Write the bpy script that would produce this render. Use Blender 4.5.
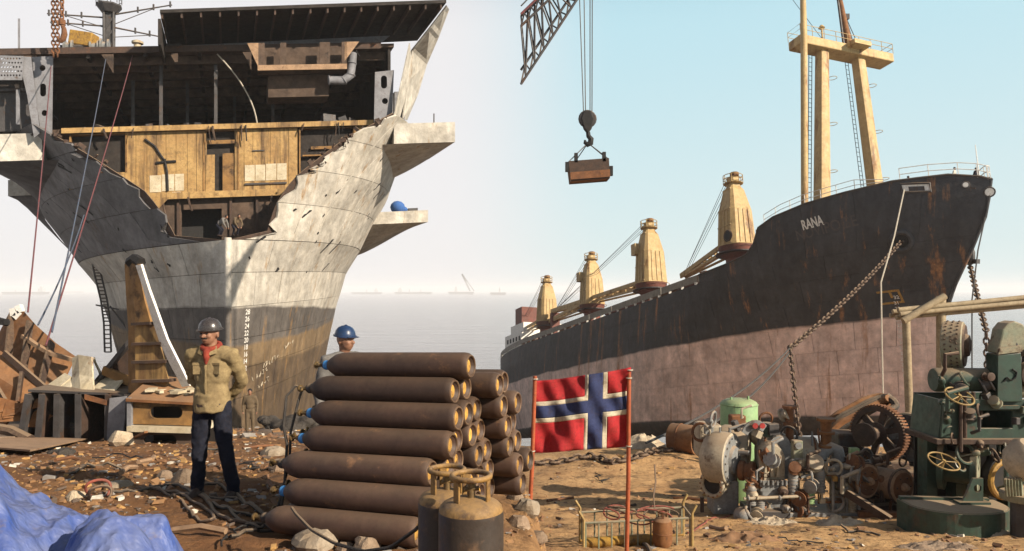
import bpy, bmesh, math, random
from mathutils import Vector as V, Matrix, noise
from mathutils.geometry import tessellate_polygon
random.seed(11)
PI = math.pi
R = math.radians
sc = bpy.context.scene
col = sc.collection
for o in list(bpy.data.objects):
    bpy.data.objects.remove(o)

# ------------------------------------------------------------------ camera
FPX = 750.0
HOR = 290.0
cd = bpy.data.cameras.new('camera')
cam = bpy.data.objects.new('camera', cd)
col.objects.link(cam)
cam.rotation_euler = (PI / 2, 0, 0)
cd.sensor_width = 36
cd.lens = FPX / 1024 * 36
cd.shift_y = (HOR - 275.5) / 1024
cd.clip_start = 0.1
cd.clip_end = 30000
sc.camera = cam

# ------------------------------------------------------------------ light
SUN_AZ, SUN_EL = R(58), R(29)
S = V((math.sin(SUN_AZ) * math.cos(SUN_EL), -math.cos(SUN_AZ) * math.cos(SUN_EL), math.sin(SUN_EL)))
w = bpy.data.worlds.new('World')
sc.world = w
w.use_nodes = True
nt = w.node_tree
nt.nodes.clear()
def wn(t, **k):
    n = nt.nodes.new(t)
    for a, b in k.items():
        setattr(n, a, b)
    return n
wo = wn('ShaderNodeOutputWorld')
bg = wn('ShaderNodeBackground')
sky = wn('ShaderNodeTexSky', sky_type='NISHITA', sun_disc=False, sun_elevation=SUN_EL,
         sun_rotation=math.atan2(S.x, S.y), air_density=1.0, dust_density=2.5, ozone_density=1.6)
# pale haze low in the sky, milky over the carrier and clearer, bluer over the freighter; it thins towards the zenith
tc = wn('ShaderNodeTexCoord')
sep = wn('ShaderNodeSeparateXYZ')
def wmr(src, a_, b_, c_, d_):
    q_ = wn('ShaderNodeMapRange', interpolation_type='SMOOTHSTEP')
    for i_, v_ in enumerate((a_, b_, c_, d_)):
        q_.inputs[i_ + 1].default_value = v_
    nt.links.new(src, q_.inputs[0])
    return q_.outputs[0]
nt.links.new(tc.outputs['Generated'], sep.inputs[0])
side = wmr(sep.outputs[0], -0.10, 0.14, 0.0, 1.0)
low = wmr(sep.outputs[2], 0.32, 0.54, 0.90, 0.08)
up_ = wmr(sep.outputs[2], 0.0, 0.42, 0.0, 1.0)
def wmix(f_, c1_, c2_):
    q_ = wn('ShaderNodeMix', data_type='RGBA')
    for v_, i_ in ((f_, 0), (c1_, 6), (c2_, 7)):
        if isinstance(v_, tuple): q_.inputs[i_].default_value = v_
        else: nt.links.new(v_, q_.inputs[i_])
    return q_.outputs[2]
blue = wmix(up_, (8.0, 9.6, 9.7, 1), (5.9, 9.0, 10.0, 1))
veil = wmix(side, (10.2, 9.95, 9.95, 1), blue)
nt.links.new(wmix(low, sky.outputs[0], veil), bg.inputs[0])
bg.inputs[1].default_value = 0.052
nt.links.new(bg.outputs[0], wo.inputs[0])

sd = bpy.data.lights.new('sun', 'SUN')
sun = bpy.data.objects.new('sun', sd)
col.objects.link(sun)
sd.energy = 5.0
sd.angle = R(0.6)
sd.color = (1.0, 0.87, 0.70)
sun.rotation_euler = S.to_track_quat('Z', 'Y').to_euler()
sun.location = S * 60

sc.view_settings.view_transform = 'Standard'
sc.view_settings.look = 'None'
sc.view_settings.gamma = 1
sc.view_settings.exposure = 0.84
sc.cycles.use_denoising = True
sc.cycles.max_bounces = 6
sc.cycles.volume_bounces = 1

# ------------------------------------------------------------------ helpers
def P(px, py, Y):
    return V(((px - 512) / FPX * Y, Y, (HOR - py) / FPX * Y))

def lerp(a, b, t):
    return a + (b - a) * t

def sstep(x):
    x = min(1, max(0, x))
    return x * x * (3 - 2 * x)

def table(t, x):
    if x <= t[0][0]:
        return t[0][1]
    for (a, b), (c, d) in zip(t, t[1:]):
        if x <= c:
            return b + (d - b) * (x - a) / (c - a)
    return t[-1][1]

def fb(x, y, z=0.0, o=4):
    return noise.fractal(V((x, y, z)), 1.0, 2.0, o)

class MB:
    def __init__(s, M=None):
        s.v, s.f, s.M = [], [], M or Matrix()
    def add(s, vs, fs):
        n = len(s.v)
        s.v += [s.M @ V(p) for p in vs]
        s.f += [tuple(i + n for i in f) for f in fs]
        return s
    def box(s, c, d, rot=None):
        h = [x / 2 for x in d]
        m = rot.to_matrix() if rot is not None and not isinstance(rot, Matrix) else rot
        vs = []
        for i in (-1, 1):
            for j in (-1, 1):
                for k in (-1, 1):
                    q = V((i * h[0], j * h[1], k * h[2]))
                    vs.append(V(c) + (m @ q if m else q))
        return s.add(vs, [(0, 1, 3, 2), (4, 6, 7, 5), (0, 4, 5, 1), (2, 3, 7, 6), (0, 2, 6, 4), (1, 5, 7, 3)])
    def beam(s, a, b, wd, ht, up=(0, 0, 1)):
        a, b = V(a), V(b)
        d = (b - a).normalized()
        x = d.cross(V(up))
        if x.length < 1e-4:
            x = d.cross(V((0, 1, 0)))
        x.normalize()
        u = x.cross(d)
        vs = [p + x * i * wd / 2 + u * j * ht / 2 for p in (a, b) for i, j in ((-1, -1), (1, -1), (1, 1), (-1, 1))]
        return s.add(vs, [(3, 2, 1, 0), (4, 5, 6, 7), (0, 1, 5, 4), (1, 2, 6, 5), (2, 3, 7, 6), (3, 0, 4, 7)])
    def _fr(s, d):
        d = V(d).normalized()
        x = d.cross(V((0, 0, 1)))
        if x.length < 1e-3:
            x = V((1, 0, 0))
        x.normalize()
        return d, x, d.cross(x)
    def lathe(s, prof, p0, ax, n=20, cap=True):
        d, x, y = s._fr(ax)
        vs, fs = [], []
        for r, h in prof:
            for i in range(n):
                a = 2 * PI * i / n
                vs.append(V(p0) + d * h + x * (r * math.cos(a)) + y * (r * math.sin(a)))
        m = len(prof)
        for j in range(m - 1):
            for i in range(n):
                k = (i + 1) % n
                fs.append((j * n + i, j * n + k, (j + 1) * n + k, (j + 1) * n + i))
        fs.append(tuple(range(n - 1, -1, -1)))
        if cap:
            fs.append(tuple((m - 1) * n + i for i in range(n)))
        return s.add(vs, fs)
    def cyl(s, a, b, r0, r1=None, n=12):
        a, b = V(a), V(b)
        return s.lathe([(r0, 0), (r0 if r1 is None else r1, (b - a).length)], a, b - a, n)
    def tube(s, pts, r, n=6):
        pts = [V(p) for p in pts]
        vs, fs = [], []
        x = None
        for i, p in enumerate(pts):
            d = (pts[min(i + 1, len(pts) - 1)] - pts[max(i - 1, 0)]).normalized()
            if x is None:
                x = s._fr(d)[1]
            else:
                x = x - d * x.dot(d)
                x = x.normalized() if x.length > 1e-5 else s._fr(d)[1]
            y = d.cross(x)
            rr = r[i] if isinstance(r, (list, tuple)) else r
            vs += [p + x * rr * math.cos(2 * PI * k / n) + y * rr * math.sin(2 * PI * k / n) for k in range(n)]
        for j in range(len(pts) - 1):
            for i in range(n):
                k = (i + 1) % n
                fs.append((j * n + i, j * n + k, (j + 1) * n + k, (j + 1) * n + i))
        fs.append(tuple(range(n - 1, -1, -1)))
        fs.append(tuple((len(pts) - 1) * n + i for i in range(n)))
        return s.add(vs, fs)
    def ell(s, c, r, n=12, rot=None):
        m = n // 2 + 1
        r = (r, r, r) if not isinstance(r, (list, tuple)) else r
        vs = [V((0, 0, -r[2]))]
        for j in range(1, m):
            t = -PI / 2 + PI * j / m
            for i in range(n):
                a = 2 * PI * i / n
                vs.append(V((r[0] * math.cos(t) * math.cos(a), r[1] * math.cos(t) * math.sin(a), r[2] * math.sin(t))))
        vs.append(V((0, 0, r[2])))
        if rot is not None:
            vs = [rot @ q for q in vs]
        vs = [q + V(c) for q in vs]
        fs = [(0, 1 + (i + 1) % n, 1 + i) for i in range(n)]
        for j in range(m - 2):
            for i in range(n):
                k = (i + 1) % n
                fs.append((1 + j * n + i, 1 + j * n + k, 1 + (j + 1) * n + k, 1 + (j + 1) * n + i))
        t = len(vs) - 1
        fs += [(t, 1 + (m - 2) * n + i, 1 + (m - 2) * n + (i + 1) % n) for i in range(n)]
        return s.add(vs, fs)
    def torus(s, c, ax, Rr, r, n=24, m=8, sx=1.0):
        d, x, y = s._fr(ax)
        vs, fs = [], []
        for i in range(n):
            a = 2 * PI * i / n
            e = x * math.cos(a) * sx + y * math.sin(a)
            en = e.normalized()
            for j in range(m):
                b = 2 * PI * j / m
                vs.append(V(c) + e * Rr + en * r * math.cos(b) + d * r * math.sin(b))
        for i in range(n):
            for j in range(m):
                k, l = (i + 1) % n, (j + 1) % m
                fs.append((i * m + j, k * m + j, k * m + l, i * m + l))
        return s.add(vs, fs)
    def grid(s, rows, thick=0.0):
        nr, nc = len(rows), len(rows[0])
        rows = [[V(p) for p in r] for r in rows]
        vs = [p for r in rows for p in r]
        fs = [(j * nc + i, j * nc + i + 1, (j + 1) * nc + i + 1, (j + 1) * nc + i) for j in range(nr - 1) for i in range(nc - 1)]
        if not thick:
            return s.add(vs, fs)
        off = len(vs)
        back = []
        for j in range(nr):
            for i in range(nc):
                a = rows[j][min(i + 1, nc - 1)] - rows[j][max(i - 1, 0)]
                b = rows[min(j + 1, nr - 1)][i] - rows[max(j - 1, 0)][i]
                nn = a.cross(b)
                nn = nn.normalized() if nn.length > 1e-9 else V((0, 0, 1))
                back.append(rows[j][i] - nn * thick)
        fs2 = [tuple(reversed([k + off for k in f])) for f in fs]
        rim = [i for i in range(nc)] + [j * nc + nc - 1 for j in range(1, nr)] + [(nr - 1) * nc + i for i in range(nc - 2, -1, -1)] + [j * nc for j in range(nr - 2, 0, -1)]
        fr = [(rim[k], rim[k] + off, rim[(k + 1) % len(rim)] + off, rim[(k + 1) % len(rim)]) for k in range(len(rim))]
        return s.add(vs + back, fs + fs2 + fr)
    def poly(s, loops, vec):
        """flat polygon (first loop) with holes (other loops), extruded by vec"""
        loops = [[V(p) for p in l] for l in loops]
        vs = [p for l in loops for p in l]
        tr = tessellate_polygon(loops)
        n = len(vs)
        fs = [tuple(t) for t in tr] + [tuple(reversed([i + n for i in t])) for t in tr]
        k = 0
        for l in loops:
            for i in range(len(l)):
                j = (i + 1) % len(l)
                fs.append((k + i, k + j, k + j + n, k + i + n))
            k += len(l)
        return s.add(vs + [p + V(vec) for p in vs], fs)
    def chain(s, pts, rad, n=10):
        """closed limb: tapered segments with round joints, for remeshing"""
        for (a, b, r0, r1) in zip(pts, pts[1:], rad, rad[1:]):
            s.cyl(a, b, r0, r1, n)
        for p, r in zip(pts, rad):
            s.ell(p, r, n)
        return s
    def build(s, name, mat, parent=None, smooth=False, bevel=0.0, remesh=0.0, iters=4, fix=True):
        off = wloc(parent) if parent is not None else V((0, 0, 0))
        me = bpy.data.meshes.new(name)
        me.from_pydata([tuple(p - off) for p in s.v], [], s.f)
        if fix:
            b = bmesh.new()
            b.from_mesh(me)
            bmesh.ops.recalc_face_normals(b, faces=b.faces)
            b.to_mesh(me)
            b.free()
        o = bpy.data.objects.new(name, me)
        col.objects.link(o)
        if parent is not None:
            o.parent = parent
        if mat is not None:
            me.materials.append(MATS[mat] if isinstance(mat, str) else mat)
        if bevel:
            m = o.modifiers.new('bevel', 'BEVEL')
            m.width = bevel
            m.segments = 2
            m.limit_method = 'ANGLE'
            m.angle_limit = R(40)
        if remesh:
            m = o.modifiers.new('remesh', 'REMESH')
            m.mode = 'VOXEL'
            m.voxel_size = remesh
            m.use_smooth_shade = True
            m = o.modifiers.new('smooth', 'SMOOTH')
            m.factor = 0.5
            m.iterations = iters
        if smooth:
            me.polygons.foreach_set('use_smooth', [True] * len(me.polygons))
            try:
                me.set_sharp_from_angle(angle=R(38))
            except Exception:
                pass
        return o

def wloc(o):
    l = V((0, 0, 0))
    while o is not None:
        l = l + o.location
        o = o.parent
    return l

def tag(o, label=None, cat=None, group=None, kind=None):
    if label: o['label'] = label
    if cat: o['category'] = cat
    if group: o['group'] = group
    if kind: o['kind'] = kind
    return o

def thing(name, label, cat, loc, group=None):
    o = bpy.data.objects.new(name, None)
    col.objects.link(o)
    o.location = loc
    o.empty_display_size = 0.2
    return tag(o, label, cat, group)

def copy_tree(o, parent=None):
    c = o.copy()
    col.objects.link(c)
    c.parent = parent
    for ch in list(o.children):
        copy_tree(ch, c)
    return c

def ngon(cx, cy, rx, ry, n, f, a0=0.0):
    return [f(cx + rx * math.cos(a0 + 2 * PI * i / n), cy + ry * math.sin(a0 + 2 * PI * i / n)) for i in range(n)]

def oval(cx, cy, w_, h_, f, n=8):
    """stadium outline"""
    pts = []
    if w_ >= h_:
        r, d = h_ / 2, (w_ - h_) / 2
        for k in range(n + 1):
            a = -PI / 2 + PI * k / n
            pts.append((cx + d + r * math.cos(a), cy + r * math.sin(a)))
        for k in range(n + 1):
            a = PI / 2 + PI * k / n
            pts.append((cx - d + r * math.cos(a), cy + r * math.sin(a)))
    else:
        r, d = w_ / 2, (h_ - w_) / 2
        for k in range(n + 1):
            a = PI * k / n
            pts.append((cx + r * math.cos(a), cy + d + r * math.sin(a)))
        for k in range(n + 1):
            a = PI + PI * k / n
            pts.append((cx + r * math.cos(a), cy - d + r * math.sin(a)))
    return [f(*p) for p in pts]

def text_flat(txt, size, bold=0.012):
    cu = bpy.data.curves.new('txt', 'FONT')
    cu.body = txt
    cu.size = size
    cu.offset = size * bold
    o = bpy.data.objects.new('txt', cu)
    col.objects.link(o)
    dg = bpy.context.evaluated_depsgraph_get()
    me = bpy.data.meshes.new_from_object(o.evaluated_get(dg))
    vs = [v.co.copy() for v in me.vertices]
    fs = [tuple(p.vertices) for p in me.polygons]
    bpy.data.objects.remove(o)
    bpy.data.meshes.remove(me)
    return vs, fs

def sag(a, b, d, n=12, up=(0, 0, 1)):
    a, b = V(a), V(b)
    return [a.lerp(b, i / n) - V(up) * (d * 4 * (i / n) * (1 - i / n)) for i in range(n + 1)]

def links(mb, pts, size, wire):
    """chain links along a polyline"""
    pts = [V(p) for p in pts]
    L = [0]
    for a, b in zip(pts, pts[1:]):
        L.append(L[-1] + (b - a).length)
    step = size * 0.78
    k = 0
    s_ = 0.0
    i = 0
    while s_ < L[-1]:
        while i < len(L) - 2 and L[i + 1] < s_:
            i += 1
        d = (pts[i + 1] - pts[i]).normalized()
        p = pts[i] + d * (s_ - L[i])
        _, x, y = mb._fr(d)
        nrm = x if k % 2 else y
        z = d.cross(nrm)
        vs, fs = [], []
        n, m = 10, 5
        for q in range(n):
            a = 2 * PI * q / n
            e = d * math.cos(a) * size * 0.5 + z * math.sin(a) * size * 0.32
            en = e.normalized()
            for r in range(m):
                b = 2 * PI * r / m
                vs.append(p + e + en * wire * math.cos(b) + nrm * wire * math.sin(b))
        for q in range(n):
            for r in range(m):
                fs.append((q * m + r, (q + 1) % n * m + r, (q + 1) % n * m + (r + 1) % m, q * m + (r + 1) % m))
        mb.add(vs, fs)
        s_ += step
        k += 1
    return mb

# ------------------------------------------------------------------ materials
MATS = {}
def lin(c):
    return tuple(c) + (1,) if len(c) == 3 else c

class NB:
    def __init__(s, name):
        m = bpy.data.materials.new(name)
        m.use_nodes = True
        s.m, s.t = m, m.node_tree
        s.b = s.t.nodes['Principled BSDF']
        MATS[name] = m
    def n(s, t, **k):
        q = s.t.nodes.new(t)
        for a, b in k.items():
            setattr(q, a, b)
        return q
    def l(s, a, b):
        s.t.links.new(a, b)
    def pos(s, obj=False, sc_=(1, 1, 1)):
        mp = s.n('ShaderNodeMapping')
        mp.inputs['Scale'].default_value = sc_
        if obj:
            q = s.n('ShaderNodeTexCoord')
            s.l(q.outputs['Object'], mp.inputs[0])
            oi = s.n('ShaderNodeObjectInfo')
            mu = s.n('ShaderNodeMath', operation='MULTIPLY')
            mu.inputs[1].default_value = 37.0
            s.l(oi.outputs['Random'], mu.inputs[0])
            s.l(mu.outputs[0], mp.inputs['Location'])
        else:
            q = s.n('ShaderNodeNewGeometry')
            s.l(q.outputs['Position'], mp.inputs[0])
        return mp.outputs[0]
    def noise(s, vec, scale, detail=6, rough=0.6):
        q = s.n('ShaderNodeTexNoise')
        q.inputs['Scale'].default_value = scale
        q.inputs['Detail'].default_value = detail
        q.inputs['Roughness'].default_value = rough
        s.l(vec, q.inputs['Vector'])
        return q.outputs['Fac']
    def mr(s, v, a, b, c=0.0, d=1.0):
        q = s.n('ShaderNodeMapRange')
        q.inputs[1].default_value, q.inputs[2].default_value = a, b
        q.inputs[3].default_value, q.inputs[4].default_value = c, d
        s.l(v, q.inputs[0])
        return q.outputs[0]
    def mix(s, f, a, b, mode='MIX'):
        q = s.n('ShaderNodeMix', data_type='RGBA', blend_type=mode)
        for v, i in ((f, 0), (a, 6), (b, 7)):
            if isinstance(v, (tuple, list)):
                q.inputs[i].default_value = lin(v)
            elif isinstance(v, (int, float)):
                q.inputs[i].default_value = v
            else:
                s.l(v, q.inputs[i])
        return q.outputs[2]
    def math(s, op, a, b):
        q = s.n('ShaderNodeMath', operation=op)
        for v, i in ((a, 0), (b, 1)):
            if isinstance(v, (int, float)):
                q.inputs[i].default_value = v
            else:
                s.l(v, q.inputs[i])
        return q.outputs[0]
    def bump(s, h, strength, dist=0.02):
        q = s.n('ShaderNodeBump')
        q.inputs['Strength'].default_value = strength
        q.inputs['Distance'].default_value = dist
        s.l(h, q.inputs['Height'])
        s.l(q.outputs[0], s.b.inputs['Normal'])

def mat(name, c1, c2=None, rough=0.7, metal=0.0, scale=2.0, rust=0.0, rcol=(0.17, 0.065, 0.025), rscale=1.5, streak=False,
        bump=0.25, bscale=25.0, bdist=0.01, obj=False, var=0.0, spec=0.35, grime=0.45, dust=0.0):
    q = NB(name)
    p = q.pos(obj)
    c2 = c2 or tuple(x * 0.72 for x in c1)
    c = q.mix(q.mr(q.noise(p, scale), 0.34, 0.66), c1, c2)
    if rust:
        ps = q.pos(obj, (1, 1, 0.1)) if streak else p
        r1 = q.noise(ps, rscale, 9, 0.68)
        t = 0.72 - 0.36 * rust
        rf = q.mr(r1, t, t + 0.09)
        rc = q.mix(q.mr(q.noise(p, rscale * 5), 0.35, 0.65), rcol, tuple(x * 0.42 for x in rcol))
        c = q.mix(rf, c, rc)
    if grime:
        g = q.mr(q.noise(p, scale * 6.3, 9, 0.78), 0.44, 0.66, 0.0, grime)
        c = q.mix(g, c, tuple(x * 0.38 for x in c1))
        g = q.mr(q.noise(p, scale * 2.1, 9, 0.8), 0.52, 0.62, 0.0, grime)
        c = q.mix(g, c, (c1[0] * 0.30 + 0.022, c1[1] * 0.27 + 0.014, c1[2] * 0.25 + 0.008))
    if dust:
        gn = q.n('ShaderNodeNewGeometry')
        sn = q.n('ShaderNodeSeparateXYZ')
        q.l(gn.outputs['Normal'], sn.inputs[0])
        dn = q.math('ADD', sn.outputs[2], q.math('MULTIPLY', q.math('SUBTRACT', q.noise(p, scale * 3, 8, 0.7), 0.5), 1.1))
        c = q.mix(q.mr(dn, 0.25, 0.85, 0, dust), c, (0.30, 0.21, 0.13))
    if var:
        oi = q.n('ShaderNodeObjectInfo')
        k = q.mr(oi.outputs['Random'], 0, 1, 1 - var, 1 + var)
        cb = q.n('ShaderNodeCombineColor')
        for i in range(3):
            q.l(k, cb.inputs[i])
        c = q.mix(1.0, c, cb.outputs[0], 'MULTIPLY')
    q.l(c, q.b.inputs['Base Color'])
    rn = q.noise(p, scale * 4)
    q.l(q.mr(rn, 0.3, 0.7, max(0.05, rough - 0.12), min(1, rough + 0.12)), q.b.inputs['Roughness'])
    q.b.inputs['Metallic'].default_value = metal
    q.b.inputs['Specular IOR Level'].default_value = spec
    if bump:
        q.bump(q.noise(p, bscale, 6, 0.65), bump, bdist)
    return q.m

RUST = (0.19, 0.075, 0.03)
mat('rust', (0.20, 0.085, 0.035), (0.09, 0.04, 0.02), 0.85, scale=3, rust=0.4, rcol=(0.28, 0.11, 0.03), rscale=4, bump=0.5, bscale=40)
mat('rust_dark', (0.07, 0.04, 0.027), (0.035, 0.024, 0.019), 0.8, scale=4, rust=0.35, rcol=(0.15, 0.06, 0.025), bump=0.4, dust=0.5)
mat('rust_orange', (0.24, 0.105, 0.036), (0.12, 0.05, 0.02), 0.85, scale=2.2, rust=0.35, rcol=(0.09, 0.04, 0.02), rscale=2.5, bump=0.4, dust=0.3)
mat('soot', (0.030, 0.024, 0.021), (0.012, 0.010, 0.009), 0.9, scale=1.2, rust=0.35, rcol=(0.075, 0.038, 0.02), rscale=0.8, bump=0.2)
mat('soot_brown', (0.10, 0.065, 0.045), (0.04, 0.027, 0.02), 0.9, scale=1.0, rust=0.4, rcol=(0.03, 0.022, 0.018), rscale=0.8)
mat('ochre', (0.40, 0.255, 0.095), (0.27, 0.155, 0.055), 0.7, scale=0.8, rust=0.56, rcol=(0.13, 0.07, 0.03), rscale=0.9, streak=True, var=0.05, grime=0.7)
mat('ochre_dark', (0.26, 0.14, 0.045), (0.12, 0.065, 0.025), 0.8, scale=1.2, rust=0.5, rcol=(0.05, 0.03, 0.018), rscale=1.2)
mat('cream_plate', (0.52, 0.46, 0.34), (0.38, 0.31, 0.2), 0.7, scale=1.6, rust=0.4, rcol=RUST, rscale=1.5, bump=0.2)
mat('grey_steel', (0.20, 0.20, 0.215), (0.13, 0.13, 0.14), 0.65, scale=1.2, rust=0.35, rcol=(0.1, 0.06, 0.035), rscale=1.4)
mat('dark_steel', (0.06, 0.055, 0.055), (0.03, 0.028, 0.028), 0.6, scale=3, rust=0.45, rcol=(0.1, 0.05, 0.025), dust=0.4)
mat('black', (0.014, 0.013, 0.013), None, 0.75, bump=0.1)
mat('rope_blue', (0.05, 0.085, 0.14), (0.09, 0.08, 0.09), 0.9, scale=8)
mat('rope_red', (0.17, 0.045, 0.045), (0.1, 0.05, 0.06), 0.9, scale=8)
mat('rope_pale', (0.48, 0.43, 0.35), None, 0.9, scale=8)
mat('wire', (0.10, 0.095, 0.09), None, 0.6, metal=0.4, scale=8)
mat('white_paint', (0.72, 0.70, 0.66), (0.6, 0.57, 0.5), 0.6, scale=4, rust=0.15)
mat('mast_ochre', (0.45, 0.315, 0.14), (0.36, 0.24, 0.10), 0.65, scale=0.7, rust=0.46, rcol=(0.24, 0.11, 0.035), rscale=0.9, streak=True, bump=0.15, grime=0.4)
mat('crane_red', (0.16, 0.045, 0.03), (0.09, 0.035, 0.025), 0.7, scale=1.2, rust=0.3)
mat('concrete', (0.30, 0.25, 0.19), (0.2, 0.15, 0.1), 0.9, scale=5, bump=0.6, bscale=18, bdist=0.03, obj=True)
mat('stone', (0.26, 0.19, 0.13), (0.15, 0.1, 0.065), 0.95, scale=4, bump=0.8, bscale=14, bdist=0.04, obj=True, var=0.3)
mat('cyl_brown', (0.062, 0.033, 0.022), (0.034, 0.019, 0.014), 0.62, scale=3.5, rust=0.36, rcol=(0.17, 0.085, 0.042), rscale=5, bump=0.25, bscale=60, bdist=0.004, obj=True, var=0.34, grime=0.45, dust=0.12)
mat('cyl_end', (0.55, 0.31, 0.06), (0.32, 0.16, 0.04), 0.6, scale=14, rust=0.5, rcol=(0.09, 0.05, 0.03), rscale=12, obj=True, var=0.3)
mat('cyl_rim', (0.20, 0.13, 0.08), (0.10, 0.06, 0.04), 0.5, metal=0.4, scale=14, rust=0.4, obj=True, var=0.3)
mat('blue_cap', (0.05, 0.22, 0.50), None, 0.5, scale=6)
mat('brass', (0.26, 0.17, 0.07), (0.12, 0.08, 0.04), 0.5, metal=0.6, scale=10)
mat('rubber', (0.022, 0.020, 0.019), (0.05, 0.042, 0.035), 0.75, scale=9, dust=0.5)
mat('hose_brown', (0.085, 0.05, 0.035), (0.045, 0.03, 0.024), 0.8, scale=9, dust=0.5)
mat('hose_red', (0.28, 0.075, 0.05), (0.15, 0.055, 0.04), 0.75, scale=9)
mat('yellow_paint', (0.40, 0.23, 0.04), (0.22, 0.12, 0.035), 0.6, scale=7, rust=0.45, rcol=(0.1, 0.055, 0.025), rscale=8, bump=0.3)
mat('lpg_black', (0.042, 0.031, 0.024), (0.022, 0.017, 0.015), 0.5, scale=5, rust=0.6, rcol=(0.12, 0.07, 0.04), rscale=5, bump=0.3, bscale=50, bdist=0.004, dust=0.35)
mat('khaki', (0.26, 0.195, 0.10), (0.18, 0.13, 0.068), 0.92, scale=9, bump=0.5, bscale=70, bdist=0.004, spec=0.1)
mat('navy_cloth', (0.017, 0.019, 0.030), (0.011, 0.012, 0.018), 0.95, scale=12, bump=0.5, bscale=60, bdist=0.004, spec=0.1)
mat('skin', (0.23, 0.115, 0.07), (0.18, 0.085, 0.05), 0.6, scale=20, grime=0.1, bump=0.1)
mat('hair', (0.012, 0.010, 0.009), None, 0.7, scale=40, bump=0.6, bscale=150)
mat('lpg_yellow', (0.27, 0.15, 0.04), (0.15, 0.085, 0.03), 0.65, scale=9, rust=0.55, rcol=(0.09, 0.05, 0.028), rscale=9, bump=0.4, grime=0.6, dust=0.3)
mat('helmet_dark', (0.05, 0.042, 0.04), (0.033, 0.03, 0.03), 0.3, scale=14, grime=0.5, bump=0.1, spec=0.5)
mat('helmet_blue', (0.018, 0.042, 0.11), (0.012, 0.03, 0.075), 0.35, scale=14)
mat('scarf', (0.26, 0.05, 0.03), (0.16, 0.03, 0.025), 0.9, scale=25, spec=0.1)
mat('boot', (0.05, 0.03, 0.022), None, 0.7, scale=14)
mat('cloth_grey', (0.16, 0.15, 0.14), None, 0.9, scale=8)
mat('cloth_brown', (0.12, 0.085, 0.05), None, 0.9, scale=8)
mat('cloth_white', (0.6, 0.57, 0.5), None, 0.9, scale=8)
mat('cloth_blue', (0.04, 0.12, 0.35), None, 0.9, scale=8)
mat('machine_cream', (0.40, 0.345, 0.25), (0.28, 0.24, 0.18), 0.6, scale=2.5, rust=0.33, rcol=(0.15, 0.085, 0.045), rscale=2.2, bump=0.25, grime=0.5, dust=0.7)
mat('machine_grey', (0.23, 0.235, 0.23), (0.14, 0.145, 0.145), 0.55, scale=3, rust=0.36, rcol=(0.1, 0.07, 0.045), rscale=3, grime=0.6, dust=0.75)
mat('machine_green', (0.036, 0.068, 0.05), (0.018, 0.036, 0.028), 0.5, scale=2, rust=0.44, rcol=(0.07, 0.045, 0.03), rscale=3, grime=0.5, bump=0.2, dust=0.6)
mat('pale_green', (0.24, 0.37, 0.17), (0.17, 0.28, 0.14), 0.55, scale=2.5, rust=0.3, rcol=(0.10, 0.07, 0.05), rscale=2.2, streak=True, grime=0.2, dust=0.35)
mat('dusty_green', (0.16, 0.19, 0.135), (0.25, 0.21, 0.14), 0.7, scale=3, rust=0.38, rcol=(0.10, 0.06, 0.035), rscale=3, dust=0.8)
mat('red_dial', (0.35, 0.04, 0.035), None, 0.5, scale=9)
mat('pipe_wood', (0.34, 0.27, 0.17), (0.22, 0.165, 0.1), 0.8, scale=4, rust=0.3, rcol=(0.12, 0.07, 0.04))
mat('handwheel', (0.34, 0.24, 0.09), (0.22, 0.14, 0.055), 0.6, scale=9, rust=0.25)
mat('flag_red', (0.34, 0.022, 0.026), (0.25, 0.02, 0.022), 0.85, scale=5, bump=0.25, bscale=220, bdist=0.002, spec=0.15, grime=0.6)
mat('flag_white', (0.46, 0.41, 0.31), (0.38, 0.33, 0.24), 0.85, scale=5, bump=0.25, bscale=220, bdist=0.002, spec=0.15, grime=0.6)
mat('flag_blue', (0.032, 0.042, 0.11), (0.026, 0.034, 0.08), 0.85, scale=5, bump=0.25, bscale=220, bdist=0.002, spec=0.15, grime=0.6)
mat('flag_pole', (0.36, 0.085, 0.03), (0.24, 0.06, 0.025), 0.6, scale=8, rust=0.3)
mat('mud', (0.055, 0.045, 0.036), (0.035, 0.029, 0.024), 0.7, scale=1.5, bump=0.9, bscale=5, bdist=0.15)
mat('sand_pale', (0.46, 0.38, 0.27), (0.32, 0.24, 0.16), 0.9, scale=3, bump=0.8, bscale=12, bdist=0.04)
mat('planks', (0.26, 0.19, 0.13), (0.16, 0.11, 0.075), 0.9, scale=3, obj=True, var=0.3)
mat('sheet_tan', (0.34, 0.215, 0.125), (0.22, 0.14, 0.085), 0.85, scale=2, rust=0.3)
mat('far_ship', (0.10, 0.095, 0.10), (0.16, 0.13, 0.12), 0.8, scale=0.05, bump=0)
mat('far_white', (0.5, 0.5, 0.5), None, 0.8, scale=0.05, bump=0)

# blue tarpaulin
q = NB('tarp')
p = q.pos()
c = q.mix(q.mr(q.noise(p, 3.0, 7, 0.7), 0.38, 0.62), (0.025, 0.06, 0.24), (0.085, 0.12, 0.28))
c = q.mix(q.mr(q.noise(p, 5.0, 9, 0.7), 0.60, 0.72, 0, 0.75), c, (0.14, 0.10, 0.07))
q.l(c, q.b.inputs['Base Color'])
gn_ = q.n('ShaderNodeNewGeometry')
sn_ = q.n('ShaderNodeSeparateXYZ')
q.l(gn_.outputs['Normal'], sn_.inputs[0])
c = q.mix(q.mr(q.math('ADD', sn_.outputs[2], q.math('MULTIPLY', q.noise(p, 4.0, 8, 0.7), 0.8)), 0.75, 1.5, 0, 0.45), c, (0.17, 0.17, 0.19))
q.l(c, q.b.inputs['Base Color'])
q.b.inputs['Roughness'].default_value = 0.5
q.b.inputs['Specular IOR Level'].default_value = 0.28
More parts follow.
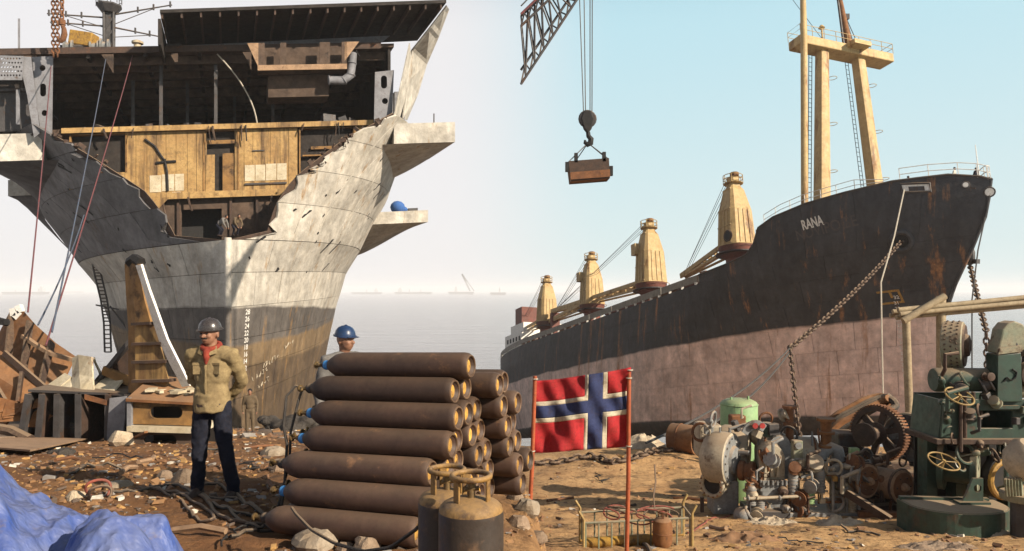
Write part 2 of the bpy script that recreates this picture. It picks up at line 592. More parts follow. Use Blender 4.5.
def crease(sc_, vec):
    return q.math('SUBTRACT', 1.0, q.math('ABSOLUTE', q.math('MULTIPLY', q.math('SUBTRACT', q.noise(vec, sc_, 3, 0.5), 0.5), 5.0), 0.0))
pv_ = q.pos(False, (1, 1.4, 0.7))
q.bump(q.math('ADD', q.math('ADD', crease(5.0, pv_), q.math('MULTIPLY', crease(11.0, pv_), 0.18)), q.math('MULTIPLY', crease(26.0, pv_), 0.04)), 0.5, 0.025)

# sea
q = NB('sea')
q.b.inputs['Base Color'].default_value = (0.22, 0.22, 0.23, 1)
q.b.inputs['Roughness'].default_value = 0.14
q.b.inputs['IOR'].default_value = 1.33
p1 = q.pos(False, (0.10, 0.28, 1))
p2 = q.pos(False, (0.012, 0.05, 1))
hh = q.math('ADD', q.noise(p1, 1.0, 5, 0.6), q.math('MULTIPLY', q.noise(p2, 1.0, 4), 3.0))
q.bump(hh, 0.9, 1.6)

# ground
q = NB('ground')
p = q.pos()
ge = q.n('ShaderNodeNewGeometry')
sp = q.n('ShaderNodeSeparateXYZ')
q.l(ge.outputs['Position'], sp.inputs[0])
big = q.noise(p, 0.55, 6, 0.62)
fine = q.noise(p, 6.0, 9, 0.72)
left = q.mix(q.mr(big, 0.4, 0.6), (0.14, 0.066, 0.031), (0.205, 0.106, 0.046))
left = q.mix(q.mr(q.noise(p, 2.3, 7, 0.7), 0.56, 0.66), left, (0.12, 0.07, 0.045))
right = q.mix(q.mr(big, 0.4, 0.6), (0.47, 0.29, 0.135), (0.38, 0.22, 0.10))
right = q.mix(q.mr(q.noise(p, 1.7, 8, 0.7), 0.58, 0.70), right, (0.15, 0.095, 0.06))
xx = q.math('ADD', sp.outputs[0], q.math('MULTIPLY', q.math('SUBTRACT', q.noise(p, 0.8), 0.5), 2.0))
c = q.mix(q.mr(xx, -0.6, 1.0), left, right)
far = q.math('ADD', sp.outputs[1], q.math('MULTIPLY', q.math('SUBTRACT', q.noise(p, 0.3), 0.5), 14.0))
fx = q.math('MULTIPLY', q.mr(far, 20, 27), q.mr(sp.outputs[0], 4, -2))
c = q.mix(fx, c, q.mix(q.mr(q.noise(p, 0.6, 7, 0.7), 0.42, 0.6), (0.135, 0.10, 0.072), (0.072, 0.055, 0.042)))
c = q.mix(q.mr(fine, 0.48, 0.7, 0, 0.75), c, (0.085, 0.043, 0.022))
c = q.mix(q.mr(q.noise(p, 0.9, 9, 0.75), 0.54, 0.62, 0, 0.75), c, (0.055, 0.034, 0.022))
c = q.mix(q.mr(q.noise(p, 14.0, 8, 0.7), 0.66, 0.72, 0, 0.4), c, (0.42, 0.30, 0.17))
q.l(c, q.b.inputs['Base Color'])
q.b.inputs['Roughness'].default_value = 0.95
q.b.inputs['Specular IOR Level'].default_value = 0.15
q.bump(q.math('ADD', fine, q.math('MULTIPLY', q.noise(p, 22, 6, 0.7), 0.5)), 0.9, 0.05)

# loose chips: colour by island
q = NB('rubble')
ge = q.n('ShaderNodeNewGeometry')
rp = q.n('ShaderNodeValToRGB')
rp.color_ramp.interpolation = 'CONSTANT'
el = rp.color_ramp.elements
el[0].position, el[0].color = 0, (0.16, 0.078, 0.036, 1)
el[1].position, el[1].color = 0.955, (0.52, 0.48, 0.4, 1)
for ps, cc in ((0.3, (0.24, 0.125, 0.05, 1)), (0.52, (0.08, 0.055, 0.04, 1)), (0.7, (0.34, 0.19, 0.06, 1)), (0.85, (0.22, 0.2, 0.18, 1))):
    e = el.new(ps)
    e.color = cc
q.l(ge.outputs['Random Per Island'], rp.inputs[0])
q.l(q.mix(q.mr(q.noise(q.pos(), 20), 0.4, 0.7, 0, 0.5), rp.outputs[0], (0.1, 0.07, 0.045)), q.b.inputs['Base Color'])
q.b.inputs['Roughness'].default_value = 0.9

def hull_mat(name, hv, layers, amp=0.5, nsc=0.35, rust=0.3, rcol=(0.30, 0.14, 0.045), var=0.06, streak=(1, 1, 0.1), rscale=1.0, blotch=None):
    """paint layers by height along hv; layers = [(height, lower colour, upper colour ...)] from the bottom"""
    q = NB(name)
    p = q.pos()
    ge = q.n('ShaderNodeNewGeometry')
    dt = q.n('ShaderNodeVectorMath', operation='DOT_PRODUCT')
    q.l(ge.outputs['Position'], dt.inputs[0])
    dt.inputs[1].default_value = hv
    h = q.math('ADD', dt.outputs['Value'], q.math('MULTIPLY', q.math('SUBTRACT', q.noise(p, nsc, 5, 0.6), 0.5), amp))
    c = None
    tone = q.mr(q.noise(q.pos(False, streak), 1.3, 8, 0.7), 0.35, 0.66)
    for ly in layers:
        ht, ca, cb = ly[:3]
        cc = q.mix(tone, ca, cb)
        hh_ = h
        if len(ly) > 3:      # paint edge that is not level: add a slope along the given direction
            d2 = q.n('ShaderNodeVectorMath', operation='DOT_PRODUCT')
            q.l(ge.outputs['Position'], d2.inputs[0])
            d2.inputs[1].default_value = ly[3]
            hh_ = q.math('ADD', h, q.math('ADD', d2.outputs['Value'], -ly[4]))
        c = cc if c is None else q.mix(q.mr(hh_, ht - 0.10, ht + 0.10), c, cc)
    if blotch:      # uneven fading of the paint itself
        for sc_, lo_, hi_ in ((blotch[0], 0.72, 1.22), (blotch[0] * 3.3, 0.78, 1.12)):
            k = q.mr(q.noise(p, sc_, 8, 0.7), 0.36, 0.64, lo_, hi_)
            cb = q.n('ShaderNodeCombineColor')
            for i in range(3):
                q.l(k, cb.inputs[i])
            c = q.mix(1.0, c, cb.outputs[0], 'MULTIPLY')
    t = 0.72 - 0.36 * rust
    r1 = q.noise(q.pos(False, streak), rscale, 9, 0.7)
    c = q.mix(q.mr(r1, t, t + 0.1, 0, 0.85), c, q.mix(q.mr(q.noise(p, 3), 0.4, 0.6), rcol, tuple(x * 0.5 for x in rcol)))
    c = q.mix(q.mr(q.noise(p, 4.5, 9, 0.75), 0.60, 0.70, 0, 0.45), c, tuple(x * 0.35 for x in rcol))
    oi = q.n('ShaderNodeObjectInfo')
    k = q.mr(oi.outputs['Random'], 0, 1, 1 - var, 1 + var)
    cb = q.n('ShaderNodeCombineColor')
    for i in range(3):
        q.l(k, cb.inputs[i])
    q.l(q.mix(1.0, c, cb.outputs[0], 'MULTIPLY'), q.b.inputs['Base Color'])
    q.b.inputs['Roughness'].default_value = 0.68
    q.b.inputs['Specular IOR Level'].default_value = 0.3
    q.bump(q.math('ADD', q.noise(p, 0.8, 4), q.math('MULTIPLY', q.noise(p, 9, 6, 0.7), 0.12)), 0.55, 0.2)
    return q.m

# ------------------------------------------------------------------ terrain
SEA = -30.0
def zl(y):
    if y < 9: return -1.43 - 0.08 * y
    if y < 60: return -2.15 - 0.17 * (y - 9)
    return -10.82 - 0.145 * (y - 60)
def zr(y):
    return -1.6 - 0.2 * y + 1.35 * math.exp(-((y - 29) / 6.0) ** 2)
def G0(x, y):
    t = sstep((y - 7.6) / 2.6)
    st = lerp(0.12, -0.1 * y, t)
    wd = lerp(0.42, 0.1 * y + 0.3, t)
    return lerp(zl(y), zr(y), sstep((x - st) / wd))
def G(x, y):
    z = G0(x, y)
    k = min(1.0, 0.25 + abs(y) / 40)
    z += 0.10 * k * fb(x * 0.45, y * 0.45, 1.0) + 0.05 * fb(x * 2.2, y * 2.2, 5.0, 3)
    if y > 18:
        z += 0.25 * sstep((y - 18) / 20) * fb(x * 0.12, y * 0.12, 9.0)
    if y < 20:
        z += 0.028 * fb(x * 6, y * 6, 3.0, 3)
    return z
def GP(x, y, dz=0.0):
    return V((x, y, G(x, y) + dz))
def GX(px, Y, dz=0.0):
    return GP((px - 512) / FPX * Y, Y, dz)
def GPX(px, py):
    """point of the ground under a pixel"""
    y = 3.0
    while y < 300:
        x = (px - 512) / FPX * y
        if (HOR - py) / FPX * y <= G(x, y):
            return GP(x, y)
        y *= 1.006
    return GP((px - 512) / FPX * 40, 40)

ys = [-14 + 0.5 * i for i in range(32)]
y = 2.0
while y < 330:
    ys.append(y)
    y += max(0.035, 0.0085 * y)
    if y > 26: y += 0.02 * (y - 26)
NX = 300
rows = []
for y in ys:
    wd = 5 + 1.15 * abs(y)
    r = []
    for i in range(NX + 1):
        k = i / NX * 2 - 1
        k = k * (0.72 + 0.28 * k * k)
        r.append(GP(k * wd, y))
    rows.append(r)
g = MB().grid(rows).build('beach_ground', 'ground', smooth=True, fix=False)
tag(g, kind='structure')
W_ = 11000
sea = MB().grid([[(x, y, SEA) for x in (-W_, -2000, -400, 0, 400, 2000, W_)] for y in (100, 200, 400, 1000, 3000, W_)]).build('sea', 'sea', fix=False)
tag(sea, kind='structure')
# ------------------------------------------------------------------ half-cut aircraft carrier
hull_mat('sooty_shade_paint', (0, 0, 1), [(-99, (0.125, 0.12, 0.122), (0.085, 0.08, 0.08))],
         amp=0.5, rust=0.36, rcol=(0.09, 0.055, 0.035), rscale=1.1, var=0.18, blotch=(0.45,))  # dark sooty plating of the shaded flank; part of its darkness is painted-in shade
A2 = V(((228 - 512) / FPX, 1, 0)).normalized()
U2 = V((A2.y, -A2.x, 0))
CO = A2 * 46.0
hull_mat('carrier_paint', (0, 0, 1), [(-99, (0.115, 0.078, 0.044), (0.065, 0.045, 0.03)), (-4.6, (0.20, 0.14, 0.078), (0.115, 0.077, 0.044)),
         (-3.3, (0.075, 0.066, 0.06), (0.11, 0.096, 0.084), tuple(A2 * -0.022), CO.dot(A2) * -0.022), (-0.95, (0.44, 0.41, 0.36), (0.345, 0.315, 0.265), tuple(A2 * 0.03), CO.dot(A2) * 0.03)],
         amp=0.5, rust=0.40, rcol=(0.33, 0.19, 0.07), rscale=1.1, var=0.07, blotch=(0.45,))
def C(u, s, z):
    p = CO + U2 * u + A2 * s
    p.z = z + (0.05 + 0.005 * max(z, 0)) * u
    return p
def CPX(px, py, s):
    """u, z of a pixel on the cross plane at s"""
    d = P(px, py, 1)
    k = (CO + A2 * s).dot(A2) / d.dot(A2)
    p = d * k
    u_ = p.dot(U2)
    z_ = (p.z - 0.05 * u_) / (1 + 0.005 * u_)
    return u_, z_
LT = [(-12, 29), (-8, 25), (-1, 18), (1, 16.4), (3.0, 13.4), (5.1, 11.8), (6.7, 10.5), (9.4, 8.0), (11.5, 6.0), (13, 5.0)]
BT = [(-6, 12.6), (-2, 12.7), (1, 13.1), (4, 14.1), (7, 15.3), (13, 15.5)]
def cb(s, z):
    return table(BT, z) * (1 - math.exp(-(s + 0.12) / table(LT, z)))
def scut(z, sg=1):
    if sg < 0:
        return table([(2.9, 0.0), (2.98, 3.0), (4.8, 3.5), (6.3, 4.0), (8.3, 5.6), (11.5, 8.0)], z)
    return table([(2.9, 0.0), (2.98, 2.3), (5, 2.5), (6.7, 3.1), (9.4, 5.2), (11.5, 7.7)], z)
carrier = thing('aircraft_carrier', 'grey white warship hull cut open at the bow, deck and yellow bulkhead exposed', 'ship', C(0, 0, zl(43)))
ZS = [-11.5, -6.4, -4.7, -2.9, -1.0, 1.0, 2.9, 5.2, 7.3, 9.4, 11.5]
SS = [0.0, 2.0, 4.6, 7.6, 11, 15, 19.5, 24.5, 30.5, 38, 47, 58]
def cs(sg, s, z, off=0.0):
    e = 0.05
    p = C(sg * cb(s, z), s, z)
    if off:
        a = C(sg * cb(s + e, z), s + e, z) - p
        b = C(sg * cb(s, z + e), s, z + e) - p
        n = a.cross(b).normalized()
        if n.dot(U2 * sg - A2 * 0.2) < 0: n = -n
        p = p + n * off
    return p
for sg in (1, -1):
    zz = [ZS[0] + (ZS[-1] - ZS[0]) * i / 40 for i in range(41)]
    shell_ = MB().grid([[cs(sg, scut(z, sg) + 60 * (k / 24) ** 1.7, z, -0.16) for k in range(25)] for z in zz], 0.05).build('hull_shell', 'rust_dark', carrier, smooth=True)
    for j in range(len(ZS) - 1):
        off = 0.35 * (j % 2)
        for i in range(len(SS) - 1):
            z0, z1 = ZS[j] + 0.015 + (0.02 if j == 6 else 0), ZS[j + 1] - 0.015
            s0 = SS[i] + (off * (SS[i + 1] - SS[i]) if i else 0) + 0.022
            s1 = SS[i + 1] + off * ((SS[i + 2] - SS[i + 1]) if i < len(SS) - 2 else 0) - 0.022
            prd = random.uniform(0, 0.022)
            n = 6
            jag = (i == 0 and z0 > 2.9)
            rows = []
            for b in range(n):
                z = lerp(z0, z1, b / (n - 1))
                r = []
                for a in range(n):
                    s = scut(z, sg) + lerp(s0, s1, a / (n - 1))
                    if jag and a == 0: s += random.uniform(-0.25, 0.6)
                    r.append(cs(sg, s, z, prd))
                rows.append(r)
            if sg < 0: rows = [list(reversed(r)) for r in rows]
            MB().grid(rows, 0.13 if i == 0 and z0 > 2.8 else 0.05).build('hull_plate', 'sooty_shade_paint' if sg < 0 and z0 > 2.8 else 'carrier_paint', shell_, smooth=True)  # upper plates of the shaded flank: darker plating with shade put into its colour
# stem bar and its torn top
MB().tube([C(0, -0.08, z) for z in (-11, -6, -1, 1.5, 3.0)], 0.2, 10).build('stem_bar', 'carrier_paint', carrier, smooth=True)
# dark torn slots burnt through the plates
for sg in (1, -1):
    for k in range(26):
        z = random.uniform(0.8, 10.2)
        s = scut(z, sg) + random.uniform(0.8, 16)
        L_ = random.choice((0.1, 0.14, 0.3, 0.6, 0.9)) * random.uniform(0.7, 1.3)
        hgt = random.uniform(0.08, 0.16)
        sl = random.uniform(0.5, 0.9)
        rows = [[cs(sg, s + a * L_ * 0.8 - b * hgt * 0.7, z + a * L_ * sl + b * hgt * random.uniform(0.2, 1.3) + random.uniform(-0.03, 0.03), 0.035) for a in (0, 0.25, 0.5, 0.75, 1)] for b in (0, 1)]
        MB().grid(rows, 0.012).build('burn_slot', 'black', carrier)
# wide riveted seam straps on the sunlit flare
for sq in (9.0, 12.6):
    rows = []
    for z in [3.6 + 0.4 * i for i in range(20)]:
        s = scut(z) * 0.4 + sq - 3.2
        if s > scut(z) + 0.3:
            rows.append([cs(1, s + d, z, 0.05) for d in (0, 0.16)])
    MB().grid(rows, 0.03).build('seam_strap', 'carrier_paint', carrier)
def cbox(m, u0, u1, s0, s1, z0, z1):
    vs = [C(u, s, z) for u in (u0, u1) for s in (s0, s1) for z in (z0, z1)]
    return m.add(vs, [(0, 1, 3, 2), (4, 6, 7, 5), (0, 4, 5, 1), (2, 3, 7, 6), (0, 2, 6, 4), (1, 5, 7, 3)])
def cpart(name, mt, *bx, **k):
    m = MB()
    for b in bx:
        cbox(m, *b)
    return m.build(name, mt, carrier, **k)
# decks
cpart('hangar_deck', 'soot_brown', (-11.6, 11.4, 9.4, 45, 11.15, 11.4))
cpart('deck_edge_beam', 'ochre', (-10.0, 10.0, 9.2, 9.38, 11.1, 11.45))
cpart('lower_deck', 'ochre_dark', (-8.4, 8.4, 8.6, 30, 6.45, 6.7))
cpart('orlop_deck', 'soot_brown', (-3.0, 3.0, 4.5, 12, 2.5, 2.7))
cpart('gallery_deck', 'soot_brown', (-13.2, 11.4, 8.6, 45, 16.35, 16.6))
cpart('gallery_edge_beam', 'rust_dark', (-13.2, 10.4, 8.35, 8.58, 16.2, 16.62))
for i, (ua, ub, zb) in enumerate(((-13.0, -11.2, 15.7), (-7.6, -6.9, 15.6), (-3.6, -3.1, 15.5), (0.9, 1.5, 15.6), (3.4, 3.9, 15.7))):
    m = MB()
    m.poly([[C(ua, 8.3, 16.1), C(ub, 8.3, 16.1), C(ub, 8.3, zb - 0.8 * (i % 2)), C(ua + 0.3, 8.3, zb)]], A2 * 0.06)
    m.build('torn_bracket', 'soot_brown', carrier)
# hangar side walls, back wall, ceiling girders
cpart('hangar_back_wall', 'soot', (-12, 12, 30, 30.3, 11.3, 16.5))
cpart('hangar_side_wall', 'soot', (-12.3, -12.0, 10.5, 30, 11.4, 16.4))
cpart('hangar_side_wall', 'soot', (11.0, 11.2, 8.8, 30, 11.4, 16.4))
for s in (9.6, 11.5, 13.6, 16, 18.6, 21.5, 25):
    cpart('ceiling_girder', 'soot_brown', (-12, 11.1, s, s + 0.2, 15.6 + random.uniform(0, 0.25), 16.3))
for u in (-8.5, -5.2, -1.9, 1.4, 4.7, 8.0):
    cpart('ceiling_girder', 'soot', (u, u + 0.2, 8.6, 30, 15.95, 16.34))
for u, s in ((-4.4, 10.5), (-0.9, 9.8), (-6.5, 14), (3.1, 14), (-3.0, 16), (0.4, 20)):
    cpart('hangar_stanchion', 'dark_steel', (u, u + 0.22, s, s + 0.22, 11.4, 16.3))
# gear lying on the hangar deck edge
m = MB()
for k in range(26):
    u = random.uniform(-9, 9.2)
    sz = random.uniform(0.15, 0.6)
    MB().box(C(u, random.uniform(9.6, 12), 11.5 + sz * 0.3), (sz * random.uniform(0.6, 1.6), sz, sz * random.uniform(0.5, 1.1)), Matrix.Rotation(random.uniform(0, 3), 3, 'Z') @ Matrix.Rotation(random.uniform(-0.4, 0.4), 3, 'X')).build('deck_scrap', 'dark_steel', carrier)
# yellow bulkhead made of upright panels
SB = 9.55
def ulim(z):
    return cb(SB, z) - 0.25
bkh = cpart('bulkhead_backing', 'soot_brown', (-8.6, 8.6, SB + 0.5, SB + 0.6, 6.6, 11.2))
opens = [(-9.5, -6.35, 8.4, 11.0), (-1.5, 0.62, 6.8, 11.05), (4.85, 8.6, 7.6, 11.0)]
u = -9.6
while u < 9.0:
    wd = random.choice((0.58, 0.66, 0.62, 0.7))
    um = u + wd / 2
    zb = 6.72
    while ulim(zb) < abs(um) and zb < 11: zb += 0.1
    zt = 11.1
    for a, b, z0, z1 in opens:
        if a < um < b:
            zt = min(zt, z0) if z0 > zb + 0.4 else zb
    if zt > zb + 0.3:
        mq = cbox(MB(), u, u + wd - 0.022, SB, SB + 0.08 + random.uniform(0, 0.03), zb, zt)
        mq.build('bulkhead_panel', 'ochre', bkh)
    u += wd
for a, b, z0, z1 in opens:
    cpart('opening_recess', 'soot', (a, b, SB + 0.42, SB + 0.48, z0, z1))
    cpart('opening_frame', 'ochre_dark', (a - 0.1, a, SB - 0.05, SB + 0.45, max(z0, 8.3 if abs(a) > 8 else z0), z1), (b, b + 0.1, SB - 0.05, SB + 0.45, z0, z1), (a, b, SB - 0.04, SB + 0.45, z1, z1 + 0.08))
cpart('half_door', 'ochre', (-1.42, -0.85, SB - 0.05, SB + 0.02, 6.8, 9.4))
cpart('half_door', 'ochre_dark', (-0.35, 0.5, SB + 0.1, SB + 0.17, 6.8, 9.5))
cpart('door_transom', 'ochre_dark', (-1.5, 0.62, SB - 0.02, SB + 0.06, 10.15, 10.4))
cpart('opening_shelf', 'ochre_dark', (5.0, 7.4, SB, SB + 0.3, 9.1, 9.2), (5.6, 7.2, SB + 0.2, SB + 0.25, 9.6, 9.8))
for ua, ub, za, zb in ((-4.9, -4.2, 6.95, 8.1), (-4.15, -3.4, 7.0, 8.15), (-3.35, -2.8, 7.0, 8.15), (1.1, 1.75, 7.5, 8.6), (1.8, 2.45, 7.5, 8.6), (2.5, 3.2, 7.5, 8.65), (3.25, 3.9, 7.5, 8.65)):
    cpart('pale_patch_panel', 'cream_plate', (ua, ub, SB - 0.03, SB - 0.005, za, zb))
cpart('white_notice_board', 'white_paint', (-3.5, -2.95, SB - 0.5, SB - 0.46, 6.35, 6.85))
cpart('bulkhead_rail', 'dark_steel', (1.1, 3.9, SB - 0.12, SB - 0.04, 7.22, 7.34))
cpart('bulkhead_rail', 'dark_steel', (1.6, 2.4, SB - 0.08, SB - 0.02, 9.55, 9.62))
m = MB()
for pts in ([(-5.2, 10.6), (-4.6, 10.1), (-4.2, 9.4), (-3.95, 9.0)], [(-4.5, 8.95), (-3.95, 9.0), (-3.3, 9.02)], [(-4.0, 9.2), (-3.85, 8.3), (-3.8, 7.0)]):
    m.tube([C(a, SB - 0.06, b) for a, b in pts], 0.09, 6)
m.build('cable_bundle', 'black', carrier)
# torn plating heaps where shell meets bulkhead
m = MB()
for k in range(60):
    sg = 1 if k % 3 else -1
    z = random.uniform(7.2, 11.2)
    s = scut(z, sg) + random.uniform(-0.1, 0.7)
    c0 = C(sg * (cb(s, z) - random.uniform(0.05, 0.45)), s, z + random.uniform(-0.1, 0.25))
    MB().box(c0, (random.uniform(0.1, 0.6), random.uniform(0.05, 0.2), random.uniform(0.05, 0.3)), Matrix.Rotation(random.uniform(0, 3), 3, 'Z') @ Matrix.Rotation(random.uniform(-1, 1), 3, 'Y')).build('torn_edge_flake', 'rust_dark', carrier)
for k in range(22):
    u = random.uniform(-8.5, 9.0)
    z0_, s0_ = random.choice(((16.2, 8.5), (11.3, 9.1), (6.4, 8.4)))
    if z0_ < 7 and abs(u) > 5: continue
    L_ = random.uniform(0.4, 1.3)
    wv = random.uniform(-0.3, 0.3)
    MB().tube([C(u, s0_, z0_), C(u + wv * 0.4, s0_ - 0.1, z0_ - L_ * 0.5), C(u + wv, s0_ - 0.05, z0_ - L_)], random.choice((0.03, 0.045, 0.07)), 5).build('hanging_strip', random.choice(('rust_dark', 'black', 'soot_brown')), carrier)
# brown wall of the tier below, with a doorway
cpart('lower_bulkhead', 'soot_brown', (-6.5, -2.9, 8.9, 9.0, 2.6, 6.5), (-0.4, 6.5, 8.9, 9.0, 2.6, 6.5), (-2.9, -0.4, 8.9, 9.0, 5.6, 6.5))
cpart('doorway_recess', 'black', (-3, -0.3, 10.5, 10.6, 2.6, 6.0))
for u in (-5.6, -3.2, 0.1, 1.8, 3.6):
    cpart('wall_stiffener', 'rust_dark', (u, u + 0.16, 8.7, 8.89, 2.7, 6.4))
cpart('lower_deck_edge', 'ochre', (-7.2, 6.4, 8.35, 8.58, 6.3, 6.75))
m = MB()
for u0, u1 in ((-4.6, -3.6), (4.2, 5.4)):
    m.poly([[C(u0, 8.2, 6.4), C(u1, 8.2, 6.4), C((u0 if u0 < 0 else u1), 8.2, 5.3)]], A2 * 0.07)
m.build('deck_knee', 'ochre', carrier)
# flight deck overhang seen from below
uA, zA = CPX(160, 13, 5.4)
uB, zB = CPX(446, 3, 5.4)
def fdz(u):
    return lerp(zA, zB, (u - uA) / (uB - uA))
def fslab(name, mt, u0, u1, s0, s1, d0, d1):
    vs = [C(u, s, fdz(u) + d) for u in (u0, u1) for s in (s0, s1) for d in (d0, d1)]
    return MB().add(vs, [(0, 1, 3, 2), (4, 6, 7, 5), (0, 4, 5, 1), (2, 3, 7, 6), (0, 2, 6, 4), (1, 5, 7, 3)]).build(name, mt, fdk)
fdk = carrier
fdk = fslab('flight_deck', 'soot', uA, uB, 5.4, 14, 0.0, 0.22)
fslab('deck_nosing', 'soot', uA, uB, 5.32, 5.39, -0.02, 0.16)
for i in range(17):
    u = lerp(uA + 0.05, uB - 0.4, i / 16)
    fslab('deck_beam', 'rust_dark', u, u + 0.12, 5.45, 11.0, -0.34, -0.005)
fslab('deck_end_girder', 'soot', uA - 0.12, uA + 0.04, 5.4, 11, -2.0, -0.36)
MB().poly([[C(uA, 11.02, 16.6), C(9.9, 11.02, 16.6), C(11.6, 11.02, fdz(11.6) - 0.36), C(uA, 11.02, fdz(uA) - 0.36)]], A2 * 0.1).build('gun_gallery_wall', 'grey_steel', carrier)
# gallery tray hanging under the gallery deck, with its openings and duct
cpart('gallery_tray', 'soot_brown', (1.9, 7.7, 7.0, 8.3, 14.5, 14.7), (1.9, 7.7, 8.1, 8.3, 14.7, 16.3))
cpart('tray_edge', 'sheet_tan', (1.85, 7.75, 6.9, 6.99, 14.45, 14.8))
m = MB()
for ua, ub in ((1.9, 2.3), (3.3, 3.7), (5.9, 6.6), (7.4, 7.75)):
    cpart('tray_post', 'soot_brown', (ua, ub, 7.0, 7.1, 14.8, 16.3))
m = MB()
m.poly([[C(1.2, 7, 16.3), C(1.9, 7, 16.3), C(1.9, 7, 14.7)]], A2 * 0.1)
m.poly([[C(7.6, 7, 16.3), C(8.6, 7, 16.3), C(7.6, 7, 15.0)]], A2 * 0.1)
m.build('tray_gusset', 'sheet_tan', carrier)
cpart('tray_step', 'soot_brown', (2.6, 6.7, 8.4, 10.5, 13.0, 14.45))
m = MB()
dp = [C(6.6, 7.6, 13.9), C(7.6, 7.6, 13.85), C(8.1, 7.6, 14.2), C(8.2, 7.6, 15.0), C(8.25, 7.6, 15.7)]
m.tube(dp, 0.3, 10)
for k in range(4):
    m.torus(dp[k], dp[k + 1] - dp[k], 0.31, 0.05, 12, 5)
m.build('vent_duct', 'grey_steel', carrier, smooth=True)
# bracket plates with lightening holes
def holed(name, mt, s, poly, holes, vec=None):
    f = lambda px, py: C(CPX(px, py, s)[0], s, CPX(px, py, s)[1])
    lo = [[f(*p) for p in poly]] + [oval(a, b, c, d, f) for a, b, c, d in holes]
    MB().poly(lo, vec or A2 * 0.08).build(name, mt, carrier)
holed('bracket_plate', 'grey_steel', 8.0, [(32, 57), (53, 56), (52, 135), (41, 133), (36, 100)], [(42.5, 68, 6, 6), (43, 90, 6, 13), (44.5, 113, 6, 6)])
holed('bracket_plate', 'grey_steel', 8.6, [(375, 72), (394, 70), (392, 120), (374, 122)], [(384, 82, 6, 13), (385, 101, 6, 6)])
holed('torn_shell_strip', 'grey_steel', 7.8, [(18, 56), (31, 57), (36, 100), (40, 133), (34, 138), (27, 95)], [])
hl = []
for r in range(5):
    for k in range(7):
        hl.append((1.6 + k * 3.0 + (r % 2) * 1.5, 58.5 + r * 4.2, 1.7, 1.9))
holed('perforated_panel', 'grey_steel', 7.6, [(-12, 55), (24, 56), (22, 80), (-12, 80)], hl)
cpart('catwalk_screen', 'soot', (-18.5, -12.2, 10.5, 10.7, 11.2, 15.6))
cpart('catwalk', 'dark_steel', (-16.5, -11.8, 9, 18, 14.0, 14.15), (-16.5, -11.6, 9.5, 9.6, 11.4, 14.0))
cpart('catwalk_post', 'grey_steel', (-12.3, -12.1, 8.4, 8.5, 11.6, 13.9), (-12.2, -12.1, 8.4, 8.5, 16.6, 18.6))
# upper shell on the sunlit side: tall strip left standing and raked outer plates
f8 = lambda px, py, s: C(CPX(px, py, s)[0], s, CPX(px, py, s)[1])
MB().grid([[f8(409, 43, 7.6), f8(411, 60, 9.5)], [f8(401, 80, 7.8), f8(409, 82, 9.6)], [f8(393, 118, 8.0), f8(398, 122, 9.6)]], 0.06).build('shell_strip', 'carrier_paint', carrier)
MB().grid([[f8(446, 5, 5.6), f8(448, 9, 9)], [f8(430, 26, 7.2), f8(438, 36, 11)], [f8(411, 50, 9.6), f8(426, 64, 13)], [f8(407, 80, 10.4), f8(417, 94, 14)], [f8(402, 118, 10.8), f8(406, 120, 14)]], 0.1).build('upper_shell_plate', 'carrier_paint', carrier)
for ua in (11.5, 11.95, 12.4):
    cpart('gallery_locker', 'grey_steel', (ua, ua + 0.35, 11, 12, 11.2, 13.6 + 0.2 * (ua > 11.6)))
# gun sponsons
def sponson(u0, u1, zt, zb, s0, s1, zh):
    """platform box whose underside sweeps aft and down into the flare"""
    sg = 1 if u1 > 0 else -1
    m = MB()
    cbox(m, min(u0, u1), max(u0, u1), s0, s1, zb, zt)
    m.build('sponson', 'carrier_paint', carrier)
    umat = 'carrier_paint' if sg > 0 else 'sooty_shade_paint'  # underside on the shaded flank gets the colour that includes painted shade
    N = 8
    rows = []
    for k in range(N + 1):
        f = k / N
        s = lerp(s0 + 0.05, s1, f)
        ui = sg * (cb(s, lerp(zb, zh, f)) - 0.25)
        uo = u1 - sg * 0.06
        z1 = zb - 0.01
        zi = lerp(zb - 0.02, zh, f ** 0.7)
        rows.append([C(lerp(ui, uo, q / 5), s, lerp(zi, z1, (q / 5) ** 1.2)) for q in range(6)])
    m = MB().grid(rows)
    n = len(m.v)
    # close the aft end and top so that the wedge is solid
    m.v += [C(sg * 10.2, s0 + 0.05, zb), C(sg * 10.2, s1, zb)]
    m.build('sponson_underside', umat, carrier, smooth=True)
uR = CPX(394, 121, 8.9)[0]
uE, zE = CPX(455, 122, 8.9)
sponson(uR, uE, zE, CPX(455, 142, 8.9)[1], 8.9, 17, 8.2)
uS1, zS1 = uE, zE
uE, zE = CPX(428, 210, 22)
uS2, zS2 = uE, zE
sponson(11.5, uE, zE, CPX(428, 222, 22)[1], 22, 31, 2.6)
uE, zE = CPX(-25, 140, 8.4)
sponson(CPX(42, 135, 8.4)[0], uE, CPX(42, 133, 8.4)[1], CPX(42, 160, 8.4)[1], 8.4, 18, 7.4)
uE, zE = CPX(8, 180, 21)
sponson(-11.5, uE, zE, CPX(8, 196, 21)[1], 21, 30, 3.5)
m = MB()
m.ell(C(uS2 - 2.6, 23.2, zS2 + 0.45), (0.7, 0.7, 0.6), 10)
m.ell(C(uS2 - 2.2, 23.4, zS2 + 0.25), (0.6, 0.5, 0.35), 10)
m.build('blue_bundle', 'cloth_blue', carrier, smooth=True)
cpart('sponson_post', 'dark_steel', (uS1 - 1.6, uS1 - 1.52, 9.2, 9.28, zS1 - 0.05, zS1 + 0.7))
cpart('sponson_locker', 'dark_steel', (uS2 - 1.5, uS2 - 0.6, 23.5, 23.9, zS2, zS2 + 0.35))
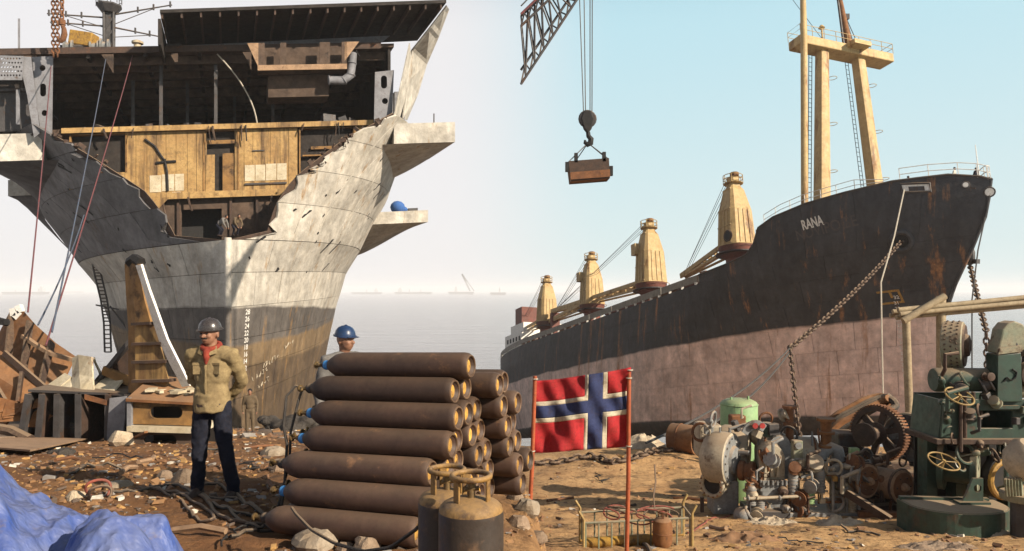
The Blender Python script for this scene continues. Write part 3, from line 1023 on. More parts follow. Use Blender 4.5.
# mast with yards
mast = thing('lattice_mast', 'dark lattice mast with spread yardarms above the cut carrier deck', 'mast', C(-8.7, 20, 16.6))
m = MB()
for a in range(4):
    q = (0.42 * math.cos(PI / 4 + a * PI / 2), 0.42 * math.sin(PI / 4 + a * PI / 2))
    m.cyl(C(-8.7 + q[0], 20 + q[1], 16.6), C(-8.7 + q[0] * 1.15, 20 + q[1], 23.5), 0.11, 0.09, 6)
    for k in range(6):
        q2 = (0.42 * math.cos(PI / 4 + (a + 1) * PI / 2), 0.42 * math.sin(PI / 4 + (a + 1) * PI / 2))
        m.beam(C(-8.7 + q[0], 20 + q[1], 16.6 + k), C(-8.7 + q2[0], 20 + q2[1], 17.6 + k), 0.09, 0.09)
cbox(m, -8.95, -8.45, 19.8, 20.2, 16.6, 23.3)
m.build('mast_column', 'dark_steel', mast)
m = MB()
m.lathe([(0.55, 0), (0.95, 0.5), (0.95, 0.62)], C(-8.7, 20, 23.1), (0, 0, 1), 8)
for a in range(8):
    x, y = 0.9 * math.cos(a * PI / 4), 0.9 * math.sin(a * PI / 4)
    m.cyl(C(-8.7 + x, 20 + y, 23.7), C(-8.7 + x, 20 + y, 24.6), 0.03, n=5)
m.torus(C(-8.7, 20, 24.6), (0, 0, 1), 0.9, 0.03, 16, 5)
m.torus(C(-8.7, 20, 24.15), (0, 0, 1), 0.9, 0.025, 16, 5)
m.cyl(C(-9.3, 20, 23.7), C(-9.5, 20, 26.0), 0.05, 0.03, 5)
m.build('crow_nest', 'dark_steel', mast)
for ue, za, ze in ((-12.9, 22.7, 23.2), (-12.7, 22.0, 22.5), (-4.2, 22.9, 23.6), (-4.6, 22.0, 20.9)):
    m = MB()
    m.cyl(C(-8.7, 20, za), C(ue, 20, ze), 0.07, 0.05, 6)
    m.cyl(C(-8.7, 20, za - 0.9), C(lerp(-8.7, ue, 0.75), 20, lerp(za, ze, 0.75)), 0.035, n=5)
    for k in (0.45, 0.7, 0.97):
        c0 = C(lerp(-8.7, ue, k), 20, lerp(za, ze, k))
        m.cyl(c0 - V((0, 0, 0.15)), c0 + V((0, 0, 0.3)), 0.08, n=6)
    m.build('yardarm', 'dark_steel', mast)
# winch on the deck edge
wn_ = thing('deck_winch', 'grubby yellow and grey winch on the cut deck edge beside the mast', 'winch', C(-8.9, 10, 16.6))
MB().box(C(-8.9, 10, 16.75), (2.6, 1.4, 0.3)).build('winch_bed', 'dark_steel', wn_)
for u, r in ((-10.0, 0.48), (-8.5, 0.42), (-7.9, 0.5)):
    MB().lathe([(r, 0), (r, 0.12), (r * 0.6, 0.14), (r * 0.6, 0.42), (r, 0.44), (r, 0.55)], C(u, 10, 17.2), U2, 16).build('winch_drum', 'machine_grey', wn_, smooth=True)
MB().box(C(-8.9, 10.3, 17.75), (1.5, 0.9, 0.9), Matrix.Rotation(0.15, 3, 'Y')).build('winch_cover', 'yellow_paint', wn_, bevel=0.05)
MB().cyl(C(-10.2, 10, 17.2), C(-7.4, 10, 17.2), 0.12).build('shaft', 'dark_steel', wn_)
bl = thing('mooring_bollard', 'small round bollard on the deck edge with a rope over it', 'bollard', C(-5.6, 9.2, 16.6))
MB().lathe([(0.28, 0), (0.24, 0.1), (0.22, 0.4), (0.36, 0.45), (0.36, 0.58), (0.2, 0.66)], C(-5.6, 9.2, 16.6), (0, 0, 1), 14).build('bollard_body', 'cream_plate', bl, smooth=True)
m = MB()
cbox(m, -3.9, -3.0, 10, 10.8, 16.6, 17.3); cbox(m, -2.9, -2.4, 10, 10.6, 16.6, 17.0)
dbx = m.build('deck_locker', 'dark_steel'); tag(dbx, 'dark steel lockers beside the raised flight deck section', 'locker')
# hanging chains and hook
hc = thing('chain_hook', 'rusty lifting hook hanging on a chain above the carrier deck', 'hook', P(61, -40, 45))
m = links(MB(), [P(62, -45, 45), P(62, 22, 45)], 0.30, 0.055)
m.build('hook_chain', 'rust', hc)
m = MB()
m.cyl(P(62, 20, 45), P(62, 25, 45), 0.2, 0.2, 8)
m.tube([P(62, 24, 45), P(64, 29, 45), P(64.5, 34, 45), P(63, 39, 45), P(60.5, 41, 45), P(58.8, 39.5, 45), P(58.6, 37, 45)], [0.12, 0.14, 0.17, 0.17, 0.15, 0.1, 0.05], 8)
m.build('hook', 'rust', hc, smooth=True)
hc = thing('lifting_chain', 'pair of rusty chains hanging onto the cut deck edge', 'chain', P(54, -40, 45.5))
for x in (53, 57):
    links(MB(), [P(x, -45, 45.5), P(x + 0.5, 56, 46.5)], 0.3, 0.05).build('chain_run', 'rust', hc)
# ropes from the deck to the beach
for k, (a, b, mt, lb) in enumerate((((107, 52, 50), (52, 332, 19), 'rope_blue', 'blue and red rope falling from the deck corner to the bent rusty plate'),
                                    ((134, 50, 51), (46, 345, 20), 'rope_red', 'red rope falling from the deck bollard to the rusty wreckage'),
                                    ((52, 56, 49), (28, 312, 21.5), 'rope_red', 'leftmost thin rope dropping past the shaded hull'),
                                    ((84, 215, 34), (38, 325, 20), 'rope_blue', 'short blue line running down to the rusty plate top'))):
    tag(MB().tube(sag(P(*a), P(*b), 0.25), 0.026, 5).build('rope', mt, smooth=True), lb, 'rope', 'ropes from the carrier')
tag(MB().tube(sag(C(-0.7, 9, 16.2), C(1.9, 9.4, 11.5), 0.5, 10, -U2), 0.05, 5).build('rope', 'rope_pale', smooth=True), 'pale rope hanging inside the open hangar', 'rope', 'ropes from the carrier')
# rope ladder on the shaded side
ld = thing('rope_ladder', 'dark hanging ladder dropping down the shaded hull to the water side', 'ladder', P(108, 352, 55))
lp = [(94, 256), (98, 275), (104, 300), (107, 322), (108, 352)]
def ladp(t, d):
    i = min(3, int(t * 4))
    f_ = t * 4 - i
    return P(lerp(lp[i][0], lp[i + 1][0], f_) + d, lerp(lp[i][1], lp[i + 1][1], f_), 55)
for d in (-3.2, 3.2):
    MB().tube([ladp(t / 12, d) for t in range(13)], 0.07, 5).build('ladder_rail', 'dark_steel', ld)
for k in range(28):
    MB().cyl(ladp(k / 27.001, -3.2), ladp(k / 27.001, 3.2), 0.05, n=5).build('rung', 'dark_steel', ld)
m = MB()
m.beam(P(96, 305, 55), P(132, 312, 55), 0.1, 0.1); m.beam(P(110, 306, 55), P(128, 330, 55), 0.08, 0.08)
m.build('stay', 'dark_steel', ld)
# draught marks and chalk scrawl on the lower hull
m = MB()
for k in range(9):
    z = -1.5 - k * 0.42
    vs, fs = text_flat(str(28 - 2 * k), 0.42)
    m.add([cs(1, 1.3 + v.x, z + v.y, 0.03) for v in vs], fs)
m.build('draught_marks', 'white_paint', carrier, fix=False)
mat('chalk', (0.42, 0.36, 0.27), (0.3, 0.25, 0.18), 0.9, scale=6)
rc = random.Random(3)
for s0, z0, n in ((2.4, -5.5, 5), (3.6, -4.9, 6), (6.8, -4.0, 4), (3.2, -6.1, 4)):
    m = MB()
    for k in range(n):
        s1 = s0 + k * 0.42
        pts = [(s1 + rc.uniform(-0.05, 0.3), z0 + 0.18 * k * 0.4 + rc.uniform(-0.16, 0.2)) for _ in range(5)]
        m.tube([cs(1, a_, b_, 0.035) for a_, b_ in pts], 0.025, 4)
    tag(m.build('chalk_writing', 'chalk', carrier), kind='stuff')
# ------------------------------------------------------------------ freighter
def vray(px, py):
    return V(((px - 512) / FPX, 1, (HOR - py) / FPX))
RA = vray(243, 441).normalized()
th_ = math.atan((441 - HOR) / FPX)
RH = V((0, math.sin(th_), math.cos(th_)))
RL = RH.cross(RA)
if RL.x > 0: RL = -RL
RO = vray(992, 184) * 55
H0 = RO.dot(RH)
def F(t, b, h):
    return RO + RA * t + RL * b + RH * h
def FPXL(px, py, b):
    """t, h of a pixel on the plane at lateral b"""
    d = vray(px, py)
    k = (RO.dot(RL) + b) / d.dot(RL)
    p = d * k - RO
    return p.dot(RA), p.dot(RH)
hull_mat('freighter_paint', tuple(RH), [(-99, (0.05, 0.045, 0.042), (0.08, 0.065, 0.055)), (H0 - 16.4, (0.70, 0.535, 0.47), (0.59, 0.43, 0.365)),
         (H0 - 8.75, (0.048, 0.049, 0.053), (0.034, 0.034, 0.037))],
         amp=0.7, nsc=0.15, rust=0.41, rcol=(0.36, 0.17, 0.07), var=0.07, rscale=0.75, blotch=(0.4,))
mat('bulwark_grey', (0.25, 0.235, 0.2), (0.18, 0.165, 0.14), 0.7, scale=0.6, rust=0.33, rcol=(0.2, 0.1, 0.04), streak=True)
ship = thing('cargo_ship', 'black and faded pink beached freighter with yellow deck cranes, bow towards the right', 'ship', F(40, 0, -18))
TS = [(-19, 6.9), (-17.75, 6.6), (-15.5, 6.4), (-10.75, 5.7), (-9, 5.2), (-6.75, 3.9), (-4.5, 2.25), (-2.25, 0.8), (0, 0), (2, 0)]
TOP = [(0, 0.35), (0.5, 0.7), (2, 1.2), (5, 1.4), (8, 1.25), (12, 1.02), (14.6, 0.55), (15.6, 0.1), (16.4, -1.2), (17.4, -1.95), (20, -2.3), (24, -2.5)]
def rts(h):
    return table(TS, h)
def rb(t, h):
    q = t - rts(h)
    if q <= 0: return 0.02
    L_ = table([(-18, 34), (-9, 30), (-3, 26), (2, 25)], h)
    pw = table([(-18, 1.6), (-9, 1.9), (-4, 2.3), (2, 2.6)], h)
    b = 9.5 * (1 - (1 - min(q / L_, 1)) ** pw)
    if t > 68:
        k = min(1, (t - 68) / 36.0)
        b *= math.sqrt(max(0.0, 1 - k ** 1.9)) * lerp(1, table([(-18, 0.25), (-10, 0.8), (-6, 1), (2, 1)], h), k)
    if h < -16.5:
        b -= 1.3 * ((-16.5 - h) / 1.5) ** 2
    return max(b, 0.02)
def fs_(sg, t, h, off=0.0):
    p = F(t, sg * rb(t, h), h)
    if off:
        e = 0.05
        a = F(t + e, sg * rb(t + e, h), h) - p
        b = F(t, sg * rb(t, h + e), h + e) - p
        n = a.cross(b)
        n = n.normalized() if n.length > 1e-9 else RL * sg
        if n.dot(RL * sg) < 0: n = -n
        p = p + n * off
    return p
HB = -18.0
def topd(t):
    return table(TOP, t) if t < 24 else -3.3
for sg in (1, -1):
    rows = []
    for j in range(33):
        k = j / 32
        r = []
        for i in range(71):
            w_ = (i / 70)
            tt = 104 * w_ ** 1.6
            h = lerp(HB, topd(tt + rts(0) * 0) - 0.02, k)
            r.append(fs_(sg, max(tt, rts(h) + 104 * w_ ** 1.6 * 0.0) if tt > rts(h) else rts(h), h, -0.16))
        rows.append(r)
    shl_ = MB().grid(rows, 0.06).build('hull_shell', 'freighter_paint', ship, smooth=True)
    if sg == 1: shl = shl_
# plating of the visible side (strakes follow the waterline)
HS = [HB, -16.6, -14.9, -13.0, -11.0, -8.8, -6.9, -5.1, -3.4]
TC = [0, 4, 8, 12.5, 17.5, 23, 29, 35.5, 42.5, 50, 58, 67, 77, 88, 104]
for j in range(len(HS) - 1):
    of = 0.45 * (j % 2)
    for i in range(len(TC) - 1):
        t0 = TC[i] + (of * (TC[i + 1] - TC[i]) if i else 0)
        t1 = TC[i + 1] + (of * (TC[i + 2] - TC[i + 1]) if i < len(TC) - 2 else 0)
        pr = random.uniform(0.0, 0.02)
        rows = []
        for b in range(5):
            h = lerp(HS[j] + 0.012, HS[j + 1] - 0.012, b / 4)
            sft = rts(h) * max(0, 1 - t0 / 20)
            sft2 = rts(h) * max(0, 1 - t1 / 20)
            rows.append([fs_(1, lerp(t0 + sft + 0.02, t1 + sft2 - 0.02, a / 5), h, pr) for a in range(6)])
        MB().grid([list(reversed(r)) for r in rows], 0.04).build('hull_plate', 'freighter_paint', shl, smooth=True)
# raised forecastle plating up to the sheer line
FT = [0, 3.5, 7.5, 11.5, 16, 20, 24]
for i in range(6):
    for lo_, hi_ in ((0.0, 0.5), (0.5, 1.0)):
        pr = random.uniform(0, 0.02)
        rows = []
        for b in range(5):
            r = []
            for a in range(9):
                t = lerp(FT[i] + 0.015, FT[i + 1] - 0.015, a / 8)
                k = lerp(lo_, hi_, b / 4)
                h = lerp(-3.39, table(TOP, t), k)
                r.append(fs_(1, t + rts(h) * max(0, 1 - t / 20), h, pr))
            rows.append(r)
        MB().grid([list(reversed(r)) for r in rows], 0.05).build('hull_plate', 'freighter_paint', shl, smooth=True)
# far side of the bow
MB().grid([[fs_(-1, t + rts(h) * max(0, 1 - t / 20), h) for t in (0, 1, 2.2, 4, 7, 11, 16, 24)] for h in [lerp(HB, 0.4, k / 16) for k in range(17)]], 0.05).build('hull_far_side', 'freighter_paint', ship, smooth=True)
MB().tube([F(rts(h) + 0.05, 0, h) for h in (-18, -15.5, -12, -9, -6.75, -4.5, -2.25, -1, 0.3)], 0.13, 8).build('stem_bar', 'freighter_paint', ship, smooth=True)
MB().tube([fs_(1, t, table(TOP, t), 0.03) for t in [0.02, 0.2, 0.5, 1, 2, 3.5, 5, 8, 11, 14, 15.6, 16.4, 17.4, 20, 24]], 0.09, 6).build('cap_rail', 'dark_steel', ship, smooth=True)
MB().tube([fs_(-1, t, table(TOP, t), 0.03) for t in [0.02, 0.2, 0.5, 1, 2, 3.5, 5, 8, 11, 14]], 0.09, 6).build('cap_rail', 'dark_steel', ship, smooth=True)
# main deck bulwark panels with freeing slots below
t = 24.0
while t < 103:
    t1 = min(t + random.choice((5.2, 6.4, 7.2)), 103.5)
    rows = [[F(lerp(t, t1 - 0.12, a / 3), rb(lerp(t, t1 - 0.12, a / 3), -3), h) for a in range(4)] for h in (-3.12, -2.42)]
    MB().grid([list(reversed(r)) for r in rows], 0.1).build('bulwark_panel', 'bulwark_grey', ship)
    for k in range(3):
        tq = lerp(t, t1, k / 3 + 0.1)
        MB().box(F(tq, rb(tq, -3) - 0.12, -3.2), (0.25, 0.25, 0.3)).build('bulwark_stay', 'white_paint', ship)
    t = t1
rows = [[F(t, b * rb(t, -3.4), -3.5) for b in (-0.98, -0.5, 0, 0.5, 0.98)] for t in (16, 24, 34, 46, 60, 74, 86, 96, 103)]
MB().grid(rows, 0.1).build('main_deck', 'rust_dark', ship)
rows = [[F(t, b * rb(t, 0), table(TOP, t) - 1.0) for b in (-0.96, 0, 0.96)] for t in (0.8, 2, 4, 7, 11, 15, 17)]
MB().grid(rows, 0.1).build('forecastle_deck', 'rust_dark', ship)
def fbox(m, t0, t1, b0, b1, h0, h1):
    vs = [F(t, b, h) for t in (t0, t1) for b in (b0, b1) for h in (h0, h1)]
    return m.add(vs, [(0, 1, 3, 2), (4, 6, 7, 5), (0, 4, 5, 1), (2, 3, 7, 6), (0, 2, 6, 4), (1, 5, 7, 3)])
def fpart(name, mt, *bx, **k):
    m = MB()
    for b in bx: fbox(m, *b)
    return m.build(name, mt, ship, **k)
fpart('forecastle_bulkhead', 'bulwark_grey', (16.6, 16.8, -8, 8, -3.5, 0.3))
for a, b in ((27.5, 37), (42, 52), (57, 68), (71, 77)):
    hco = fpart('hatch_coaming', 'rust', (a, b, -5.5, 5.5, -3.4, -1.9))
    fbox(mq := MB(), a - 0.2, b + 0.2, -5.7, 5.7, -1.88, -1.6).build('hatch_cover', 'crane_red', hco)
# stern house
sth = fpart('stern_house', 'white_paint', (88, 97, -6, 4.6, -3.4, 1.0))
fpart('stern_house', 'white_paint', (89, 96, -5, 3.8, 1.02, 2.8))
fpart('funnel', 'crane_red', (91, 94.5, -2, 3.4, 2.82, 6.0))
for k in range(4):
    fbox(MB(), 87.9, 87.98, -5 + 2.3 * k, -4.1 + 2.3 * k, -1.2, -0.3).build('house_window', 'black', sth)
for k in range(5):
    fbox(MB(), 88.6 + 1.6 * k, 89.3 + 1.6 * k, 4.61, 4.66, -0.6, 0.2).build('house_window', 'black', sth)
# rails on the forecastle
m = MB()
tt = [0.15, 0.6, 1.5, 3.0, 4.6]
for hh in (1.0, 0.5):
    m.tube([F(t, rb(t, 1) * 0.97, table(TOP, t) + hh) for t in reversed(tt)] + [F(t, -rb(t, 1) * 0.97, table(TOP, t) + hh) for t in tt], 0.035, 5)
for sg in (1, -1):
    for t in tt:
        m.cyl(F(t, sg * rb(t, 1) * 0.97, table(TOP, t) - 0.1), F(t, sg * rb(t, 1) * 0.97, table(TOP, t) + 1.0), 0.035, n=5)
m.build('bow_rail', 'white_paint', ship)
m = MB()
for hh in (0.95, 0.5):
    m.tube([F(t, rb(t, 0) * 0.97, table(TOP, t) + hh * (1 if t > 7.2 else 0.4)) for t in (5.6, 7.5, 9.5, 11.5, 13.5, 15.2)], 0.03, 5)
for t in (7.5, 8.8, 10, 11.3, 12.6, 14, 15.2):
    m.cyl(F(t, rb(t, 0) * 0.97, table(TOP, t) - 0.1), F(t, rb(t, 0) * 0.97, table(TOP, t) + 0.95), 0.035, n=5)
m.build('side_rail', 'white_paint', ship)
m = MB()
m.cyl(F(0.9, 0.0, 0.6), F(0.9, 0.0, 3.4), 0.05, 0.03, 6)
m.build('jack_staff', 'white_paint', ship)
# fairlead opening, holes, hawse pipe
def hpt(px, py, off=0.03):
    best = None
    for i in range(400):
        t = 0.1 + i * 0.07
        for j in range(3):
            pass
        # solve h for that t by pixel row
        lo_, hi_ = -18.0, 2.0
        for _ in range(30):
            h = (lo_ + hi_) / 2
            p = fs_(1, max(t, rts(h) + 0.02), h)
            yy = HOR - FPX * p.z / p.y
            if yy > py: lo_ = h
            else: hi_ = h
        p = fs_(1, max(t, rts(h) + 0.02), h)
        e = abs(512 + FPX * p.x / p.y - px)
        if best is None or e < best[0]:
            best = (e, max(t, rts(h) + 0.02), h)
    return best[1], best[2]
def hpatch(px0, py0, px1, py1, off, n=5):
    ta, ha = hpt(px0, py0)
    tb, hb = hpt(px1, py1)
    return [[fs_(1, lerp(ta, tb, i / n), lerp(ha, hb, j / 2), off) for i in range(n + 1)] for j in range(3)]
m = MB()
ta, ha = hpt(901, 188); tb, hb = hpt(930, 187)
m.tube([fs_(1, t, h, 0.03) for t, h in ((ta, ha - 0.35), (ta, ha + 0.3), (lerp(ta, tb, 0.5), (ha + hb) / 2 + 0.32), (tb, hb + 0.3), (tb, hb - 0.35), (lerp(ta, tb, 0.5), (ha + hb) / 2 - 0.37), (ta, ha - 0.35))], 0.1, 6)
m.build('fairlead_frame', 'dark_steel', ship, smooth=True)
MB().grid([[fs_(1, lerp(ta, tb, i / 4), lerp(ha, hb, i / 4) + d, 0.025) for i in range(5)] for d in (-0.3, 0.26)], 0.01).build('fairlead_opening', 'white_paint', ship)
MB().grid([[fs_(1, lerp(ta, tb, i / 4), lerp(ha, hb, i / 4) + d, 0.05) for i in (1, 2, 2.6, 3.2)] for d in (-0.26, 0.08)], 0.02).build('fairlead_roller', 'dark_steel', ship)
for px, py, r in ((965, 185, 0.2), (989, 192, 0.3)):
    t, h = hpt(px, py)
    c0 = fs_(1, t, h, 0.03)
    nn = (fs_(1, t, h, 0.5) - fs_(1, t, h, 0.01)).normalized()
    MB().lathe([(r, 0), (r, 0.04), (r * 0.7, 0.05)], c0, nn, 12).build('mooring_hole', 'white_paint', ship)
    MB().torus(c0, nn, r * 1.15, 0.06, 14, 6).build('hole_rim', 'dark_steel', ship)
t, h = hpt(901, 241)
HW = fs_(1, t, h, 0.1)
nn = (fs_(1, t, h, 0.6) - fs_(1, t, h, 0.01)).normalized()
m = MB()
m.torus(HW, nn, 0.72, 0.2, 20, 8)
m.build('hawse_ring', 'freighter_paint', ship, smooth=True)
MB().lathe([(0.6, 0), (0.6, 0.02)], HW - nn * 0.08, nn, 16).build('hawse_hole', 'black', ship)
# far side anchor
m = MB()
m.ell(F(4.0, -2.0, -4.3), (0.35, 0.35, 0.8), 8)
m.beam(F(3.4, -2.0, -4.9), F(4.8, -2.2, -4.6), 0.3, 0.35)
m.build('anchor', 'dark_steel', ship, smooth=True)
# name, older welded name, draught marks, bulb mark
def hull_text(txt, size, px, py, rise, mt, nm, off=0.035, sx=1.0):
    t0, h0 = hpt(px, py)
    vs, fs = text_flat(txt, size, 0.03 if nm == 'ship_name' else 0.012)
    m = MB()
    m.add([fs_(1, max(t0 - v.x * sx, rts(h0) + 0.1), h0 + v.y + rise * v.x, off) for v in vs], fs)
    return m.build(nm, mt, ship, fix=False)
hull_text('RANA', 1.12, 803.5, 230, 0.03, 'white_paint', 'ship_name', sx=0.56)
mat('ghost_paint', (0.085, 0.07, 0.065), (0.06, 0.052, 0.05), 0.7, scale=1.5)
hull_text('NOVIPOGE', 1.25, 797, 241, 0.05, 'ghost_paint', 'older_ship_name', sx=0.75)
for k in range(15):
    t0, h0 = hpt(894 + k * 0.62, 299 + k * 5.6)
    vs, fs = text_flat(str(32 - k), 0.36)
    MB().add([fs_(1, t0 - v.x, h0 + v.y, 0.035) for v in vs], fs).build('draught_mark', 'white_paint', ship, fix=False)
m = MB()
t0, h0 = hpt(882, 305)
for dt, dh, w_, hh in ((0, 0.9, 1.3, 0.16), (0, 0, 1.4, 0.16), (-1.3, 0.0, 0.16, 1.05), (-0.75, 0.45, 0.16, 0.6)):
    m.grid([[fs_(1, t0 + dt - a * w_, h0 + dh + b * hh, 0.035) for a in (0, 0.5, 1)] for b in (0, 1)], 0.01)
m.build('bulb_mark', 'yellow_paint', ship)
# goal-post mast
def ftb(px, py, b):
    t, h = FPXL(px, py, b)
    return F(t, b, h)
pw_ = [F(0, 0, 0)]
TM = None
# find the mast station: near leg stands on b=+3 under pixel column 822
TM = FPXL(822, 208, 3.0)[0]
def mz(py, b):
    """height at the mast station for a pixel row"""
    lo_, hi_ = -6.0, 40.0
    for _ in range(40):
        h = (lo_ + hi_) / 2
        p = F(TM, b, h)
        if HOR - FPX * p.z / p.y > py: lo_ = h
        else: hi_ = h
    return h
def mb_(px, h):
    lo_, hi_ = -14.0, 14.0
    for _ in range(40):
        b = (lo_ + hi_) / 2
        p = F(TM, b, h)
        if 512 + FPX * p.x / p.y > px: lo_ = b
        else: hi_ = b
    return b
hp = mz(50, 2)
gp = thing('goalpost_mast', 'tall yellow goalpost mast with railed platform on the freighter forecastle', 'mast', F(TM, 0, 0))
def leg(bx0, bx1):
    h0 = -1.0
    b0, b1 = mb_(bx0, h0), mb_(bx1, hp)
    rows = []
    m = MB()
    for k in (0, 1):
        b, h, r = (b0, h0, 0.60) if k == 0 else (b1, hp, 0.48)
        for i in range(16):
            a = 2 * PI * i / 16
            ca_, sa_ = math.cos(a), math.sin(a)
            k_ = r / (abs(ca_) ** 5 + abs(sa_) ** 5) ** 0.2
            m.v.append(F(TM + k_ * 1.05 * ca_, b + k_ * sa_, h))
    m.f += [(i, (i + 1) % 16, 16 + (i + 1) % 16, 16 + i) for i in range(16)] + [tuple(range(16)), tuple(range(16, 32))]
    o = m.build('mast_leg', 'mast_ochre', gp, smooth=True)
    m = MB()
    for d in (-0.18, 0.18):
        m.tube([F(TM + 0.75, b0 + d + 0.75, h0), F(TM + 0.75, b1 + d + 0.7, hp)], 0.035, 4)
    for k in range(40):
        f_ = k / 40
        m.cyl(F(TM + 0.75, lerp(b0 + 0.75, b1 + 0.7, f_) - 0.18, lerp(h0, hp, f_)), F(TM + 0.75, lerp(b0 + 0.75, b1 + 0.7, f_) + 0.18, lerp(h0, hp, f_)), 0.025, n=4)
    m.build('leg_ladder', 'dark_steel', gp)
    m = MB()
    for f_ in (0.35, 0.6, 0.85):
        m.torus(F(TM - 0.3, lerp(b0, b1, f_) - 0.95, lerp(h0, hp, f_)), RH, 0.4, 0.03, 12, 4)
    m.box(F(TM, b0 - 0.8, lerp(h0, hp, 0.18)), (0.5, 0.5, 1.0))
    m.build('leg_fitting', 'mast_ochre', gp)
leg(822, 822)
leg(883, 858)
bl_, br_ = mb_(795, hp), mb_(887, hp)
m = MB()
fbox(m, TM - 0.9, TM + 0.9, br_, bl_, hp - 0.15, hp + 0.75)
m.build('platform_beam', 'mast_ochre', gp, bevel=0.1)
m = MB()
fbox(m, TM - 1.9, TM - 0.9, lerp(br_, bl_, 0.34), lerp(br_, bl_, 0.52), hp + 0.3, hp + 0.72)
m.build('platform_shelf', 'mast_ochre', gp)
m = MB()
for h in (1.25, 1.75):
    m.tube([F(TM + e, b, hp + h) for e, b in ((-0.85, br_), (-0.85, bl_), (0.85, bl_), (0.85, br_), (-0.85, br_))], 0.03, 5)
for k in range(9):
    b = lerp(br_, bl_, k / 8)
    for e in (-0.85, 0.85):
        m.cyl(F(TM + e, b, hp + 0.75), F(TM + e, b, hp + 1.75), 0.03, n=5)
m.build('platform_rail', 'mast_ochre', gp)
m = MB()
b0 = mb_(850, hp + 0.7); b1 = mb_(840, hp + 6)
m.tube([F(TM, b0, hp + 0.7), F(TM, b1, hp + 5.5), F(TM, b1 + 0.4, hp + 8)], [0.32, 0.26, 0.2], 10)
m.build('topmast', 'rust_orange', gp, smooth=True)
m = MB()
m.tube([F(TM, b0 + 0.7, hp + 0.7), F(TM, b0 + 0.9, hp + 6)], 0.12, 6)
m.tube([F(TM, b0 - 0.5, hp + 1.2), F(TM, b0 + 0.3, hp + 4.4)], 0.12, 6)
m.tube([F(TM, b0 - 1.2, hp + 1.2), F(TM, b0 + 0.3, hp + 4.6)], 0.04, 5)
m.box(F(TM, b0 + 0.2, hp + 4.2), (0.7, 0.4, 0.5))
m.build('mast_gear', 'dark_steel', gp)
m = MB()
bq = mb_(822, hp + 2)
m.cyl(F(TM, bq, hp + 0.7), F(TM, bq, hp + 2.3), 0.1, n=6)
m.lathe([(0.1, 0), (0.32, 0.12), (0.12, 0.4)], F(TM, bq, hp + 2.3), RH, 8)
m.build('vent_lamp', 'mast_ochre', gp)
bb = mb_(795, 0)
dk = MB().tube([F(TM - 1.2, bb, -0.3), F(TM - 1.2, mb_(795, hp), hp), F(TM - 1.2, mb_(795, hp + 6), hp + 8)], [0.3, 0.3, 0.22], 10).build('derrick_boom', 'mast_ochre', gp, smooth=True)
m = MB()
m.tube([F(TM - 1.2, bb - 0.5, hp + 4), F(TM, bq, hp + 1.2)], 0.03, 4)
m.tube([F(TM - 1.2, bb - 0.2, 3.5), F(TM - 1.2, bb - 0.5, 0.5)], 0.12, 5)
m.build('rigging', 'wire', gp)
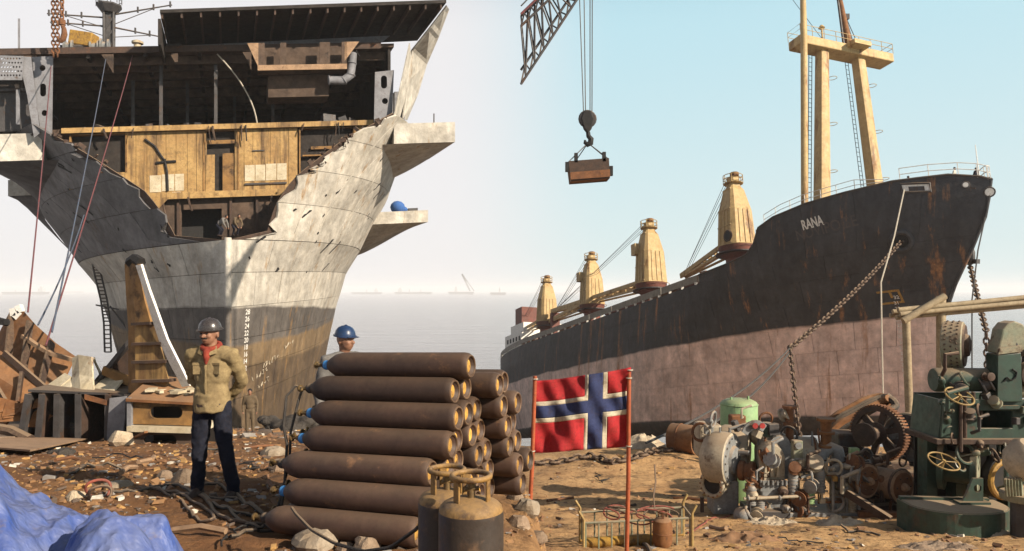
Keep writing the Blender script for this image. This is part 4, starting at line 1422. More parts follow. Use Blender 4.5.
# deck cranes
def crane(px, pbase, ptop, bq, k, jib):
    t, h = FPXL(px, pbase, bq)
    p = F(t, bq, h)
    H_ = (pbase - ptop) / FPX * p.y
    root = thing('deck_crane', ['yellow deck crane nearest the forecastle, round port low on its side', 'second yellow deck crane from the bow, long jib lowered to the left',
                 'third yellow deck crane from the bow, behind the lowered jib', 'smallest, farthest yellow deck crane by the white stern house'][k], 'crane', F(t, bq, -3.4), 'yellow deck cranes')
    sx = H_ / 8.3
    m = MB()
    m.lathe([(1.25 * sx, 0), (1.25 * sx, h + 3.4 - 1.4 * sx), (1.7 * sx, h + 3.4 - 1.0 * sx), (1.95 * sx, h + 3.4 - 0.2 * sx), (1.95 * sx, h + 3.4)], F(t, bq, -3.4), RH, 18)
    m.build('pedestal', 'crane_red', root, smooth=True)
    m = MB()
    m.lathe([(2.3 * sx, 0), (2.3 * sx, 0.12)], F(t, bq, h - 0.9 * sx), RH, 18)
    m.build('walkway_ring', 'dark_steel', root)
    m = MB()
    m.torus(F(t, bq, h - 0.1 * sx), RH, 2.25 * sx, 0.04, 18, 4)
    m.build('walkway_rail', 'mast_ochre', root)
    lv = [(0, 1.6, 1.6), (0.50, 1.42, 1.38), (0.80, 0.86, 0.9), (0.86, 0.56, 0.62), (1.0, 0.5, 0.52)]
    m = MB()
    for f_, a, b in lv:
        m.v += [F(t + a * sx * i, bq + b * sx * j, h + H_ * 0.95 * f_) for i, j in ((-1, -0.75), (-0.75, -1), (0.75, -1), (1, -0.75), (1, 0.75), (0.75, 1), (-0.75, 1), (-1, 0.75))]
    for q_ in range(4):
        m.f += [(q_ * 8 + i, q_ * 8 + (i + 1) % 8, q_ * 8 + 8 + (i + 1) % 8, q_ * 8 + 8 + i) for i in range(8)]
    m.f += [tuple(range(8)), tuple(range(32, 40))]
    chs = m.build('crane_house', 'mast_ochre', root)
    for f_, w__ in ((0.02, 1.62), (0.27, 1.52), (0.5, 1.4), (0.8, 0.92)):
        fbox(MB(), t - w__ * sx * 0.75, t + w__ * sx * 0.75, bq + w__ * sx * 0.9, bq + w__ * sx * 1.0 + 0.03, h + H_ * 0.95 * f_, h + H_ * 0.95 * f_ + 0.1).build('house_band', 'mast_ochre', chs)
    for q_ in (-0.45, 0.0, 0.45):
        MB().beam(F(t + q_ * 1.6 * sx, bq + 1.62 * sx, h + 0.2), F(t + q_ * 1.3 * sx, bq + 1.40 * sx, h + H_ * 0.47), 0.12, 0.1, RL).build('house_rib', 'mast_ochre', chs)
        MB().beam(F(t - 1.62 * sx, bq + q_ * 1.5 * sx, h + 0.2), F(t - 1.44 * sx, bq + q_ * 1.3 * sx, h + H_ * 0.47), 0.1, 0.12, RL).build('house_rib', 'mast_ochre', chs)
    m = MB()
    for hh in (0.0, 0.5, 0.9):
        m.torus(F(t, bq, h + H_ * 0.86 + hh * sx), RH, 1.05 * sx, 0.045 * sx, 12, 4)
    for i in range(8):
        a = i * PI / 4
        c0 = F(t + 1.05 * sx * math.cos(a), bq + 1.05 * sx * math.sin(a), h + H_ * 0.86)
        m.cyl(c0, c0 + RH * 0.9 * sx, 0.04 * sx, n=4)
    m.lathe([(1.05 * sx, 0), (1.05 * sx, 0.06)], F(t, bq, h + H_ * 0.855), RH, 12)
    m.build('top_gallery', 'mast_ochre', chs)
    MB().lathe([(0.5 * sx, 0), (0.5 * sx, 0.4), (0.38 * sx, 0.45)], F(t - 0.3, bq, h + H_ * 0.95), RH, 10).build('sheave_cap', 'rust_orange', root)
    if k == 0:
        c0 = F(t - 0.7 * sx, bq + 1.58 * sx, h + 0.9)
        MB().torus(c0, RL, 0.55, 0.14, 18, 6).build('round_port', 'rust_dark', chs)
        MB().lathe([(0.5, 0), (0.5, 0.1)], c0, RL, 16).build('port_hole', 'black', chs)
    if k in (1, 2):
        m = MB()
        fbox(m, t + 0.3, t + 1.4, bq + 1.3 * sx, bq + 1.9 * sx, h + H_ * 0.45, h + H_ * 0.62)
        m.build('cab_box', 'mast_ochre', chs)
    # jib
    tip, py_tip = jib
    tj, hj = FPXL(tip, py_tip, bq)
    T_ = F(tj, bq, hj)
    B_ = F(t + 1.5 * sx, bq, h + 0.5)
    m = MB()
    wj = 0.75 * sx
    for sgn in (1, -1):
        a = B_ + RL * wj * sgn
        b = T_ + RL * wj * 0.45 * sgn
        m.beam(a, b, 0.22 * sx, 0.5 * sx, RH)
        m.beam(a - RH * 0.9 * sx, b - RH * 0.2, 0.15 * sx, 0.25 * sx, RH)
    for i in range(9):
        f_ = i / 8
        a = (B_ + RL * wj).lerp(T_ + RL * wj * 0.45, f_)
        b = (B_ - RL * wj).lerp(T_ - RL * wj * 0.45, f_)
        m.beam(a, b, 0.14 * sx, 0.3 * sx, RH)
        m.beam(a, a - RH * lerp(0.9, 0.2, f_) * sx, 0.12 * sx, 0.12 * sx)
    m.build('jib', 'mast_ochre', root)
    m = MB()
    for d in (-0.5, -0.2, 0.2, 0.5):
        m.tube([F(t + 0.3, bq + d, h + H_ * 0.95), T_.lerp(B_, 0.12 * abs(d)) + RL * d * 0.4], 0.035, 4)
    m.build('luffing_wires', 'wire', root)
crane(737, 247, 170, 2.5, 0, (683, 276))
crane(651, 284, 217, 2.5, 1, (553, 311))
crane(592, 305, 251, 2.5, 2, (548, 322))
crane(547, 322, 275, 2.5, 3, (516, 334))
fpart('jib_rest', 'crane_red', (FPXL(555, 320, 2.5)[0] - 0.4, FPXL(555, 320, 2.5)[0] + 0.4, 1.8, 3.2, -3.4, FPXL(555, 313, 2.5)[1]))
for q_ in ((25, 26, 5.6, 8, -3.4, -1.7), (33.5, 35.5, 6.0, 8, -3.4, -1.9), (60, 62, 6.5, 8.2, -3.4, -2), (78, 81, 3, 7, -3.4, -1.7)):
    fpart('deck_locker', 'rust', q_)
# anchor chain, mooring lines
E3 = P(790, 348, 44)
ac = thing('anchor_chain', 'heavy anchor chain stretched from the hawse pipe of the freighter, end hanging down', 'chain', GX(800, 40))
links(MB(), sag(HW, E3, 0.35, 10), 0.46, 0.07).build('taut_run', 'rust_dark', ac)
links(MB(), sag(E3, P(801, 452, 40), 0.0, 6), 0.36, 0.06).build('hanging_run', 'rust_dark', ac)
tag(MB().tube(sag(E3, P(646, 443, 26), 0.5), 0.045, 5).build('mooring_wire', 'wire', smooth=True), 'upper wire from the anchor chain down to the sand', 'wire', 'wires on the sand')
tag(MB().tube(sag(E3 - V((0, 0, 0.2)), P(672, 442, 27), 0.7), 0.05, 5).build('mooring_wire', 'wire', smooth=True), 'lower wire from the anchor chain to the chain on the sand', 'wire', 'wires on the sand')
tf, hf = hpt(905, 190)
FL = fs_(1, tf, hf, 0.12)
t2, h2 = hpt(881, 285)
tag(MB().tube([FL, FL.lerp(P(881, 282, 53), 0.5) + V((0.08, 0, -0.2)), P(881, 282, 53), P(882, 345, 52), P(884, 440, 50)], 0.055, 5).build('mooring_rope', 'rope_pale', smooth=True), 'pale rope hanging from the bow fairlead of the freighter', 'rope')
tag(MB().tube([fs_(-1, 1.0, -1.0, 0.1), P(978, 250, 54), P(972, 300, 53), P(972, 440, 52)], 0.05, 5).build('mooring_rope', 'wire', smooth=True), 'thin dark line falling from the far side of the bow tip', 'rope')
oc = thing('bow_chain', 'rusty chain falling from the far-side anchor of the freighter', 'chain', GX(985, 50))
links(MB(), sag(F(4.4, -2.3, -4.8), P(986, 330, 50), 0.1, 5) + [P(990, 440, 49)], 0.5, 0.075).build('chain_run', 'rust_dark', oc)
# ------------------------------------------------------------------ scrap heap by the shaded hull
def sheet(rows, thick=0.05):
    return MB().grid([[P(*p) for p in r] for r in rows], thick)
wk = thing('wrecked_hull_section', 'bent rusty hull section with torn edges standing at the far left', 'scrap metal', GX(25, 20))
sheet([[(-40, 335, 22.5), (-5, 345, 22.2), (12, 311, 22), (22, 309, 21.8), (36, 325, 21.5), (56, 343, 21.2), (76, 357, 21)],
       [(-40, 360, 22.0), (-5, 362, 21.6), (8, 348, 21.4), (20, 344, 21.3), (34, 352, 21.1), (51, 364, 20.9), (68, 374, 20.7)],
       [(-40, 385, 21.2), (-5, 384, 20.9), (5, 374, 20.8), (18, 372, 20.7), (33, 376, 20.5), (48, 382, 20.4), (60, 388, 20.3)],
       [(-40, 420, 20.6), (-5, 410, 20.4), (2, 400, 20.2), (16, 398, 20.1), (32, 398, 20), (46, 399, 20), (56, 400, 20)]]).build('curved_shell', 'rust_orange', wk, smooth=True)
for a, b in (((12, 316, 21.8), (4, 398, 20.1)), ((30, 322, 21.4), (20, 396, 20.0)), ((52, 342, 21.0), (38, 396, 19.9))):
    m = MB()
    pts = [P(lerp(a[0], b[0], k / 5) , lerp(a[1], b[1], k / 5), lerp(a[2], b[2], k / 5) - 0.05 - 0.25 * math.sin(PI * k / 5) * 0.3) for k in range(6)]
    for p0, p1 in zip(pts, pts[1:]):
        m.beam(p0, p1, 0.06, 0.22, (0, 1, 0))
    m.build('frame_rib', 'rust_dark', wk)
m = MB()
pts = [P(23, 336, 21), P(36, 345, 20.8), P(52, 354, 20.6), P(74, 360, 20.5)]
for p0, p1 in zip(pts, pts[1:]): m.beam(p0, p1, 0.12, 0.10)
m.build('torn_flange', 'sheet_tan', wk)
m = MB()
for p_ in ((14, 312), (20, 309), (18, 315)):
    m.box(P(p_[0], p_[1], 21.7), (0.22, 0.15, 0.16), Matrix.Rotation(p_[0], 3, 'Y'))
m.build('torn_lug', 'white_paint', wk)
m = MB()
m.tube([P(-8, 318, 21), P(0, 321, 21), P(8, 323, 21.2)], 0.1, 6); m.box(P(-2, 322, 21), (0.5, 0.2, 0.16))
m.build('lashing', 'black', wk)
fp = thing('slanted_scrap_plate', 'orange brown scrap plate leaning in front of the bent hull section', 'scrap metal', GX(10, 19))
sheet([[(-30, 345, 20), (2, 352, 20), (24, 371, 19.8), (48, 390, 19.6)], [(-30, 380, 19.6), (0, 378, 19.6), (16, 388, 19.5), (34, 400, 19.4)], [(-30, 425, 19.2), (-2, 430, 19.2), (8, 424, 19.2), (17, 408, 19.2)]]).build('leaning_plate', 'rust_orange', fp)
m = MB()
m.beam(P(4, 353, 19.8), P(48, 391, 19.5), 0.08, 0.16); m.beam(P(22, 372, 19.5), P(18, 402, 19.2), 0.08, 0.14); m.beam(P(-5, 385, 19.4), P(10, 410, 19.1), 0.08, 0.14)
m.build('plate_stiffener', 'rust_dark', fp)
m = MB()
for k in range(9):
    p_ = P(random.uniform(-10, 26), random.uniform(408, 428), 18.6)
    m.grid([[p_, p_ + V((random.uniform(0.3, 0.7), 0.1, random.uniform(-0.1, 0.25)))], [p_ + V((0.05, 0.1, random.uniform(0.2, 0.45))), p_ + V((random.uniform(0.3, 0.8), 0.2, random.uniform(0.2, 0.5)))]], 0.04)
m.build('crumpled_strips', 'rust_orange', fp)
tag(MB().tube([P(-6, 428, 18.2), P(12, 431, 18.2), P(30, 440, 18.0)], 0.13, 8).build('scrap_pipe', 'rust_dark', smooth=True), 'dark scrap pipe lying below the orange plate', 'pipe')
# cream plates on top of the box frame
for nm, rws, lb in (('cream_scrap_plate', [[(74, 358, 19.3), (80, 355, 19.2), (93, 357, 19)], [(74, 376, 19.2), (81, 375, 19), (94, 377, 18.9)], [(72, 391, 19), (82, 391, 18.8), (95, 392, 18.8)]], 'upright pale cream scrap plate on the dark box frame'),
                    ('cream_scrap_plate', [[(46, 388, 19.2), (66, 374, 19.4)], [(58, 390, 19), (73, 378, 19.2)]], 'slanted cream strip left of the upright cream plate'),
                    ('cream_scrap_plate', [[(58, 391, 19), (72, 380, 19.2)], [(71, 391, 18.9), (74, 384, 19.1)]], 'small cream strip against the foot of the upright cream plate'),
                    ('cream_scrap_plate', [[(90, 392, 18.9), (106, 379, 19.3)], [(112, 395, 18.7), (124, 381, 19.1)]], 'grey cream plate tilted on the right of the box frame'),
                    ('cream_scrap_plate', [[(94, 360, 19.3), (95, 357, 19.3)], [(101, 380, 19.2), (99, 372, 19.3)], [(92, 390, 19.0), (103, 384, 19.2)]], 'narrow curved cream plate behind the upright cream plate')):
    tag(sheet(rws, 0.05).build(nm, 'cream_plate'), lb, 'scrap metal', 'cream scrap plates')
# dark box frame
bx = thing('steel_box_frame', 'dark open steel box frame lying on the beach under cream plates', 'scrap metal', GX(75, 18.5))
YB = 18.5
f_ = lambda px, py, dy=0.0: P(px, py, YB) + V((0, dy, 0))
zt = P(0, 391, YB).z
MB().poly([[f_(28, 392), f_(128, 396), f_(128, 392) + V((0, 1.3, 0)), f_(32, 389) + V((0, 1.3, 0))]], V((0, 0, 0.06))).build('top_plate', 'dark_steel', bx)
MB().poly([[f_(20, 446, 1.25), f_(128, 446, 1.25), f_(128, 394, 1.25), f_(30, 391, 1.25)]], V((0, 0.06, 0))).build('back_plate', 'rust_dark', bx)
for a, b, mt in ((28, 19, 'dark_steel'), (42, 37, 'rust_dark'), (57, 56, 'dark_steel'), (78, 78, 'rust_dark'), (108, 107, 'grey_steel'), (127, 128, 'dark_steel')):
    MB().poly([[f_(a, 393), f_(b, 447), f_(b, 447, 1.2), f_(a, 393, 1.2)]], V((0.06, 0, 0))).build('web_plate', mt, bx)
    MB().beam(f_(a + 0.6, 394, -0.02), f_(b + 0.6, 446, -0.02), 0.14, 0.05, (0, 1, 0)).build('flange', 'dark_steel', bx)
MB().poly([[f_(86, 394, -0.03), f_(108, 400, -0.03), f_(108, 405, -0.03), f_(86, 399, -0.03)]], V((0, -0.04, 0))).build('lip_plate', 'rust', bx)
sheet([[(111, 398, 18.45), (127, 396, 18.4)], [(109, 420, 18.4), (126, 420, 18.35)], [(108, 446, 18.4), (122, 446, 18.3)]], 0.05).build('pale_side_plate', 'grey_steel', bx)
m = MB()
for x in (64, 70): m.box(f_(x, 437, 0.6), (0.25, 0.3, 0.3))
m.beam(f_(58, 428, 0.5), f_(77, 430, 0.5), 0.08, 0.08)
m.build('inner_bracket', 'dark_steel', bx)
# web frame with oval holes
wf = thing('oval_hole_frame', 'rusty double web frame with oval lightening holes behind the standing man', 'scrap metal', GX(163, 17.6))
YW = 17.6
f_ = lambda px, py, dy=0.0: P(px, py, YW) + V((0, dy, 0))
MB().poly([[f_(131, 399), f_(203, 403), f_(203, 426), f_(131, 424)], oval(166, 412.5, 33, 12, f_)], V((0, 0.07, 0))).build('upper_web', 'ochre_dark', wf)
MB().poly([[f_(131, 430), f_(203, 431), f_(203, 452), f_(131, 450)], oval(160, 441, 33, 12, f_)], V((0, 0.07, 0))).build('lower_web', 'soot_brown', wf)
MB().poly([[f_(131, 425, -0.2), f_(203, 427, -0.2), f_(203, 427, 0.9), f_(131, 425, 0.9)]], V((0, 0, -0.12))).build('middle_flange', 'cream_plate', wf)
MB().poly([[f_(129, 398, -0.15), f_(203, 402, -0.15), f_(205, 388, 1.1), f_(131, 380, 1.1)]], V((0, 0, -0.06))).build('top_flange', 'rust_orange', wf)
MB().poly([[f_(129, 397, -0.1), f_(133, 397, -0.1), f_(133, 450, -0.1), f_(129, 450, -0.1)]], V((0, 1.1, 0))).build('end_web', 'grey_steel', wf)
MB().poly([[f_(131, 452, 1.1), f_(203, 452, 1.1), f_(203, 402, 1.1), f_(131, 399, 1.1)]], V((0, 0.06, 0))).build('back_web', 'soot', wf)
m = MB()
for k in range(10):
    p_ = f_(random.uniform(140, 200), 398 + random.uniform(-7, 0), random.uniform(0.1, 0.6))
    m.box(p_, (random.uniform(0.1, 0.4), 0.2, 0.06), Matrix.Rotation(random.uniform(0, 3), 3, 'Z'))
m.build('scale_flakes', 'cream_plate', wf)
# tall frame with the white curved strip
tf_ = thing('tall_frame_section', 'tall brown and yellow frame section standing upright against the hull', 'scrap metal', GX(142, 18.6))
sheet([[(129, 264, 18.9), (134, 262, 18.8), (142, 264, 18.6)], [(131, 300, 18.9), (138, 298, 18.7), (149, 300, 18.5)], [(133, 330, 18.8), (140, 330, 18.6), (158, 335, 18.4)], [(133, 395, 18.7), (142, 395, 18.5), (172, 395, 18.3)]], 0.12).build('web_plate', 'ochre_dark', tf_)
sheet([[(136, 322, 18.4), (156, 322, 18.25)], [(137, 382, 18.35), (170, 382, 18.15)]], 0.05).build('yellow_panel', 'ochre', tf_)
for y_, x1 in ((324, 153), (344, 163), (362, 168), (381, 174)):
    MB().beam(P(134, y_, 18.3), P(x1, y_ - 1, 18.1), 0.2, 0.07).build('stiffener', 'rust_dark', tf_)
MB().tube([P(130, 263, 18.8), P(135, 259, 18.7), P(141, 263, 18.6)], 0.14, 6).build('torn_top', 'black', tf_)
ws = [(138, 265, 143), (146, 290, 151), (153, 315, 160), (161, 340, 169), (171, 362, 180), (184, 386, 192)]
tag(sheet([[(a, y_, 18.1), (b, y_ - 1, 17.95)] for a, y_, b in ws], 0.06).build('curved_white_strip', 'white_paint', smooth=True), 'long curved white shell strip leaning from the tall frame behind the man', 'scrap metal')
m = MB()
for (a, y_, b), k in zip(ws[1:], range(5)):
    m.ell(P(lerp(a, b, 0.5) + (k % 2) * 2, y_ + 4, 17.9), 0.045, 6)
gs = thing('dark_gusset', 'dark sloping gusset plate at the foot of the tall frame', 'scrap metal', GX(115, 19.2))
MB().poly([[P(92, 388, 19.3), P(112, 362, 19.3), P(133, 336, 19.3), P(136, 396, 19.3)]], V((0, 0.1, 0))).build('gusset_plate', 'rust_dark', gs)
MB().beam(P(103, 370, 19.15), P(136, 384, 19.1), 0.1, 0.22).build('gusset_rib', 'ochre_dark', gs)
MB().beam(P(93, 387, 19.2), P(134, 337, 19.2), 0.2, 0.1).build('gusset_flange', 'dark_steel', gs)

# ------------------------------------------------------------------ people
foldtex = bpy.data.textures.new('cloth_folds', 'CLOUDS')
foldtex.noise_scale = 0.075
foldtex.noise_depth = 2
def folds(o, st):
    m_ = o.modifiers.new('folds', 'DISPLACE')
    m_.texture = foldtex
    m_.strength = st
    m_.mid_level = 0.5
    m_.texture_coords = 'GLOBAL'
def person(label, base, H, yaw, J, cl, vox, group=None, helmet=None, detail=False):
    base = V(base)
    root = thing('person', label, 'person', base, group)
    M = Matrix.Translation(base) @ Matrix.Rotation(yaw, 4, 'Z') @ Matrix.Scale(H, 4)
    d = dict(hl=(-.055, 0, .52), hr=(.055, 0, .52), kl=(-.06, -.012, .285), kr=(.06, -.012, .285), al=(-.062, .01, .055), ar=(.062, .01, .055),
             sl=(-.112, 0, .805), sr=(.112, 0, .805), el=(-.155, .03, .63), er=(.155, .03, .63), wl=(-.15, -.02, .49), wr=(.15, -.02, .49),
             nk=(0, 0, .845), hd=(0, -.008, .925), ch=(0, 0, .71), be=(0, 0, .60), lean=0.0, hy=0.0)
    d.update(J)
    g_ = {k: V(v) if isinstance(v, tuple) else v for k, v in d.items()}
    hips = (g_['hl'] + g_['hr']) / 2
    m = MB(M)
    m.ell(hips + V((0, 0.004, 0.0)), (0.098, 0.068, 0.062), 14)
    for s_ in 'lr':
        m.chain([g_['h' + s_], g_['h' + s_].lerp(g_['k' + s_], 0.5), g_['k' + s_], g_['k' + s_].lerp(g_['a' + s_], 0.4), g_['a' + s_]], [.056, .051, .042, .040, .036], 12)
    tr = m.build('trousers', cl[1], root, remesh=vox)
    m = MB(M)
    m.ell(g_['ch'], (0.106, 0.070, 0.125), 14)
    m.ell(g_['be'], (0.099, 0.069, 0.105), 14)
    m.lathe([(0.099, -0.035), (0.101, 0.02), (0.098, 0.07)], hips, g_['be'] - hips, 18) if detail else None
    m.chain([g_['sl'], (g_['sl'] + g_['sr']) / 2 + V((0, 0, 0.012)), g_['sr']], [.043, .052, .043], 12)
    for s_ in 'lr':
        m.chain([g_['s' + s_], g_['s' + s_].lerp(g_['e' + s_], 0.5), g_['e' + s_], g_['w' + s_]], [.043, .039, .034, .027], 12)
    m.cyl(g_['nk'] - V((0, 0, .035)), g_['nk'] + V((0, -0.004, .004)), .045, .040, 12)
    sh = m.build('shirt', cl[0], root, remesh=vox)
    if detail:
        folds(tr, 0.035)
        folds(sh, 0.030)
    m = MB(M)
    hd = g_['hd']
    Rz = Matrix.Rotation(g_['hy'], 3, 'Z')
    def hp_(x, y, z): return hd + Rz @ V((x, y, z))
    m.ell(hp_(0, .008, .012), (.046, .056, .056), 14)
    m.ell(hp_(0, -.012, -.022), (.037, .041, .043), 14)
    m.ell(hp_(0, -.030, -.044), (.019, .018, .015), 8)
    m.cyl(g_['nk'] - V((0, 0, .02)), hp_(0, .008, -.02), .034, .033, 12)
    if detail:
        m.chain([hp_(0, -.048, .006), hp_(0, -.062, -.014)], [.006, .0095], 8)
        m.ell(hp_(0, -.048, .014), (.034, .010, .007), 10)
        for s_ in (-1, 1):
            m.ell(hp_(s_ * .047, .008, -.006), (.007, .012, .018), 8)
            m.ell(hp_(s_ * .022, -.040, -.012), (.014, .012, .012), 8)
        m.ell(hp_(0, -.049, -.033), (.016, .009, .005), 8)
    m.chain([hips, g_['be'], g_['ch'], g_['nk']], [.05, .055, .055, .032], 10)
    m.chain([g_['sl'], g_['sr']], [.024, .024], 8)
    for s_ in 'lr':
        m.chain([g_['s' + s_], g_['e' + s_], g_['w' + s_]], [.024, .021, .019], 8)
    for s_, sg in (('l', -1), ('r', 1)):
        w0 = g_['w' + s_]
        dr = (w0 - g_['e' + s_]).normalized()
        sd_ = V((1, 0, 0)) if abs(dr.x) < 0.7 else V((0, 1, 0))
        pl = w0 + dr * 0.032
        m.chain([w0 - dr * 0.02, w0], [.022, .019], 8)
        m.ell(pl, (.022, .014, .03), 8)
        for k in range(4):
            b0 = pl + dr * .018 + sd_ * (.0105 * (k - 1.5))
            L_ = (.026, .032, .030, .022)[k]
            m.chain([b0, b0 + dr * L_ * .6, b0 + dr * L_ + V((0, -.012, -.004))], [.0062, .0058, .005], 6)
        b0 = pl - sd_ * .018 * sg
        m.chain([b0 - dr * .01, b0 - sd_ * .014 * sg + dr * .012, b0 - sd_ * .014 * sg + dr * .03], [.008, .0068, .0055], 6)
    m.build('body', 'skin', root, remesh=vox * (0.55 if detail else 0.9), iters=3)
    for s_ in 'lr':
        a = g_['a' + s_]
        m = MB(M)
        m.chain([a + V((0, .018, -.022)), a + V((0, -.03, -.028)), a + V((0, -.085, -.034))], [.031, .029, .021], 10)
        m.cyl(a + V((0, 0.004, .03)), a + V((0, 0, -.02)), .033, .031, 10)
        m.build('shoe', 'boot', root, remesh=max(vox * 0.7, 0.007), iters=2)
    if helmet:
        m = MB(M)
        ax = (Rz @ V((0, -0.10, 1))).normalized()
        c0 = hp_(0, .004, .024)
        m.lathe([(.062, 0), (.062, .012), (.056, .034), (.043, .052), (.024, .062), (.006, .065)], c0, ax, 20)
        m.lathe([(.069, -0.002), (.069, .006)], c0, ax, 20)
        m.ell(hp_(0, -.050, .020), (.046, .036, .006), 12)
        m.tube([c0 + ax * .066 + Rz @ V((0, y_, -0.9 * y_ * y_ * 18)) for y_ in (-.05, -.03, 0, .03, .05)], .006, 6)
        m.build('helmet', helmet, root, smooth=True)
    else:
        m = MB(M)
        m.ell(hp_(0, .016, .024), (.051, .056, .053), 12)
        m.build('hair', 'hair', root, smooth=True)
    return root, M, hp_
mb0 = GX(212, 7.2)
root, M, hp_ = person('worker in khaki shirt, red scarf and dark helmet standing with hands behind his back', mb0 + V((0, 0, 0.0)), 1.70, R(-4),
    dict(hl=(-.052, 0, .525), hr=(.052, 0, .525), kl=(-.062, -.02, .29), kr=(.085, -.015, .285), al=(-.075, -.02, .062), ar=(.118, .015, .05),
         sl=(-.115, .0, .81), sr=(.115, .0, .81), el=(-.148, .075, .655), er=(.138, .09, .65), wl=(-.055, .125, .56), wr=(.045, .13, .555),
         hd=(-.008, -.012, .928), hy=R(-10)), ('khaki', 'navy_cloth'), 0.013, helmet='helmet_dark', detail=True)
m = MB(M)
m.torus(V((0, -.012, .858)), (0, -.35, 1), .046, .017, 16, 8)
m.ell((0.0, -.058, .835), (.026, .014, .026), 8)
m.chain([(0.0, -.062, .83), (.004, -.074, .80), (.002, -.076, .765)], [.022, .019, .008], 8)
m.build('scarf', 'scarf', root, remesh=0.008, iters=2)
for s_ in (-1, 1):
    m = MB(M)
    m.add([V((0.004 * s_, -.062, .848)), V((.048 * s_, -.046, .862)), V((.055 * s_, -.058, .822)), V((.024 * s_, -.078, .812))], [(0, 1, 2, 3)])
    m.v += [p + V((0, 0.008, 0.0)) for p in m.v[:4]]
    m.f += [(7, 6, 5, 4), (0, 4, 5, 1), (1, 5, 6, 2), (2, 6, 7, 3), (3, 7, 4, 0)]
    m.build('collar', 'khaki', root)
    m = MB(M)
    m.box((.050 * s_, -.060, .735), (.058, .008, .062), Matrix.Rotation(-0.25 * s_, 3, 'Z'))
    m.box((.050 * s_, -.064, .762), (.060, .006, .016), Matrix.Rotation(-0.25 * s_, 3, 'Z'))
    m.build('chest_pocket', 'khaki', root, bevel=0.004)
    MB(M).ell(hp_(.019 * s_, -.049, .004), (.0065, .004, .0035), 8).build('eye', 'hair', root, smooth=True)
m = MB(M)
m.tube([V((0, -.073, .80)), V((0, -.077, .72)), V((0, -.076, .62)), V((0, -.074, .53))], .005, 6)
for k in range(5): m.ell((0.0, -.079 + 0.001 * k, .78 - .055 * k), .005, 6)
m.build('button_strip', 'khaki', root)
MB(M).chain([hp_(-.017, -.050, -.024), hp_(0, -.055, -.021), hp_(.017, -.050, -.024)], [.004, .0065, .004], 8).build('moustache', 'hair', root, smooth=True)
MB(M).lathe([(.101, 0), (.101, .016)], V((0, .002, .527)), (0, 0, 1), 20).build('belt', 'boot', root)
person('small distant worker in brown clothes standing by the bow', GX(250, 27.7), 1.66, R(10), {}, ('cloth_brown', 'cloth_brown'), 0.03)
person('worker in blue helmet looking over the stack of gas cylinders', GX(345, 7.4), 1.66, R(35), dict(hy=R(25)), ('cloth_grey', 'cloth_brown'), 0.02, helmet='helmet_blue', detail=True)
def crouch(label, u, yaw, cl, hel, s=-0.0):
    p_ = C(u, 0.9, 3.15)
    return person(label, p_, 1.62, yaw, dict(hl=(-.06, .14, .40), hr=(.06, .14, .40), kl=(-.09, -.02, .24), kr=(.09, .0, .25), al=(-.09, .06, .05), ar=(.09, .09, .05),
        ch=(0, -.04, .55), be=(0, .08, .48), sl=(-.11, -.10, .62), sr=(.11, -.10, .62), el=(-.14, -.16, .46), er=(.14, -.16, .46), wl=(-.08, -.22, .32), wr=(.08, -.22, .32),
        nk=(0, -.13, .65), hd=(0, -.20, .70)), cl, 0.03, helmet=hel)
crouch('stooping worker at left on the cut top of the bow', -0.35, R(80), ('cloth_grey', 'navy_cloth'), None)
crouch('stooping worker at right on the cut top of the bow', 0.45, R(50), ('cloth_brown', 'navy_cloth'), None)
for t_, b_, lb, cl, hel in ((2.4, 0.8, 'worker in white on the freighter bow tip', ('cloth_white', 'cloth_white'), None), (1.6, -0.4, 'dark clothed worker behind the bow tip rail', ('navy_cloth', 'navy_cloth'), None),
                            (5.0, 2.6, 'worker in blue bending over the bow fairlead', ('cloth_blue', 'navy_cloth'), None)):
    bp = F(t_, b_, table(TOP, t_) - (0.95 if t_ < 4 else 1.15))
    person(lb, bp, 1.7, 0.3 * t_, {}, cl, 0.04)

# ------------------------------------------------------------------ stack of gas cylinders
CL = 1.32
CR = 0.108
def make_cylinder(cap):
    root = thing('gas_cylinder', 'x', 'gas cylinder', (0, 0, 0), 'stacked brown gas cylinders')
    MB().lathe([(0.030, -0.05), (0.034, -0.03), (0.036, 0.0), (0.06, 0.03), (0.092, 0.085), (CR - 0.002, 0.15), (CR, 0.2), (CR, CL - 0.05), (CR - 0.006, CL - 0.02), (CR - 0.020, CL), (CR - 0.030, CL - 0.004), (CR - 0.040, CL - 0.02), (0.056, CL - 0.03)], (0, 0, 0), (1, 0, 0), 28, cap=False).build('body', 'cyl_brown', root, smooth=True)
    bd_ = root.children[0]
    MB().lathe([(0.0555, CL - 0.032), (0.053, CL - 0.028), (0.035, CL - 0.022), (0.012, CL - 0.02)], (0, 0, 0), (1, 0, 0), 20).build('base_dish', 'cyl_end', bd_, smooth=True)
    MB().torus((CL - 0.003, 0, 0), (1, 0, 0), CR - 0.025, 0.008, 28, 6).build('foot_rim', 'cyl_rim', bd_, smooth=True)
    m = MB()
    m.cyl((-0.05, 0, 0), (-0.12, 0, 0), 0.018, 0.014, 10)
    m.cyl((-0.085, 0, 0), (-0.085, 0.0, 0.05), 0.012, 0.012, 8)
    m.lathe([(0.03, 0), (0.032, 0.01), (0.026, 0.02)], (-0.115, 0, 0), (-1, 0, 0), 10)
    m.build('valve', 'brass', root, smooth=True)
    MB().lathe([(0.039, -0.035), (0.041, -0.03), (0.041, 0.012), (0.039, 0.016)], (0, 0, 0), (1, 0, 0), 14).build('neck_ring', 'blue_cap' if cap else 'rubber', root, smooth=True)
    return root
protos = [make_cylinder(True), make_cylinder(False)]
used = [False, False]
ax_ = V((math.cos(R(21)), -math.sin(R(21)), 0.03))
